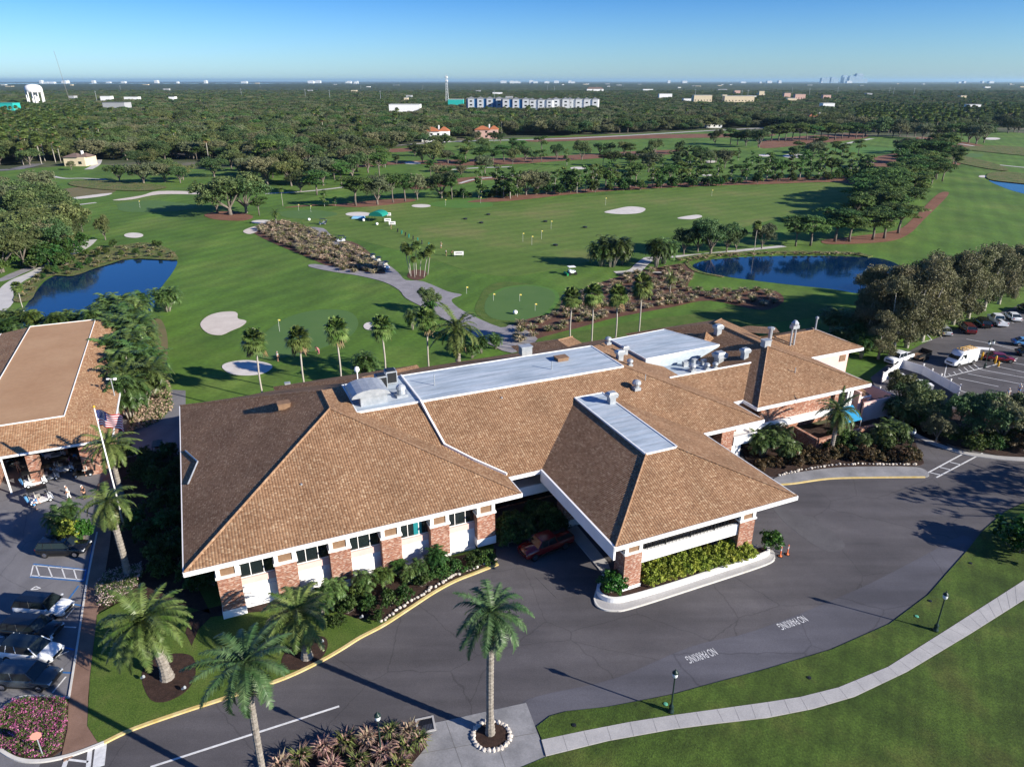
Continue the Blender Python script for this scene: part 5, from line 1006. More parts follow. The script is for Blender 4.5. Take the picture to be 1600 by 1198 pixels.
# car park palm island and its bush, flowers
pal(AR2, 108, 835, 3.6, 'round palm clump in the car park island above a lime green bush', rz=2); placed(HED, 112, 850, 'lime green bush at the foot of the car park palm', 0, 1.9, 'bush'); placed(GLS, 132, 845, 'dark green bush beside the lime bush in the car park island', 0, 1.3, 'bush'); placed(HED, 98, 846, 'small lime bush on the west side of the car park palm', 1, 1.3, 'bush')
def carpet(name, pix, n, size, m, label, cat, hgt_=.25, m2=None, z0=.12, seed=3):
    R = random.Random(seed); poly = [G(*p) for p in pix]; xs = [p[0] for p in poly]; ys = [p[1] for p in poly]; pts = []
    def ins(x, y):
        c = False
        for i in range(len(poly)):
            a, b2_ = poly[i], poly[i-1]
            if (a[1] > y) != (b2_[1] > y) and x < (b2_[0]-a[0])*(y-a[1])/(b2_[1]-a[1])+a[0]: c = not c
        return c
    while len(pts) < n:
        x, y = R.uniform(min(xs), max(xs)), R.uniform(min(ys), max(ys))
        if ins(x, y): pts.append((x, y, z0+R.uniform(.05, hgt_), size*1.5))
    V, F = leaf_cloud(np.array(pts), 6, size, .5, 0, seed, 1, .6); mi = np.zeros(len(F), int)
    if m2: mi = (np.repeat(np.random.default_rng(seed).random(n), 6) < .33).astype(int)
    o = mesh_np(name, V, F, [m]+([m2] if m2 else []), mi); return tag(o, label, cat, None, 'stuff')
carpet('flower_bed', [(-40, 1145), (0, 1116), (22, 1098), (45, 1093), (105, 1094), (104, 1130), (96, 1170), (75, 1183), (40, 1184), (15, 1176), (-20, 1156)], 4200, .10, 'ground_leaf', 'bed of magenta and green flowers in the car park corner island', 'flowers', .35, 'petal_pink')
carpet('flower_bed', [(155, 950), (152, 925), (165, 905), (190, 895), (225, 890), (222, 910), (200, 930), (175, 950)], 1700, .12, 'ground_leaf', 'pale pink blossom bushes beside the brown walkway', 'flowers', .9, 'petal_pale')
carpet('ground_cover', [(200, 680), (245, 660), (270, 640), (262, 600), (245, 600), (215, 640)], 1500, .3, 'tuft_tan', 'dry tangled ground cover at the foot of the bamboo palms', 'ground cover', .6, 'ground_leaf')
# ornamental grasses
TF = [tuft('grass_clump', 1, 'tuft_tan', 190, .8, .75, 'tuft_green'), tuft('grass_clump', 2, 'tuft_green', 190, .8, .75, 'tuft_tan')]; TP = [tuft('plume_grass', 3, 'tuft_plume', 170, 1.2, .8, 'tuft_tan'), tuft('plume_grass', 4, 'tuft_green', 170, 1.2, .8, 'tuft_plume')]
def scatter(pix, mind, seed, mx=400):
    R = random.Random(seed); poly = [G(*p) for p in pix]; xs = [p[0] for p in poly]; ys = [p[1] for p in poly]; pts = []
    for _ in range(9000):
        x, y = R.uniform(min(xs), max(xs)), R.uniform(min(ys), max(ys)); c = False
        for i in range(len(poly)):
            a, b2_ = poly[i], poly[i-1]
            if (a[1] > y) != (b2_[1] > y) and x < (b2_[0]-a[0])*(y-a[1])/(b2_[1]-a[1])+a[0]: c = not c
        if c and all((x-p[0])**2+(y-p[1])**2 > mind*mind for p in pts): pts.append((x, y))
        if len(pts) >= mx: break
    return pts
for i, (x, y) in enumerate(scatter([(402, 356), (428, 347), (470, 354), (518, 374), (556, 386), (594, 418), (590, 430), (540, 424), (482, 400), (415, 370)], 1.9, 5, 150)):
    TF[0 if rnd.random() < .75 else 1].place((x, y, .05), i, rnd.uniform(1.5, 2.2), 'tan ornamental grass clump in the long bed beside the cart path', 'grass clumps by the cart path')
for i, (x, y) in enumerate(scatter([(800, 512), (822, 502), (872, 488), (884, 468), (930, 447), (975, 432), (1010, 424), (1068, 415), (1080, 428), (1072, 450), (1110, 457), (1195, 454), (1220, 470), (1188, 482), (1110, 468), (1050, 478), (960, 495), (905, 510), (850, 523), (808, 536)], 2.3, 6, 120)):
    TF[0 if rnd.random() < .8 else 1].place((x, y, .05), i, rnd.uniform(1.3, 1.9), 'tan ornamental grass clump in the mulch bed beyond the clubhouse roof', 'grass clumps beyond the roof')
for i, (x, y) in enumerate([(440, 1205), (470, 1190), (505, 1175), (540, 1168), (575, 1160), (610, 1150), (640, 1150), (560, 1195), (600, 1185), (635, 1175), (520, 1205), (655, 1165), (585, 1215), (625, 1205)]):
    TP[i % 2].place((*G(x, y), .05), i, rnd.uniform(.95, 1.2), 'pinkish plume grass clump in the bed at the bottom edge below the road', 'plume grasses at the bottom edge')
slab('garden_bed', [(430, 1198), (470, 1180), (532, 1160), (600, 1140), (655, 1133), (668, 1165), (640, 1198), (560, 1290), (380, 1290)], 'mulch', 0, .08, False)
for i, (x, y) in enumerate(scatter([(24, 468), (48, 440), (84, 416), (122, 399), (152, 391), (190, 385), (230, 381), (264, 391), (276, 403), (240, 404), (200, 403), (180, 409), (150, 418), (115, 430), (82, 431), (62, 445), (48, 468)], 2.6, 8, 60)):
    (TF[1] if i % 3 else SHR[i % 3]).place((x, y, .15), i, rnd.uniform(.9, 1.6), 'green reed clump on the north bank of the west pond', 'reed clumps on the west pond bank', 'reeds')
for i, (x, y) in enumerate(scatter([(1058, 408), (1110, 401), (1180, 397), (1270, 396), (1345, 398), (1345, 401), (1270, 399), (1180, 400), (1110, 405), (1080, 412)], 1.8, 9, 60)):
    TF[i % 2].place((x, y, .15), i, rnd.uniform(.7, 1.2), 'tan reed clump on the far bank of the east pond', 'reed clumps on the east pond bank', 'reeds')
# border stones
def stone(seed):
    R = random.Random(seed); bm = bmesh.new(); bmesh.ops.create_icosphere(bm, subdivisions=1, radius=.16)
    for v in bm.verts: v.co *= R.uniform(.75, 1.25); v.co.z *= .7
    me = bpy.data.meshes.new('border_stone'); bm.to_mesh(me); bm.free(); me.materials.append(MATS['stone_pale']); o = bpy.data.objects.new('border_stone', me); C.objects.link(o); KIDMAP[o.name] = []; o['category'] = 'stone'; return Proto(o)
mat('stone_pale', [(.42, .36, .30), (.66, .62, .56)], 3, 4, .9)
STN = [stone(1), stone(2), stone(3)]
def stones(pts, step, z, lab, grp, off=0):
    p = [Vector(G(*q)) for q in smooth_poly(pts, 6, False)]; acc = 0; n = 0
    for a, b2_ in zip(p, p[1:]):
        l = (b2_-a).length; nn = (b2_-a).normalized() if l > 1e-6 else Vector((1, 0)); pe = Vector((-nn.y, nn.x))
        while acc < l:
            q = a+nn*acc+pe*(off+rnd.uniform(-.12, .12)); STN[n % 3].place((q.x, q.y, z), rnd.uniform(0, 6), rnd.uniform(.7, 1.5), lab, grp); acc += step*rnd.uniform(.7, 1.3); n += 1
        acc -= l
stones([(600, 975), (640, 948), (680, 922), (712, 904), (745, 891), (778, 878)], .38, .18, 'pale border stone behind the yellow kerb of the front bed', 'stones along the yellow kerb', .35)
stones([(1218, 744), (1250, 736), (1290, 729), (1340, 726), (1430, 727)], .42, .18, 'pale border stone along the east sidewalk bed', 'stones along the east bed')
cx, cy = G(768, 1150)
for i in range(26):
    a = i/26*6.28; STN[i % 3].place((cx+1.35*math.cos(a), cy+1.25*math.sin(a), .1), i, rnd.uniform(1.0, 1.6), 'white stone in the ring around the solitary date palm', 'stones around the solitary palm')
MB().prism([(cx+1.3*math.cos(a*.4), cy+1.2*math.sin(a*.4)) for a in range(16)], .05, .10).build('mulch_ring', 'mulch')['kind'] = 'structure'
# ------------------------------------------------------------------ the wooded town beyond the course
BND = [(-700, 330), (-400, 300), (-100, 275), (0, 263), (60, 262), (150, 252), (300, 252), (350, 256), (430, 262), (520, 250), (600, 234), (650, 226), (700, 221), (800, 217), (1000, 209), (1100, 204), (1200, 200), (1340, 210), (1450, 212), (1540, 200), (1700, 202), (2300, 212)]
def bnd(px):
    for a, b_ in zip(BND, BND[1:]):
        if a[0] <= px <= b_[0]: return a[1]+(b_[1]-a[1])*(px-a[0])/(b_[0]-a[0])
    return 212
def PX(x, y, z=0):
    d = y*CP-(z-HC)*SP; return 800+FP*x/d, 599-FP*(y*SP+(z-HC)*CP)/d
CLEAR = []            # rectangles of ground kept free for buildings: x, y, radius
FARB = []             # far buildings: (px, base py, width px, height px, depth m, wall, roof, storeys, label, cat, hip)
W_ = 'white_stucco'
for n_, c_ in [('wall_blue_shade', (.03, .16, .36)), ('house_teal', (.02, .38, .34)), ('house_pink', (.55, .36, .30)), ('house_cream', (.62, .52, .36)), ('roof_orange', (.40, .14, .06)), ('bay_pale', (.50, .52, .54)), ('roof_grey', (.20, .21, .22)), ('roof_brown', (.16, .11, .09)), ('roof_white', (.62, .62, .60)), ('house_grey', (.34, .35, .36))]: mat(n_, [tuple(x*.9 for x in c_), c_], .3, 3, .85)  # the blue is shade on the apartment walls, put into their colour
FARB += [(680, 222, 42, 21, 14, W_, 'roof_orange', 2, 'white two storey villa with orange tiled roofs above the course', 'house', 1), (760, 217, 36, 18, 14, 'house_pink', 'roof_orange', 2, 'villa with orange roof and white chimney half hidden by oaks', 'house', 1), (118, 260, 33, 18, 12, 'house_cream', 'roof_brown', 1, 'cream gabled house with grey brown roof beside the left fairway', 'house', 1),
         (496, 236, 34, 18, 14, 'house_grey', 'roof_brown', 2, 'pale grey house with steep dark roof behind the oaks', 'house', 1), (505, 218, 30, 12, 14, 'house_cream', 'roof_orange', 1, 'house with orange roof showing through the trees', 'house', 1), (1278, 197, 34, 17, 14, W_, 'roof_orange', 2, 'house with broad red orange roof on the right among dark trees', 'house', 1), (1116, 200, 24, 12, 12, W_, 'roof_white', 2, 'white house in the trees right of centre', 'house', 1), (900, 200, 34, 12, 12, W_, 'roof_grey', 1, 'pale house with chimneys half hidden above the course road', 'house', 1),
         (758, 167, 58, 13, 22, 'wall_blue_shade', 'roof_grey', 4, 'white apartment block with blue painted shade at the left of the row', 'apartment block', 0), (806, 168, 46, 13, 22, 'wall_blue_shade', 'roof_grey', 4, 'apartment block with walls in blue painted shade second in the row', 'apartment block', 0), (845, 168, 40, 12, 20, W_, 'roof_grey', 4, 'white apartment block third in the row', 'apartment block', 0), (876, 167, 30, 12, 20, 'house_grey', 'roof_grey', 4, 'grey apartment block fourth in the row', 'apartment block', 0), (910, 166, 52, 11, 20, W_, 'roof_grey', 3, 'white apartment block at the right end of the row', 'apartment block', 0),
         (712, 163, 24, 7, 16, 'house_teal', 'roof_white', 1, 'long low teal building left of the apartments', 'building', 0), (632, 171, 48, 7, 18, W_, 'roof_white', 1, 'long low white building left of the radio mast', 'building', 0), (8, 170, 26, 8, 16, 'house_teal', 'house_teal', 1, 'turquoise roofed building at the left border', 'building', 0), (178, 168, 34, 7, 20, 'house_grey', 'roof_grey', 1, 'long grey roofed building in the trees', 'building', 0),
         (165, 156, 16, 5, 12, W_, 'roof_white', 1, 'small white building with flat roof, left of its pair', 'building', 0), (205, 156, 22, 4, 12, W_, 'roof_white', 1, 'small white building with flat roof, right of its pair', 'building', 0), (128, 216, 26, 6, 14, 'house_grey', 'roof_white', 1, 'pale flat roofed building beside the far car park', 'building', 0),
         (1098, 159, 28, 9, 16, 'house_cream', 'roof_white', 2, 'cream office block with rows of windows', 'office block', 0), (1155, 159, 46, 8, 16, 'house_cream', 'roof_white', 2, 'wide cream office block with dark window bays', 'office block', 0), (1295, 166, 18, 4, 14, W_, 'roof_white', 1, 'low white flat roofed building behind the dark grove', 'building', 0), (1523, 169, 18, 5, 12, W_, 'roof_white', 1, 'low white building far right', 'building', 0), (1040, 152, 20, 5, 14, W_, 'roof_grey', 1, 'pale building with grey roof beyond the tree belt', 'building', 0), (930, 142, 26, 5, 20, W_, 'roof_brown', 1, 'white building with broad sloping brown roof', 'building', 1)]
for i, (x, y, w2, h2, cc) in enumerate([(1230, 152, 10, 6, 'house_pink'), (1250, 155, 16, 7, 'house_pink'), (1292, 154, 12, 5, 'house_pink'), (1152, 147, 9, 5, 'house_pink'), (1190, 149, 8, 6, 'house_cream')]): FARB.append((x, y, w2, h2, 12, cc, 'roof_grey', 2, ['leftmost', 'tallest', 'rightmost', 'smallest', 'cream'][i]+' of the pink townhouses in the distance', 'townhouse', 0))
rf = random.Random(21)
for i in range(52):
    px = rf.uniform(-60, 1680); y = rf.choice([rf.uniform(130.5, 134), rf.uniform(133, 142), rf.uniform(140, 158)]); s_ = (y-124)/14
    FARB.append((px, y, rf.uniform(4, 13)*min(1.2, max(.5, s_)), .3+.8*s_, 30 if y < 136 else 14, rf.choice([W_, 'house_grey', 'house_grey', 'house_cream']), rf.choice(['roof_white', 'roof_grey', 'roof_grey']), 1, 'small pale flat roofed building in the distant wooded town', 'building', 0))
nb = 0
for q in FARB:
    px, py, wpx, hpx, dep, wc, rc, st, lab, cat, hip = q
    low = py < 175; x, y = G(px, py, 9.5 if low else 0); dz = y*CP+HC*SP; wm = wpx*dz/FP; hm = max(4, hpx*dz/FP*1.02)+(9.5 if low else 0); CLEAR.append((x, y, max(wm*.55, dep)+4, y))
    th = thing('house' if cat == 'house' else cat.replace(' ', '_'), lab, cat, (x, y+dep/2, 0), 0, 'pale distant buildings' if 'small pale flat' in lab else None)
    b = MB(); big = hpx > 9; rh = hm*.28 if hip else .3
    if cat == 'apartment block':
        b.b2(-wm/2, wm/2, -dep/2, dep/2, 0, hm-1.5)
    else: b.b2(-wm/2, wm/2, -dep/2, dep/2, 0, hm-rh)
    b.build('wall', wc, th)
    if hip:
        b = MB(); z0, o = hm-rh, .7
        for (ax, aw, ad, ah) in ([(-wm*.18, wm*.64, dep, rh), (wm*.32, wm*.36, dep*.7, rh*1.05)] if big else [(0, wm, dep, rh)]):
            e = min(aw, ad)*.42; b.add([(ax-aw/2-o, -ad/2-o, z0), (ax+aw/2+o, -ad/2-o, z0), (ax+aw/2+o, ad/2+o, z0), (ax-aw/2-o, ad/2+o, z0), (ax-aw/2+e, 0, z0+ah), (ax+aw/2-e, 0, z0+ah)], [(0, 1, 5, 4), (1, 2, 5), (2, 3, 4, 5), (3, 0, 4), (3, 2, 1, 0)])
        rfm = b.build('roof', rc, th)
        b = MB(); b.b2(wm*.1, wm*.1+1, 0, 1, hm-rh, hm+1.2); b.build('chimney', 'white_stucco', rfm)
    else:
        b = MB(); b.b2(-wm/2-.3, wm/2+.3, -dep/2-.3, dep/2+.3, hm-(1.5 if cat == 'apartment block' else .3), hm-(.9 if cat == 'apartment block' else 0)); b.build('roof', rc, th)
    if cat == 'apartment block':
        nbay = max(2, int(wm/11)); b = MB()
        for i in range(nbay):
            cxx = -wm/2+(i+.5)*wm/nbay; b.b2(cxx-wm/nbay*.33, cxx+wm/nbay*.33, -dep/2-1.8, -dep/2, 0, hm-1.2)
        b.build('bay', 'bay_pale', th); b = MB()
        for i in range(nbay):
            cxx = -wm/2+(i+.5)*wm/nbay; b.add([(cxx-wm/nbay*.38, -dep/2-2.2, hm-1.2), (cxx+wm/nbay*.38, -dep/2-2.2, hm-1.2), (cxx+wm/nbay*.38, 0, hm-1.2), (cxx-wm/nbay*.38, 0, hm-1.2), (cxx, -dep/4-1, hm+1.2)], [(0, 1, 4), (1, 2, 4), (2, 3, 4), (3, 0, 4)])
        b.build('gable', 'roof_grey', th)
        for i in range(nbay):
            for k in range(st):
                cxx = -wm/2+(i+.5)*wm/nbay; z = 1.2+k*(hm-2)/st; b = MB(); b.b2(cxx-1.7, cxx+1.7, -dep/2-1.9, -dep/2-1.75, z, z+1.9); b.build('window', 'glass_dark', th)
    elif hpx > 6:
        nw = max(2, int(wm/5))
        for k in range(st):
            for i in range(min(nw, 9)):
                cxx = -wm/2+(i+.5)*wm/min(nw, 9); z = 1.1+k*(hm-rh)/st; b = MB(); b.b2(cxx-.9, cxx+.9, -dep/2-.08, -dep/2+.1, z, z+1.5); b.build('window', 'glass_dark', th)
    nb += 1
# far skyline
rs = random.Random(4)
SKY = [(1286, 4), (1293, 4), (1301, 5), (1305, 4), (1318, 8), (1321, 6), (1330, 7), (1333, 5), (1340, 10), (1350, 3)]
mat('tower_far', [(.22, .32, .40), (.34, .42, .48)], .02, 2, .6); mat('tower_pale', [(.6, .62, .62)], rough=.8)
for i, (px, hp) in enumerate(SKY):
    y = 16000; x = (px-800)/FP*y*CP; h = HC+hp/FP*y*1.02*.92; t = thing('skyscraper', ['slim', 'pale', 'narrow', 'short', 'broad', 'stepped', 'grey', 'thin', 'tallest dark', 'lone low'][i]+' tower in the city skyline on the right horizon', 'skyscraper', (x, y, 0)); w2 = 42+rs.uniform(0, 40)
    b = MB(); b.b2(-w2, w2, -w2, w2, 0, h*.9); b.build('shaft', 'tower_far', t); b = MB(); b.b2(-w2*.7, w2*.7, -w2*.7, w2*.7, h*.9, h); b.build('crown_block', 'tower_far', t)
for i in range(46):
    px = rs.choice([rs.uniform(20, 560), rs.uniform(20, 560), rs.uniform(780, 900), rs.uniform(1000, 1600)]); y = 15000+rs.uniform(-800, 800); x = (px-800)/FP*y*CP; h = HC+rs.uniform(-20, 12); w2 = rs.uniform(12, 55)
    b = MB(); b.b2(-w2, w2, -40, 40, 0, h*.93); b.b2(-w2*.5, w2*.5, -30, 30, h*.93, h); tag(b.build('tall_building', 'tower_pale'), 'tiny pale building on the far horizon across the bay', 'building', 'pale buildings on the horizon').location = (x, y, 0)
b = MB(); b.prism([(-14000, 11500), (-2500, 11500), (-2500, 14300), (-14000, 14300)], .0, .2); tag(b.build('bay_water', 'water'), kind='structure')
# water tower
x, y = G(57, 160, 9); t = thing('water_tower', 'white domed water tower on tall legs above the trees on the left', 'water tower', (x, y, 0)); CLEAR.append((x, y, 22, y))
b = MB(); b.lathe([(.5, 23), (8, 24), (12.5, 25.2), (13.8, 27), (13.8, 31.5), (12.4, 35), (9, 37.2), (4, 38.3), (.3, 38.6)], 28); b.build('tank', 'white_paint', t, True)
for k in range(10): a = k*.628; b = MB(); b.tube([(12.9*math.cos(a), 12.9*math.sin(a), 0), (12.9*math.cos(a), 12.9*math.sin(a), 26.5)], .85, 8); b.build('leg', 'white_paint', t)
b = MB(); b.tube([(0, 0, 0), (0, 0, 24)], 1.8, 10); b.build('riser', 'white_paint', t)
x, y = G(47, 172); t = thing('radio_mast', 'very thin grey lattice mast rising behind the water tower', 'mast', (x, y+120, 0)); b = MB(); H2 = hgt(47, 170, 90); b.tube([(0, 0, 0), (-9, 0, 92)], [.42, .28], 4); b.build('mast', 'joint', t)
x, y = G(699, 166); t = thing('cell_tower', 'tall lattice cell tower with antenna panels left of the apartments', 'tower', (x, y, 0)); b = MB()
for sx, sy in ((-1, -1), (1, -1), (1, 1), (-1, 1)): b.tube([(sx*2.6, sy*2.6, 0), (sx*.9, sy*.9, 54)], .35, 4)
for k in range(12):
    z = k*4.5; r_ = 2.6-1.7*z/54; r2 = 2.6-1.7*(z+4.5)/54; b.tube([(-r_, -r_, z), (r2, -r2, z+4.5)], .16, 4); b.tube([(r_, -r_, z), (-r2, -r2, z+4.5)], .16, 4)
b.build('lattice', 'galvanized', t); b = MB(); [b.box((2.4*math.cos(a), 2.4*math.sin(a), z), (.7, .7, 2.6), a) for z in (44, 50) for a in (0, 1.05, 2.1, 3.14, 4.2, 5.2)]; b.build('antenna_panel', 'white_paint', t)
for i in range(22):
    px = rs.uniform(60, 1560); py = rs.uniform(140, 165); x, y = G(px, py); b = MB(); b.tube([(0, 0, 0), (0, 0, 26)], [.45, .25], 6); b.box((0, 0, 24), (4, .4, .4)); tag(b.build('utility_pole', 'galvanized'), 'tall pale utility pole standing above the distant trees', 'pole', 'tall poles above the trees').location = (x, y, 0)
# forest trees: jittered spots, the nearest as things, the rest one mass
pts = []; y = 200.
while y < 3000:
    stp = 8.6 if y < 700 else 8.6+(y-700)*.0046
    n = int(2*y*.86/stp)+1
    for k in range(n):
        x = -y*.86+k*stp+rf.uniform(-.5, .5)*stp; yy = y+rf.uniform(-.42, .42)*stp
        px, py = PX(x, yy)
        if px < -260 or px > 1860 or py > bnd(px)-1: continue
        if y > 640 and abs(px-(279-(246-py)*.1)) < 7 and 150 < py < 246 and rf.random() < .9: continue
        if 116 < px < 156 and 205 < py < 224: continue
        if yy > 520 and math.sin(x*.021+3*math.sin(yy*.006))*math.sin(yy*.017+2*math.sin(x*.009)) > .80: continue
        bad = False
        for cx_, cy_, r_, _ in CLEAR:
            if abs(x-cx_) < r_*1.05 and (-4 if cy_ < 900 else -r_*.9-14) < yy-cy_ < r_+6: bad = True; break
        if bad: continue
        pts.append((x, yy, stp))
    y += stp
forest_types = [OAK[0], OAK[1], OAK[2], PIN[0], FP1]
def kind_at(x, y):
    px, py = PX(x, y); r_ = rf.random(); pal_ = (px < 140 and py > 178) or (1340 < px and py > 176)
    if pal_ and r_ < .38: return 4
    if r_ < .08: return 3
    if r_ < .10: return 4
    if r_ < .38: return 2
    return 0 if r_ < .68 else 1
pts.sort(key=lambda p: p[0]**2+p[1]**2)
vis = [p for p in pts if -10 < PX(p[0], p[1])[0] < 1610]
near = set(vis[:95])
def spec(p):
    k = kind_at(p[0], p[1]); s = (rf.uniform(.72, 1.42) if k != 4 else rf.uniform(.95, 1.35))*(1.08 if p[1] < 900 else 1.0)
    wd = p[2]/8.6*(1.15 if k < 3 else 1.15)
    return k, s, s*(wd if k < 4 else 1)*(.95 if k < 3 else 1.2)
masspts = {k: [] for k in range(5)}
names_ = ['dark oak in the wood along the far edge of the course', 'dark oak in the wood along the far edge of the course', 'grey green oak in the wood along the far edge of the course', 'pine in the wood along the far edge of the course', 'fan palm in the wood along the far edge of the course']
for p in pts:
    k, s, sw = spec(p)
    if p in near: forest_types[k].place((p[0], p[1], 0), rf.uniform(0, 6.28), (sw, sw, s), names_[k], ['dark oaks of the far wood', 'dark oaks of the far wood', 'grey oaks of the far wood', 'pines of the far wood', 'palms of the far wood'][k], 'palm' if k == 4 else 'tree')
    else: masspts[k].append((p[0], p[1], -.5 if k < 4 else 0, rf.uniform(0, 6.28), sw, s))
def gn_mass(name, label, table):
    allp = [q for k in table for q in table[k]]; kk = [k for k in table for q in table[k]]
    me = bpy.data.meshes.new(name); me.from_pydata([q[:3] for q in allp], [], [])
    for nm, ix in (('rot', 3), ('sw', 4), ('sh', 5)):
        a = me.attributes.new(nm, 'FLOAT', 'POINT'); a.data.foreach_set('value', [q[ix] for q in allp])
    a = me.attributes.new('kk', 'INT', 'POINT'); a.data.foreach_set('value', kk)
    o = bpy.data.objects.new(name, me); C.objects.link(o); tag(o, label, 'woodland', None, 'stuff')
    ng = bpy.data.node_groups.new(name, 'GeometryNodeTree'); ng.interface.new_socket('Geometry', in_out='INPUT', socket_type='NodeSocketGeometry'); ng.interface.new_socket('Geometry', in_out='OUTPUT', socket_type='NodeSocketGeometry')
    N, K = ng.nodes, ng.links; gi = N.new('NodeGroupInput'); go = N.new('NodeGroupOutput'); jn = N.new('GeometryNodeJoinGeometry'); K.new(jn.outputs[0], go.inputs[0])
    def attr(nm, ty='FLOAT'):
        a = N.new('GeometryNodeInputNamedAttribute'); a.data_type = ty; a.inputs['Name'].default_value = nm; return a.outputs['Attribute']
    rot, sw, sh, kn = attr('rot'), attr('sw'), attr('sh'), attr('kk', 'INT')
    cr = N.new('ShaderNodeCombineXYZ'); K.new(rot, cr.inputs[2]); cs = N.new('ShaderNodeCombineXYZ'); K.new(sw, cs.inputs[0]); K.new(sw, cs.inputs[1]); K.new(sh, cs.inputs[2])
    for k in table:
        cmp_ = N.new('FunctionNodeCompare'); cmp_.data_type = 'INT'; cmp_.operation = 'EQUAL'; K.new(kn, cmp_.inputs['A'] if False else cmp_.inputs[2]); cmp_.inputs[3].default_value = k
        kids = KIDS(forest_types[k].root)
        for ch in kids:
            if ch.name.startswith('trunk') and k < 3: continue
            oi = N.new('GeometryNodeObjectInfo'); oi.inputs['Object'].default_value = ch; oi.transform_space = 'ORIGINAL'; oi.inputs['As Instance'].default_value = True
            ip = N.new('GeometryNodeInstanceOnPoints'); K.new(gi.outputs[0], ip.inputs['Points']); K.new(cmp_.outputs[0], ip.inputs['Selection']); K.new(oi.outputs['Geometry'], ip.inputs['Instance']); K.new(cr.outputs[0], ip.inputs['Rotation']); K.new(cs.outputs[0], ip.inputs['Scale']); K.new(ip.outputs[0], jn.inputs[0])
    md = o.modifiers.new('mass', 'NODES'); md.node_group = ng; return o
gn_mass('forest', 'dense wood of oaks, pines and palms covering the suburb to the horizon', masspts)
# the far canopy past three kilometres: one rolling sheet of treetops
mat('far_canopy', [(.020, .036, .014), (.04, .058, .024), (.06, .075, .04)], .012, 8, 1, fine=.35, fscale=.05)
R_ = np.concatenate([np.geomspace(2500, 6000, 90), np.geomspace(6100, 11300, 50)]); A_ = np.linspace(-.80, .80, 420)
rg, ag = np.meshgrid(R_, A_, indexing='ij'); xx, yy = rg*np.sin(ag), rg*np.cos(ag); rr3 = np.random.default_rng(9)
zz = 6+rr3.uniform(-3.0, 5.5, xx.shape)+2*np.sin(xx*.004)*np.cos(yy*.003); zz[0, :] = -1; zz[-1, :] = 0
n1, n2 = xx.shape; idx = np.arange(n1*n2).reshape(n1, n2); Fq = np.stack([idx[:-1, :-1], idx[:-1, 1:], idx[1:, 1:], idx[1:, :-1]], -1).reshape(-1, 4)
tag(mesh_np('far_woodland', np.stack([xx, yy, zz], -1).reshape(-1, 3), Fq, 'far_canopy'), 'rolling mass of distant treetops below the horizon', 'woodland', None, 'stuff')
# haze
hz = MB(); hz.b2(-45000, 45000, -3000, 45000, -1.2, 118); m, N, K, b_ = newmat('haze'); N.remove(b_); pv = N.new('ShaderNodeVolumePrincipled'); pv.inputs['Color'].default_value = (.50, .78, 1, 1); pv.inputs['Density'].default_value = .000032; pv.inputs['Anisotropy'].default_value = .3
K.new(pv.outputs[0], N['Material Output'].inputs['Volume']); tag(hz.build('haze', 'haze'), kind='stuff')
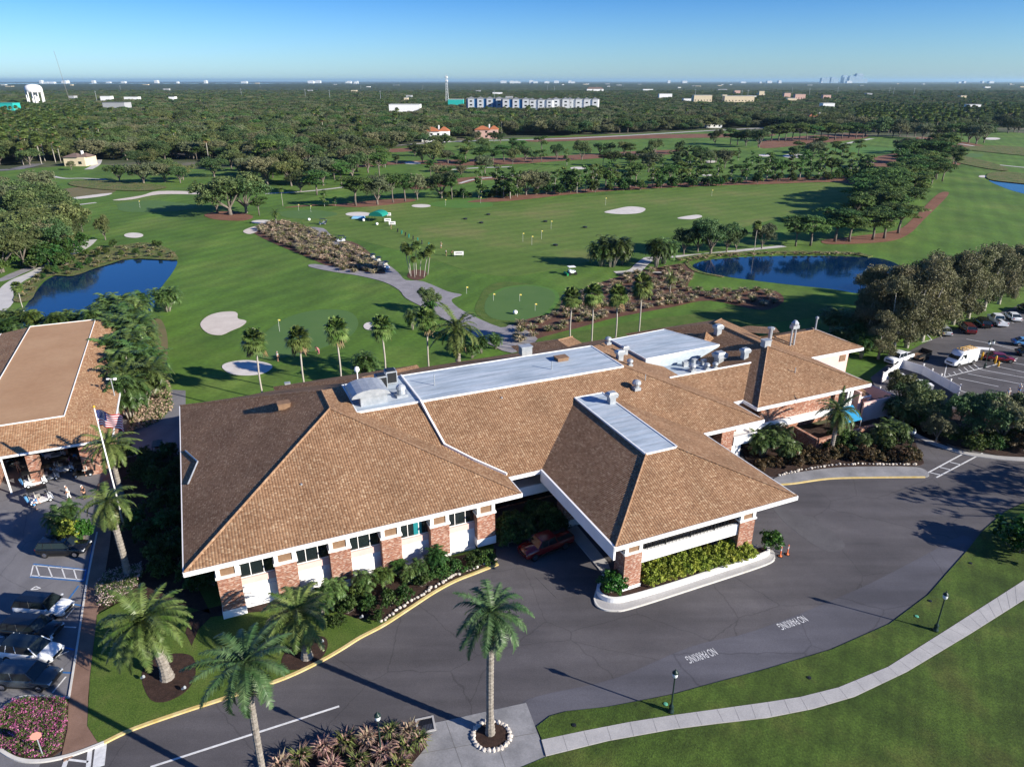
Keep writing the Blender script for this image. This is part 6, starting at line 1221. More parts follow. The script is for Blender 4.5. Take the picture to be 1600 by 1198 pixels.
# ------------------------------------------------------------------ vehicles
def sect(x, w_, zb, zt, r=.12):
    return [(x, -w_*.88, zb), (x, -w_, zb+.16), (x, -w_*1.0, (zb+zt)*.5), (x, -w_*.97, zt-r), (x, -w_*.86, zt), (x, 0, zt+.03), (x, w_*.86, zt), (x, w_*.97, zt-r), (x, w_, (zb+zt)*.5), (x, w_, zb+.16), (x, w_*.88, zb)]
def car(label, body, loc, hd, kind='suv', roofc=None, group=None, cat=None):
    nm = {'suv': 'parked_car', 'sedan': 'parked_car', 'pickup': 'pickup_truck', 'van': 'delivery_van'}[kind]
    t = thing(nm, label, cat or {'suv': 'car', 'sedan': 'car', 'pickup': 'pickup truck', 'van': 'van'}[kind], (loc[0], loc[1], .03), math.radians(hd), group); rc = roofc or body
    Lh, Wh, H, belt, hood = {'suv': (2.38, .97, 1.68, 1.08, 1.02), 'sedan': (2.35, .92, 1.45, .95, .86), 'pickup': (2.9, 1.0, 1.92, 1.22, 1.22), 'van': (2.95, 1.02, 2.6, 1.35, 1.25)}[kind]
    b = MB()
    if kind == 'pickup': st = [(-Lh, .94, .5, 1.22), (-Lh+.1, .98, .38, 1.24), (-.75, 1, .36, 1.24), (-.7, 1, .36, belt), (1.3, 1, .36, belt), (1.5, .99, .36, hood), (Lh-.35, .95, .38, hood-.04), (Lh-.05, .88, .42, hood-.16), (Lh, .84, .5, hood-.3)]
    elif kind == 'van': st = [(-Lh, .95, .4, 2.5), (-Lh+.08, .99, .35, 2.58), (1.15, 1, .33, 2.58), (1.55, .99, .33, 2.2), (2.25, .97, .33, 1.3), (Lh-.1, .88, .36, 1.05), (Lh, .82, .42, .8)]
    else: st = [(-Lh, .86, .48, belt-.14), (-Lh+.1, .95, .36, belt-.02), (-Lh+.5, 1, .32, belt), (-.3, 1, .28, belt), (.9, 1, .28, belt-.02), (1.15, .99, .3, hood), (Lh-.45, .96, .32, hood-.09), (Lh-.1, .88, .36, hood-.22), (Lh, .78, .44, hood-.38)]
    b.loft([sect(x, Wh*f, zb, zt, .1) for x, f, zb, zt in st]); bd = b.build('body', body, t, False)
    bd.data.polygons.foreach_set('use_smooth', [len(p.vertices) == 4 for p in bd.data.polygons])
    x0, x1, x2, x3 = {'suv': (-Lh+.08, -Lh+.42, .55, 1.25), 'sedan': (-1.9, -1.05, .35, 1.2), 'pickup': (-.78, -.62, 1.0, 1.55), 'van': (0, 0, 0, 0)}[kind]
    if kind != 'van':
        b = MB(); wb, wt = Wh*.93, Wh*.74
        def ring(x, z, w_): return [(x, -w_, z), (x, w_, z)]
        zt = H-.06; vs = [(x0, -wb, belt-.02), (x3, -wb, belt-.02), (x3, wb, belt-.02), (x0, wb, belt-.02), (x1, -wt, zt), (x2, -wt, zt), (x2, wt, zt), (x1, wt, zt)]
        b.add(vs, [(0, 1, 5, 4), (1, 2, 6, 5), (2, 3, 7, 6), (3, 0, 4, 7), (4, 5, 6, 7)]); b.build('windows', 'glass_dark', t)
        b = MB(); xm = (x1+x2)/2; w2 = wt+.02
        b.loft([[(x, -w2*s, zt-.03), (x, -w2*s*.9, zt+.04), (x, 0, zt+.07), (x, w2*s*.9, zt+.04), (x, w2*s, zt-.03)] for x, s in ((x1-.06, .95), (x1+.15, 1), (xm, 1.02), (x2-.1, 1), (x2+.06, .93))]); b.build('roof_panel', rc, t)
        b = MB()
        for sy in (-1, 1):
            b.tube([(x3+.03, sy*wb, belt-.05), (x2, sy*wt, zt)], .045, 5); b.tube([(x0-.02, sy*wb, belt-.05), (x1, sy*wt, zt)], .045, 5); b.tube([((x0+x3)/2-.05, sy*(wb+.005), belt-.03), (xm-.05, sy*(wt+.01), zt)], .022, 5)
            if kind == 'suv': b.tube([(x0+.75, sy*(wb+.005), belt-.03), (x1+.5, sy*(wt+.01), zt)], .03, 5)
            
        b.build('pillars', rc if kind != 'pickup' and rc != 'glass_dark' else body, t)
    else:
        b = MB(); b.add([(1.22, -.86, 2.40), (1.22, .86, 2.40), (2.22, .9, 1.36), (2.22, -.9, 1.36)], [(0, 1, 2, 3)]); b.v = [(x+.05, y, z+.05) for x, y, z in b.v]; b.build('windscreen', 'glass_dark', t)
        b = MB(); [b.add([(.3, s*1.025, 1.4), (1.75, s*1.01, 1.4), (1.3, s*1.0, 2.15), (.3, s*1.02, 2.15)], [(0, 1, 2, 3)]) for s in (-1, 1)]; b.build('side_window', 'glass_dark', t)
        b = MB(); [b.tube([(-2.6, y, 2.75), (.9, y, 2.75)], .04, 5) for y in (-.6, -.2, .2, .6)]; [b.tube([(x, -.7, 2.72), (x, .7, 2.72)], .05, 5) for x in (-2.5, -1.4, -.3, .8)]; b.build('ladder_rack', 'paint_pole_yellow', t)
    wr = .36 if kind in ('suv', 'sedan') else .41
    for sx in (-1, 1):
        for sy in (-1, 1):
            wx = sx*(Lh*.62) if kind != 'pickup' else (1.95 if sx > 0 else -1.75)
            b = MB(); b.tube([(wx, sy*(Wh-.24), wr), (wx, sy*(Wh+.02), wr)], wr, 18); wh = b.build('wheel', 'rubber', t)
            b = MB(); b.tube([(wx, sy*(Wh+.0), wr), (wx, sy*(Wh+.035), wr)], wr*.62, 12); b.build('rim', 'chrome', wh)
    b = MB(); b.b2(-Lh+.6, Lh-.6, -Wh-.005, Wh+.005, .28, .40); b.build('sill', 'rubber', t)
    for sy in (-1, 1):
        b = MB(); b.box((Lh-.14, sy*Wh*.68, hood-.33), (.22, .36, .14)); b.build('headlight', 'headlight', t)
        b = MB(); b.box((-Lh+.05, sy*Wh*.76, belt-.2 if kind != 'van' else 1.2), (.12, .22, .2)); b.build('tail_light', 'taillight', t)
        b = MB(); b.box(({'van': 1.75}.get(kind, x3-.15 if kind != 'van' else 0), sy*(Wh+.1), belt+.06), (.14, .2, .14)); b.build('wing_mirror', body, t)
    b = MB(); b.box((Lh-.02, 0, hood-.42), (.08, Wh*1.05, .24)); b.build('grille', 'black_metal', t)
    if kind == 'pickup': b = MB(); b.b2(-Lh+.12, -.85, -Wh*.86, Wh*.86, 1.235, 1.26); b.build('cargo_bed', 'rubber', t)
    return t
mat('paint_pole_yellow', [(.55, .30, .03)], rough=.5); mat('orange_plastic', [(.62, .13, .03)], rough=.5)
pb, pw_, pg, pr, ps, pn = paint('car_black', (.006, .007, .009), .18), paint('car_white', (.72, .74, .76), .3), paint('car_grey', (.045, .055, .065), .22), paint('car_red', (.13, .004, .006), .2), paint('car_silver', (.42, .45, .48), .3, .3), paint('car_maroon', (.09, .01, .014), .22)
pblue = paint('car_blue', (.10, .28, .52), .3)
car('dark slate grey sport utility car nearest the flower island', pg, (-38.35, 42.75), -3)
car('white crossover car with dark glass roof between the slate and the black car', pw_, (-39.75, 45.5), -8, roofc='glass_dark')
car('black car in the shade between the two white cars', pb, (-41.3, 48.1), -6)
car('white car with a black roof next to the blue marked bay', pw_, (-42.0, 50.9), -6, roofc=pb)
car('long black car parked alone just above the hatched bay', pb, (-45.3, 59.7), 2)
x, y = W(27.3, 53.6); car('dark red pickup truck in the shade of the portico', pr, (x, y), 23.7+188, 'pickup')
x, y = G(1404, 568); car('white pickup truck beside the white fence with a trailer behind', pw_, (x+.3, y+.8), 211, 'pickup')
x, y = G(1503, 571); car('white work van with yellow ladder rack parked over the hatching', pw_, (x, y+.6), 205, 'van')
for px, py, c_, kd, lab in [(1473, 521, ps, 'sedan', 'silver car leftmost in the row under the paperbark trees'), (1510, 518, pn, 'suv', 'dark maroon car second in the row under the paperbark trees'), (1534, 509, pb, 'suv', 'black car deep in the shade under the paperbark trees'), (1557, 506, pw_, 'pickup', 'white and grey pickup truck in the row under the paperbark trees'), (1581, 499, pw_, 'sedan', 'white car right of the pickup in the row under the trees'), (1602, 487, pb, 'suv', 'black car at the right border in the row under the trees')]:
    car(lab, c_, G(px, py), 78, kd)
x, y = G(1560, 564); car('dark red car behind the shuttle cart in the east car park', pr, (x, y), -15, 'sedan'); x, y = G(1603, 540); car('light blue car at the right border of the east car park', pblue, (x, y), -15, 'sedan'); x, y = G(1610, 556); car('black car half cut by the right border', pb, (x, y), -15, 'sedan')
x, y = G(1436, 561); t = thing('utility_trailer', 'flat open trailer with dark sides behind the white pickup truck', 'trailer', (x, y, 0), math.radians(31))
b = MB(); b.box((0, 0, .7), (3.6, 1.9, .12)); b.build('deck', 'brown_panel', t); b = MB(); b.box((0, .95, 1.0), (3.6, .06, .5)); b.box((0, -.95, 1.0), (3.6, .06, .5)); b.box((1.8, 0, 1.1), (.06, 1.9, .8)); b.box((-2.4, 0, .5), (1.4, .1, .1)); b.build('side_rail', 'black_metal', t)
for sx in (-.5, .5):
    for sy in (-1, 1): b = MB(); b.tube([(sx, sy*.98, .36), (sx, sy*1.2, .36)], .36, 14); b.build('wheel', 'rubber', t)
def cart(label, loc, hd, roofc='black_metal', bodyc='car_white', group=None, stretch=1, name='golf_cart'):
    t = thing(name, label, 'golf cart', (loc[0], loc[1], .03), math.radians(hd), group); l = 1.15*stretch
    b = MB(); b.box((0, 0, .34), (2.3*stretch, 1.15, .14)); b.loft([[(l-.5, -.5, .4), (l-.5, .5, .4), (l-.5, .46, .95), (l-.5, -.46, .95)], [(l, -.48, .3), (l, .48, .3), (l-.12, .4, .72), (l-.12, -.4, .72)]]); b.loft([[(-l, -.55, .35), (-l, .55, .35), (-l+.05, .52, .85), (-l+.05, -.52, .85)], [(-l+.75, -.55, .35), (-l+.75, .55, .35), (-l+.75, .52, .78), (-l+.75, -.52, .78)]]); b.build('body', bodyc, t)
    for k in range(1 if stretch < 1.3 else 3): b = MB(); b.box((-.25+k*.75-(0 if stretch < 1.3 else .6), 0, .82), (.5, 1.0, .12)); b.box((-.52+k*.75-(0 if stretch < 1.3 else .6), 0, 1.1), (.1, 1.0, .45)); b.build('seat', 'seat_pale', t)
    b = MB(); b.loft([[(-l+.05, -.58, 1.83), (-l+.05, 0, 1.88), (-l+.05, .58, 1.83), (-l+.05, .58, 1.77), (-l+.05, -.58, 1.77)], [(l-.35, -.58, 1.86), (l-.35, 0, 1.91), (l-.35, .58, 1.86), (l-.35, .58, 1.80), (l-.35, -.58, 1.80)]]); b.build('roof', roofc, t)
    b = MB(); [b.tube([(x, y, .6), (x2, y, 1.8)], .03, 5) for y in (-.5, .5) for x, x2 in ((-l+.15, -l+.12), (l-.3, l-.48))]; b.build('frame', 'black_metal', t)
    b = MB(); b.tube([(l-.45, -.25, .9), (l-.62, -.25, 1.12)], .025, 5); b.lathe([(.15, 0), (.18, .02), (.15, .04)], 12, (l-.64, -.25, 1.1)); b.build('steering_wheel', 'rubber', t)
    for sx in (-1, 1):
        for sy in (-1, 1): b = MB(); b.tube([(sx*.78*stretch, sy*.42, .23), (sx*.78*stretch, sy*.6, .23)], .23, 12); wh = b.build('wheel', 'rubber', t); b = MB(); b.tube([(sx*.78*stretch, sy*.59, .23), (sx*.78*stretch, sy*.62, .23)], .12, 8); b.build('rim', 'headlight', wh)
    if stretch < 1.3:
        for sy in (-.25, .25): b = MB(); b.tube([(-l-.1, sy, .55), (-l-.25, sy, 1.35)], [.13, .15], 8); b.build('golf_bag', 'car_blue' if sy < 0 else 'black_metal', t)
    return t
mat('seat_pale', [(.45, .43, .40)], rough=.7)
for px, py, hd, rc, bc, lab in [(57, 757, 35, 'black_metal', 'car_white', 'black roofed golf cart nearest the white dressed man'), (77, 749, 30, 'black_metal', 'car_silver', 'golf cart parked just behind the front one outside the barn'), (66, 784, 40, 'black_metal', 'car_white', 'golf cart with a person in blue bending behind it'), (101, 736, 25, 'black_metal', 'car_white', 'golf cart standing in the mouth of the barn by the woman in pink'), (88, 714, 25, 'white_paint', 'car_white', 'golf cart with pale cover inside the barn opening'), (132, 742, 200, 'black_metal', 'car_black', 'large black golf cart outside the barn corner'), (250, 712, 110, 'black_metal', 'car_maroon', 'dark red golf cart in the shade beside the clubhouse'), (13, 728, 60, 'black_metal', 'car_grey', 'golf cart at the left border under the barn eave'),
                               (584, 408, 300, 'black_metal', 'car_grey', 'first of three golf carts queued on the paved path'), (593, 413, 300, 'black_metal', 'car_grey', 'middle of three golf carts queued on the paved path'), (604, 420, 300, 'black_metal', 'car_white', 'last of three golf carts queued on the paved path'), (533, 378, 200, 'black_metal', 'car_white', 'single golf cart higher up the paved path'), (504, 351, 200, 'black_metal', 'car_grey', 'golf cart parked at the head of the paved path')]:
    cart(lab, G(px, py), hd, rc, bc)
cart('long white roofed shuttle cart beside the white van', G(1531, 560), -15, 'white_paint', 'car_white', None, 1.75, 'shuttle_cart')
t = thing('mower', 'green fairway mower with white canopy working near the round green', 'mower', (*G(892, 429), 0), math.radians(15))
b = MB(); b.box((.3, 0, .75), (1.7, 1.2, .5), 0, 0, .85); b.box((-.3, 0, 1.1), (.6, .9, .3)); b.build('body', 'car_white', t); b = MB(); b.box((.1, 0, 2.0), (1.8, 1.5, .1)); b.build('canopy', 'white_paint', t); b = MB(); [b.tube([(x, y, .9), (x, y, 2)], .04, 5) for x in (-.6, .8) for y in (-.6, .6)]; b.build('frame', 'black_metal', t)
mat('mower_green', [(.02, .30, .09)], rough=.5); b = MB(); [b.tube([(-1.3, y-.45, .3), (-1.3, y+.45, .3)], .2, 10) for y in (-1, 0, 1)]; b.box((-1.2, 0, .5), (.3, 2.9, .12)); b.build('cutting_unit', 'mower_green', t)
for sx, sy in ((-.5, -1), (-.5, 1), (1.0, -1), (1.0, 1)): b = MB(); b.tube([(sx, sy*.6, .38), (sx, sy*.85, .38)], .38, 12); b.build('wheel', 'rubber', t)

# ------------------------------------------------------------------ people: one skinned body each, clothes as parts
def skin_mesh(name, chains, sub=1):
    """chains: list of [(pos, radius), ...]; equal positions are welded into joints"""
    vs, rr_, es, key = [], [], [], {}
    def vid(p, r_):
        k = tuple(round(c, 4) for c in p)
        if k not in key: key[k] = len(vs); vs.append(p); rr_.append(r_)
        return key[k]
    for c in chains:
        for (p, a), (q, b_) in zip(c, c[1:]): es.append((vid(p, a), vid(q, b_)))
    me = bpy.data.meshes.new(name); me.from_pydata(vs, es, []); o = bpy.data.objects.new(name, me); C.objects.link(o)
    m = o.modifiers.new('s', 'SKIN'); sk = me.skin_vertices[0].data if me.skin_vertices else None
    if sk is None:
        bm = bmesh.new(); bm.from_mesh(me); bm.verts.layers.skin.verify(); bm.to_mesh(me); bm.free(); sk = me.skin_vertices[0].data
    for i, r_ in enumerate(rr_): sk[i].radius = r_ if isinstance(r_, tuple) else (r_, r_); sk[i].use_root = (i == 0)
    if sub: s2 = o.modifiers.new('u', 'SUBSURF'); s2.levels = sub
    dg = bpy.context.evaluated_depsgraph_get(); out = bpy.data.meshes.new_from_object(o.evaluated_get(dg)); bpy.data.objects.remove(o); out.name = name
    out.polygons.foreach_set('use_smooth', [True]*len(out.polygons)); return out
def person_parts(pose):
    hips = (0, 0, .95); ch = (0.03, 0, 1.38); nk = (.03, 0, 1.50)
    if pose == 'bend': ch = (.33, 0, 1.22); nk = (.43, 0, 1.28)
    hd = (nk[0]+.03, 0, nk[2]+.14); top = (nk[0]+.03, 0, nk[2]+.26)
    if pose == 'bend': hd = (nk[0]+.11, 0, nk[2]+.09); top = (nk[0]+.18, 0, nk[2]+.17)
    body = [[(hips, (.15, .12)), ((hips[0]*.5+ch[0]*.5, 0, (hips[2]+ch[2])/2), (.14, .11)), (ch, (.17, .12)), (nk, .06), (hd, (.085, .10)), (top, (.07, .08))], [(hd, (.085, .10)), ((hd[0]+.105, 0, hd[2]-.01), .015)]]
    arms, legs = [], []
    for s in (-1, 1):
        sh = (ch[0], s*.19, ch[2]+.05); el = (ch[0]+.04, s*.25, ch[2]-.24); wr = (ch[0]+.16, s*.22, ch[2]-.46)
        if pose == 'bend': el = (ch[0]+.10, s*.20, ch[2]-.24); wr = (ch[0]+.24, s*.06, ch[2]-.44)
        if pose == 'reach': el = (ch[0]+.18, s*.24, ch[2]-.18); wr = (ch[0]+.40, s*.16, ch[2]-.14)
        arms.append([(ch, (.17, .12)), (sh, .065), (el, .042), (wr, .028)]); d = Vector(wr)-Vector(el); d.normalize(); palm = Vector(wr)+d*.07
        arms.append([(wr, .028), (tuple(palm), .03)])
        for k in range(4):
            f0 = palm+Vector((0, (k-1.5)*.018, 0)); l_ = (.055, .065, .06, .045)[k]; f1 = f0+d*l_*.6; f2 = f1+(d+Vector((.3, -s*.3, -.2))).normalized()*l_*.5
            arms.append([(tuple(palm), .03), (tuple(f1), .009), (tuple(f2), .007)])
        arms.append([(wr, .028), (tuple(Vector(wr)+d*.04+Vector((.03, -s*.01, 0))), .011), (tuple(Vector(wr)+d*.075+Vector((.045, -s*.012, 0))), .009)])
        st = .08 if pose == 'walk' else 0
        legs.append([(hips, (.15, .12)), ((0, s*.10, .86), .095), ((.03+s*st, s*.11, .50), .06), ((-.02+s*st*1.6, s*.12, .10), .042), ((.12+s*st*1.6, s*.13, .05), .038), ((.19+s*st*1.6, s*.13, .045), .028)])
    shirt = [[((0, 0, .92), (.165, .135)), body[0][1][:1]+((.16, .13),), (ch, (.19, .14)), ((nk[0], 0, nk[2]-.03), .075)]]+[[(ch, (.19, .14)), (a[1][0], .085), (tuple(Vector(a[1][0]).lerp(Vector(a[2][0]), .6)), .066)] for a in arms if len(a) == 4]
    pants = [[((0, 0, .97), (.165, .135)), ((0, s*.10, .84), .112), (tuple(Vector(l[1][0]).lerp(Vector(l[2][0]), .8)), .085)] for s, l in zip((-1, 1), legs)]
    longp = [[((0, 0, .97), (.165, .135)), ((0, s*.10, .84), .112), (l[2][0], .078), (l[3][0], .062)] for s, l in zip((-1, 1), legs)]
    cap = [[((hd[0], 0, hd[2]+.05), (.105, .11)), (tuple(Vector(top)+Vector((0, 0, .03))), (.07, .075))], [((hd[0], 0, hd[2]+.05), (.105, .11)), ((hd[0]+.16, 0, hd[2]+.06), (.05, .012))]]
    return {'body': skin_mesh('body', body+arms+legs), 'shirt': skin_mesh('shirt', shirt), 'shorts': skin_mesh('shorts', pants), 'trousers': skin_mesh('trousers', longp), 'cap': skin_mesh('cap', cap)}
mat('skin_tone', [(.42, .22, .14), (.48, .27, .18)], 4, 3, .6)
PP = {p: person_parts(p) for p in ('stand', 'bend', 'reach', 'walk')}
def person(label, px, py, hd, pose, shirt, legs_, legc, capc, z=.03):
    t = thing('person', label, 'person', (*G(px, py), z), math.radians(hd))
    for nm, c_ in (('body', 'skin_tone'), ('shirt', shirt), (legs_, legc), ('cap', capc)):
        me = PP[pose][nm].copy(); me.materials.clear(); me.materials.append(MATS[c_]); o = bpy.data.objects.new(nm, me); C.objects.link(o); o.parent = t
    return t
c1, c2, c3, c4, c5, c6, c7 = cloth('cloth_white', (.72, .72, .70)), cloth('cloth_navy', (.03, .04, .13)), cloth('cloth_red', (.55, .03, .05)), cloth('cloth_pink', (.70, .22, .30)), cloth('cloth_blue', (.08, .30, .65)), cloth('cloth_tan', (.40, .30, .20)), cloth('cloth_black', (.015, .015, .02))
for a in [('person in white walking across the car park near the carts', 109, 780, 200, 'walk', c1, 'trousers', c1, c1), ('person in a navy shirt and shorts by the barn post', 51, 737, 300, 'stand', c2, 'shorts', c7, c2), ('person in white shirt and tan shorts outside the barn', 88, 740, 20, 'walk', c1, 'shorts', c6, c1), ('person in a red shirt in the barn opening', 107, 714, 250, 'stand', c3, 'shorts', c6, c3), ('person in pink beside the golf cart at the barn', 111, 731, 180, 'stand', c4, 'shorts', c1, c7), ('person in light blue shirt and white cap leaning over at the barn corner', 124, 724, 200, 'bend', c5, 'shorts', c6, c1), ('person in blue in the shade right of the black cart', 157, 735, 230, 'stand', c5, 'trousers', c7, c5),
          ('person in a blue shirt bending behind the lower golf cart', 56, 797, 30, 'bend', c5, 'shorts', c5, c7), ('person in white cap at the edge of the shade below the palms', 134, 780, 160, 'stand', c7, 'trousers', c7, c1), ('person seated height figure in tan near the left barn pier', 31, 738, 300, 'reach', c6, 'shorts', c6, c7),
          ('golfer in white shirt and black cap on the near green', 434, 565, 60, 'stand', c1, 'shorts', c7, c1), ('golfer in a pink shirt on the near green', 498, 553, 240, 'bend', c4, 'trousers', c4, c7),
          ('golfer in dark clothes and white cap at the range tee', 705, 400, 20, 'bend', c7, 'trousers', c7, c1), ('golfer in white top at the range tee', 697, 400, 10, 'stand', c1, 'shorts', c7, c7), ('golfer in yellow and white behind the palms at the range', 689, 388, 40, 'reach', c6, 'shorts', c1, c1), ('golfer beside the white boards at the far end of the range', 611, 358, 10, 'stand', c7, 'shorts', c6, c1), ('walker on the paved path between the carts', 559, 394, 300, 'walk', c7, 'trousers', c7, c7), ('person in white crossing the east car park left of the pair', 1573, 624, 60, 'walk', c1, 'trousers', c1, c1), ('person in white, left one of the pair at the right border', 1591, 616, 200, 'stand', c1, 'shorts', c5, c1), ('person in white, right one of the pair at the right border', 1598, 624, 100, 'stand', c1, 'trousers', c1, c5)]:
    person(*a)

# ------------------------------------------------------------------ street furniture
def lamp(label, px, py, h=3.9, two=False, dz=.1):
    t = thing('street_lamp', label, 'street lamp', (*G(px, py), dz), .4); b = MB(); b.lathe([(.24, 0), (.24, .12), (.18, .2), (.16, .5), (.2, .55), (.12, .7), (.065, .85), (.055, h-.6), (.09, h-.55), (.05, h-.5)], 12); b.build('post', 'dark_green_metal', t, True)
    for dx in ((-.5, .5) if two else (0,)):
        if two: b = MB(); b.tube([(0, 0, h-.7), (dx, 0, h-.6), (dx, 0, h-.45)], .035, 6); b.build('arm', 'dark_green_metal', t)
        b = MB(); b.lathe([(.09, h-.5), (.19, h-.35), (.2, h-.05), (.12, h)], 12, (dx, 0, 0)); g_ = b.build('lantern_glass', 'lamp_glass', t, True)
        b = MB(); b.lathe([(.24, h-.04), (.2, h+.06), (.1, h+.16), (.03, h+.22), (.045, h+.3), (.01, h+.36)], 12, (dx, 0, 0)); b.build('lantern_cap', 'dark_green_metal', t, True)
    return t
lamp('black lantern post standing on the grass strip at the centre of the curved sidewalk', 1048, 1113); lamp('black lantern post on the grass strip near the right border', 1461, 986); lamp('black lantern post among the plume grasses at the bottom edge', 596, 1182); lamp('garden lantern post with white glass beside the east lane', 1419, 713, 3.6); lamp('double headed lantern post in the east car park', 1538, 575, 4.6, True)
t = thing('floodlight_pole', 'thin pole with a small white floodlight beside the cart barn roof', 'light pole', (*G(192, 672), 0)); b = MB(); b.tube([(0, 0, 0), (0, 0, 7.6)], .07, 8); b.build('post', 'galvanized', t); b = MB(); b.tube([(-.45, 0, 7.6), (.45, 0, 7.6)], .05, 6); b.box((.55, 0, 7.6), (.35, .3, .25)); b.box((-.4, 0, 7.6), (.3, .25, .15)); b.build('lamp_head', 'white_paint', t)
FPX, FPY = -41.7, 64.34
t = thing('flagpole', 'tall white flagpole rising behind the date palm by the car park', 'flagpole', (FPX, FPY, 0)); b = MB(); b.tube([(0, 0, 0), (0, 0, 14)], [.10, .05], 12); b.build('pole', 'white_paint', t, True); b = MB(); b.lathe([(.02, 13.95), (.11, 14.02), (.14, 14.12), (.1, 14.22), (.02, 14.27)], 12); b.build('finial', 'paint_pole_yellow', t, True)
mat('flag_red', [(.42, .02, .035)], rough=.8); mat('flag_white', [(.72, .70, .70)], rough=.8); mat('flag_blue', [(.015, .03, .14)], rough=.8)
FW_, FH_ = 3.1, 1.75; nx, ny = 34, 26; V, Fc, Mi = [], [], []
def wv(u, v): return (u*FW_, .20*math.sin(u*9+v*2)*min(1, u*3)+.06*math.sin(u*17), -v*FH_-.10*u*u*FW_+.06*math.sin(u*7))
for j in range(ny+1):
    for i in range(nx+1): V.append(wv(i/nx, j/ny))
for j in range(ny):
    for i in range(nx):
        Fc.append((j*(nx+1)+i, j*(nx+1)+i+1, (j+1)*(nx+1)+i+1, (j+1)*(nx+1)+i)); st = j//2; Mi.append(2 if (i < nx*.4 and st < 7) else (0 if st % 2 == 0 else 1))
fo = mesh_np('flag', np.array(V), np.array(Fc), ['flag_red', 'flag_white', 'flag_blue'], Mi); tag(fo, 'American flag with stars and stripes flying from the tall pole', 'flag'); fo.location = (FPX+.08, FPY, 13.75); fo.rotation_euler = (0, 0, math.radians(-14))
b = MB()
for r_ in range(9):
    for c_ in range(6 if r_ % 2 == 0 else 5):
        u = (.03+.062*c_+(.031 if r_ % 2 else 0)); v = (.035+.057*r_); p = Vector(wv(u, v))
        for sg in (-.02, .02):
            pts_ = []
            for k in range(10): a = k*math.pi/5+math.pi/2; q = .045 if k % 2 == 0 else .019; pts_.append((p.x+q*math.cos(a), p.y+sg, p.z+q*math.sin(a)))
            b.face(pts_)
s_ = b.build('stars', 'flag_white', fo)
for px, py, lab in [(1219, 869, 'orange traffic delineator post, left of the pair by the portico'), (1230, 866, 'orange traffic delineator post, right of the pair by the portico')]:
    t = thing('delineator', lab, 'traffic post', (*G(px, py), .02)); b = MB(); b.lathe([(.2, 0), (.19, .06), (.06, .09), (.055, 1.05), (.075, 1.1), (.03, 1.16)], 10); b.build('post', 'orange_plastic', t, True); b = MB(); b.lathe([(.062, .7), (.062, .82)], 10); b.lathe([(.062, .9), (.062, 1.0)], 10); b.build('reflector', 'white_paint', t)
    b = MB(); b.lathe([(.28, 0), (.26, .05)], 8); b.build('base', 'rubber', t)
for i, (px, py) in enumerate([(1521, 567), (1533, 563), (1554, 569), (1559, 573)]):
    t = thing('bollard', 'yellow bollard, '+['first', 'second', 'third', 'short fourth'][i]+' from the white van in the east car park', 'bollard', (*G(px, py), .03)); b = MB(); b.lathe([(.16, 0), (.16, 1.35 if i < 3 else .8), (.1, 1.5 if i < 3 else .92), (.02, 1.54 if i < 3 else .96)], 10); b.build('post', 'paint_pole_yellow', t, True); b = MB(); b.lathe([(.24, 0), (.24, .06)], 10); b.build('base', 'concrete', t)
t = thing('road_sign', 'octagonal road sign seen from behind in the flower island', 'sign', (*G(68, 1182), .1), math.radians(-60)); b = MB(); b.tube([(0, 0, 0), (0, 0, 2.2)], .04, 6); b.build('post', 'galvanized', t); b = MB(); b.add([(.05+dx, .36*math.cos(k*math.pi/4+.39), 2.0+.36*math.sin(k*math.pi/4+.39)) for dx in (0, .02) for k in range(8)], [tuple(range(8)), tuple(range(8, 16))]+[(k, (k+1) % 8, (k+1) % 8+8, k+8) for k in range(8)]); mat('sign_red', [(.50, .22, .17)], rough=.6); b.build('plate', 'sign_red', t)
for px, py, lab in [(224, 1064, 'small garden spotlight left of the leaning date palm'), (288, 1081, 'small garden spotlight below the leaning date palm'), (503, 1008, 'small garden spotlight beside the short date palm'), (565, 969, 'small garden spotlight in the shrub bed by the lawn')]:
    t = thing('garden_spotlight', lab, 'spotlight', (*G(px, py), .14)); b = MB(); b.tube([(0, 0, 0), (0, 0, .2)], .03, 6); b.build('stake', 'black_metal', t); b = MB(); b.tube([(-.12, 0, .2), (.14, 0, .38)], [.08, .13], 10); b.build('lamp_head', 'galvanized', t)
mat('cap_green', [(.10, .35, .22)], rough=.6)
for px, py, m_, lab in [(1040, 1101, 'cap_green', 'pale green valve cover in the grass left of the central lamp'), (1432, 964, 'cap_green', 'pale green valve cover in the grass left of the right lamp'), (897, 1134, 'black_metal', 'black valve cover on the grass near the concrete apron'), (1264, 1060, 'black_metal', 'black valve cover in the grass below the right painted words'), (1453, 940, 'black_metal', 'black valve cover near the drive edge behind the right lamp'), (1516, 881, 'black_metal', 'black valve cover on the upper right lawn')]:
    b = MB(); b.lathe([(.17, 0), (.16, .05), (.03, .07)], 12); tag(b.build('valve_cover', m_), lab, 'valve cover').location = (*G(px, py), .10)
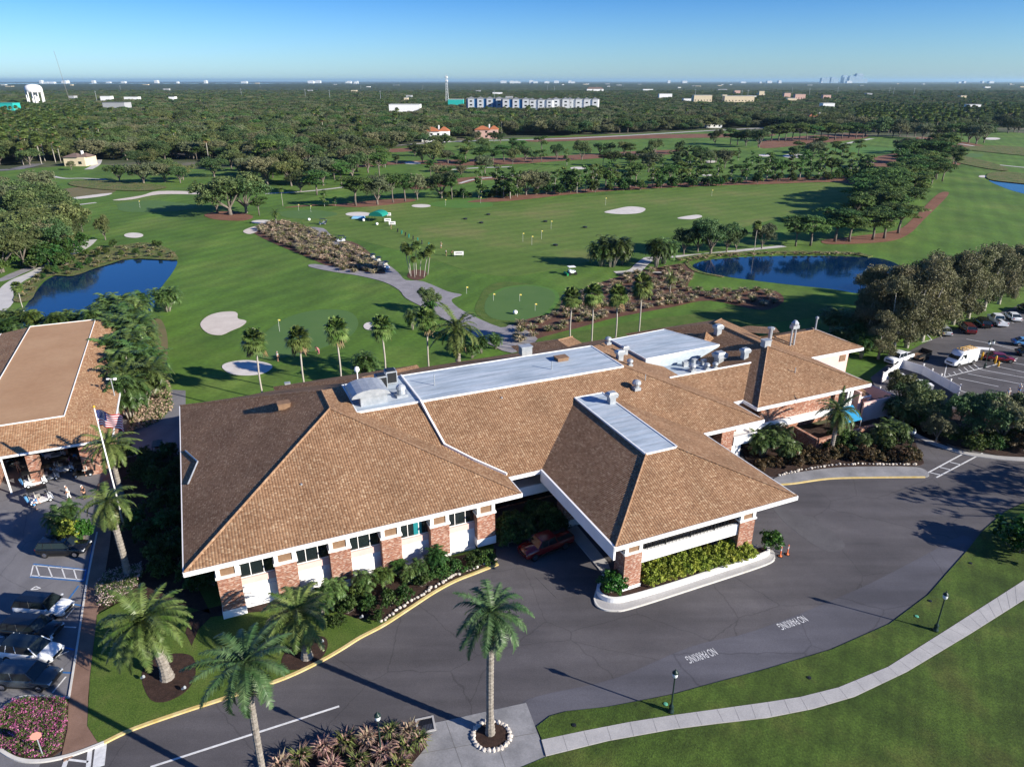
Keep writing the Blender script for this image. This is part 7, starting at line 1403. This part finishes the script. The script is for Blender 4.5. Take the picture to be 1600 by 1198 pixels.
# white yard fence
def fence(label, pix, h=1.65, step=2.4, z=0, pick=False):
    t = thing('yard_fence', label, 'fence'); pts_ = [Vector((*G(*p), z)) for p in pix]; n = 0
    for a, b_ in zip(pts_, pts_[1:]):
        l = (b_-a).length; k = max(1, round(l/step)); d = (b_-a)/k; ang = math.atan2(d.y, d.x)
        for i in range(k):
            p = a+d*i; q = p+d*.5; b = MB(); b.box((q.x, q.y, z+h/2-.05), (d.length-.12, .05, h-.15), ang); b.build('panel', 'white_paint', t)
            b = MB(); b.box((p.x, p.y, z+h*.55), (.13, .13, h*1.1), ang); b.box((p.x, p.y, z+h*1.12), (.2, .2, .08), ang); b.build('post', 'white_paint', t)
    return t
fence('white panel fence enclosing the yard beside the east car park', [(1377, 598), (1408, 575), (1440, 585), (1497, 618), (1493, 636)]); fence('lower white fence beside the shed roof of the east wing', [(1352, 640), (1372, 620), (1402, 632)], 1.5, 1.6)
for i, (px, py) in enumerate([(1405, 594), (1420, 598), (1434, 604), (1450, 610), (1396, 602)]):
    t = thing('storage_bin', 'pale bin '+['under the fence bend', 'second along the fence', 'midway along the fence', 'near the far fence end', 'closest to the fence gate'][i]+' in the white fenced yard', 'bin', (*G(px, py), 0), .5*i); b = MB(); b.box((0, 0, .5), (1.0, .8, 1.0), 0, 0, 1.08); b.build('box', 'car_silver', t); b = MB(); b.box((0, 0, 1.04), (1.1, .9, .08)); b.build('lid', 'white_paint', t)
# on the course
mat('tent_green', [(.01, .20, .15)], rough=.6)
x, y = G(592, 345); t = thing('range_tent', 'dark green barrel roofed shelter on the practice tee', 'tent', (x, y, 0), math.radians(-15)); b = MB(); b.loft([[(2.6*math.cos(a)*1.0, yy, 1.9+1.5*math.sin(a)) for a in np.linspace(0, math.pi, 9)] for yy in (-2.4, 2.4)]); b.build('canopy', 'tent_green', t)
b = MB(); [b.tube([(sx*2.5, yy, 0), (sx*2.5, yy, 2)], .06, 6) for sx in (-1, 1) for yy in (-2.3, 0, 2.3)]; b.build('frame', 'black_metal', t)
mat('sign_letters', [(.05, .06, .06)], rough=.8)
for px, py, w2, lab in [(717, 401, 2.6, 'white board sign at the near end of the range tee'), (606, 348, 2.2, 'white board sign nearest the green shelter'), (613, 353, 2.2, 'white board sign second from the green shelter'), (608, 339, 1.4, 'small white board sign behind the green shelter')]:
    t = thing('range_sign', lab, 'sign', (*G(px, py), 0), .08); b = MB(); b.box((0, 0, .95), (w2, .06, 1.0)); b.build('board', 'white_paint', t); b = MB(); [b.box((-w2*.3+w2*.1*k, -.04, .95), (w2*.07, .02, .28)) for k in range(7)]; b.build('lettering', 'sign_letters', t); b = MB(); [b.tube([(sx*w2*.42, .05, 0), (sx*w2*.42, .05, .9)], .04, 5) for sx in (-1, 1)]; b.build('leg', 'galvanized', t)
for i, (px, py) in enumerate([(621, 363), (627, 366), (633, 369), (638, 372), (645, 375), (652, 378), (659, 382), (670, 386), (677, 389)]):
    t = thing('bag_stand', 'golf bag stand in the line along the range tee', 'bag stand', (*G(px, py), 0), .3*i, 'bag stands along the range tee'); b = MB(); b.tube([(-.25, 0, 0), (0, 0, .9)], .03, 5); b.tube([(.25, .1, 0), (0, 0, .9)], .03, 5); b.build('frame', 'black_metal', t); b = MB(); b.tube([(.1, -.1, .1), (.2, -.1, 1.2)], [.16, .19], 8); b.build('bag', 'tent_green' if i % 2 else 'black_metal', t)
mat('flag_yellow', [(.75, .60, .12)], rough=.8); mat('tarp_blue', [(.20, .42, .62)], rough=.6)
t = tag(MB().box((0, 0, .3), (4.5, 2.4, .6), 0, 0, .85).build('tarp', 'tarp_blue'), 'low pale blue tarpaulin covered stack beside the green shelter', 'tarpaulin'); t.location = (*G(560, 341), 0)
for px, py, h, lab in [(437, 518, 2.4, 'golf flag on the large near green'), (831, 383, 2.6, 'white flag on the range, leftmost of the near three'), (846, 374, 2.6, 'white flag on the range, middle of the near three'), (861, 358, 2.6, 'white flag on the range, highest of the near three'), (817, 378, 2.6, 'short white flag on the range next to the leftmost'), (946, 321, 2.8, 'flag beside the big range bunker'), (836, 486, 1.6, 'small flag on the round practice green, right one'), (812, 471, 1.6, 'small flag on the round practice green, far one'), (771, 470, 1.6, 'small flag on the round practice green, left one'), (729, 459, 1.6, 'small flag at the tip of the paved path'), (219, 325, 2.6, 'golf flag on the far left green'), (467, 330, 2.4, 'golf flag on the practice green left of the shelter'), (486, 332, 2.4, 'second golf flag on the practice green left of the shelter'), (751, 318, 2.4, 'golf flag on the bright green beyond the range, right one'), (696, 322, 2.4, 'golf flag on the bright green beyond the range, left one'), (1112, 307, 2.6, 'golf flag on the far range target')]:
    t = thing('golf_flag', lab, 'golf flag', (*G(px, py), .03)); b = MB(); b.tube([(0, 0, 0), (0, 0, h)], .022, 5); b.build('pole', 'flag_white', t); b = MB(); b.add([(0, 0, h), (.4, .05, h-.03), (.4, -.05, h-.28), (0, 0, h-.28)], [(0, 1, 2, 3)]); b.build('banner', 'flag_yellow', t)
for i, (px, py) in enumerate([(852, 347), (914, 356), (868, 384), (763, 336), (727, 343), (752, 349)]): tag(MB().lathe([(.7, 0), (.75, .4), (.3, .5)], 8).build('target_basket', 'black_metal'), 'dark ball target basket lying on the driving range', 'target basket', 'target baskets on the range').location = (*G(px, py), .02)
for px, py, lab in [(568, 346, 'round white tee marker left of the shelter'), (483, 345, 'round white tee marker near the practice green'), (589, 352, 'round white tee marker below the shelter'), (805, 491, 'round white ball basket on the lawn by the practice green')]: b = MB(); b.lathe([(.05, 0), (.4, .15), (.5, .45), (.4, .75), (.05, .9)], 12); tag(b.build('tee_marker', 'white_paint', None, True), lab, 'tee marker').location = (*G(px, py), 0)
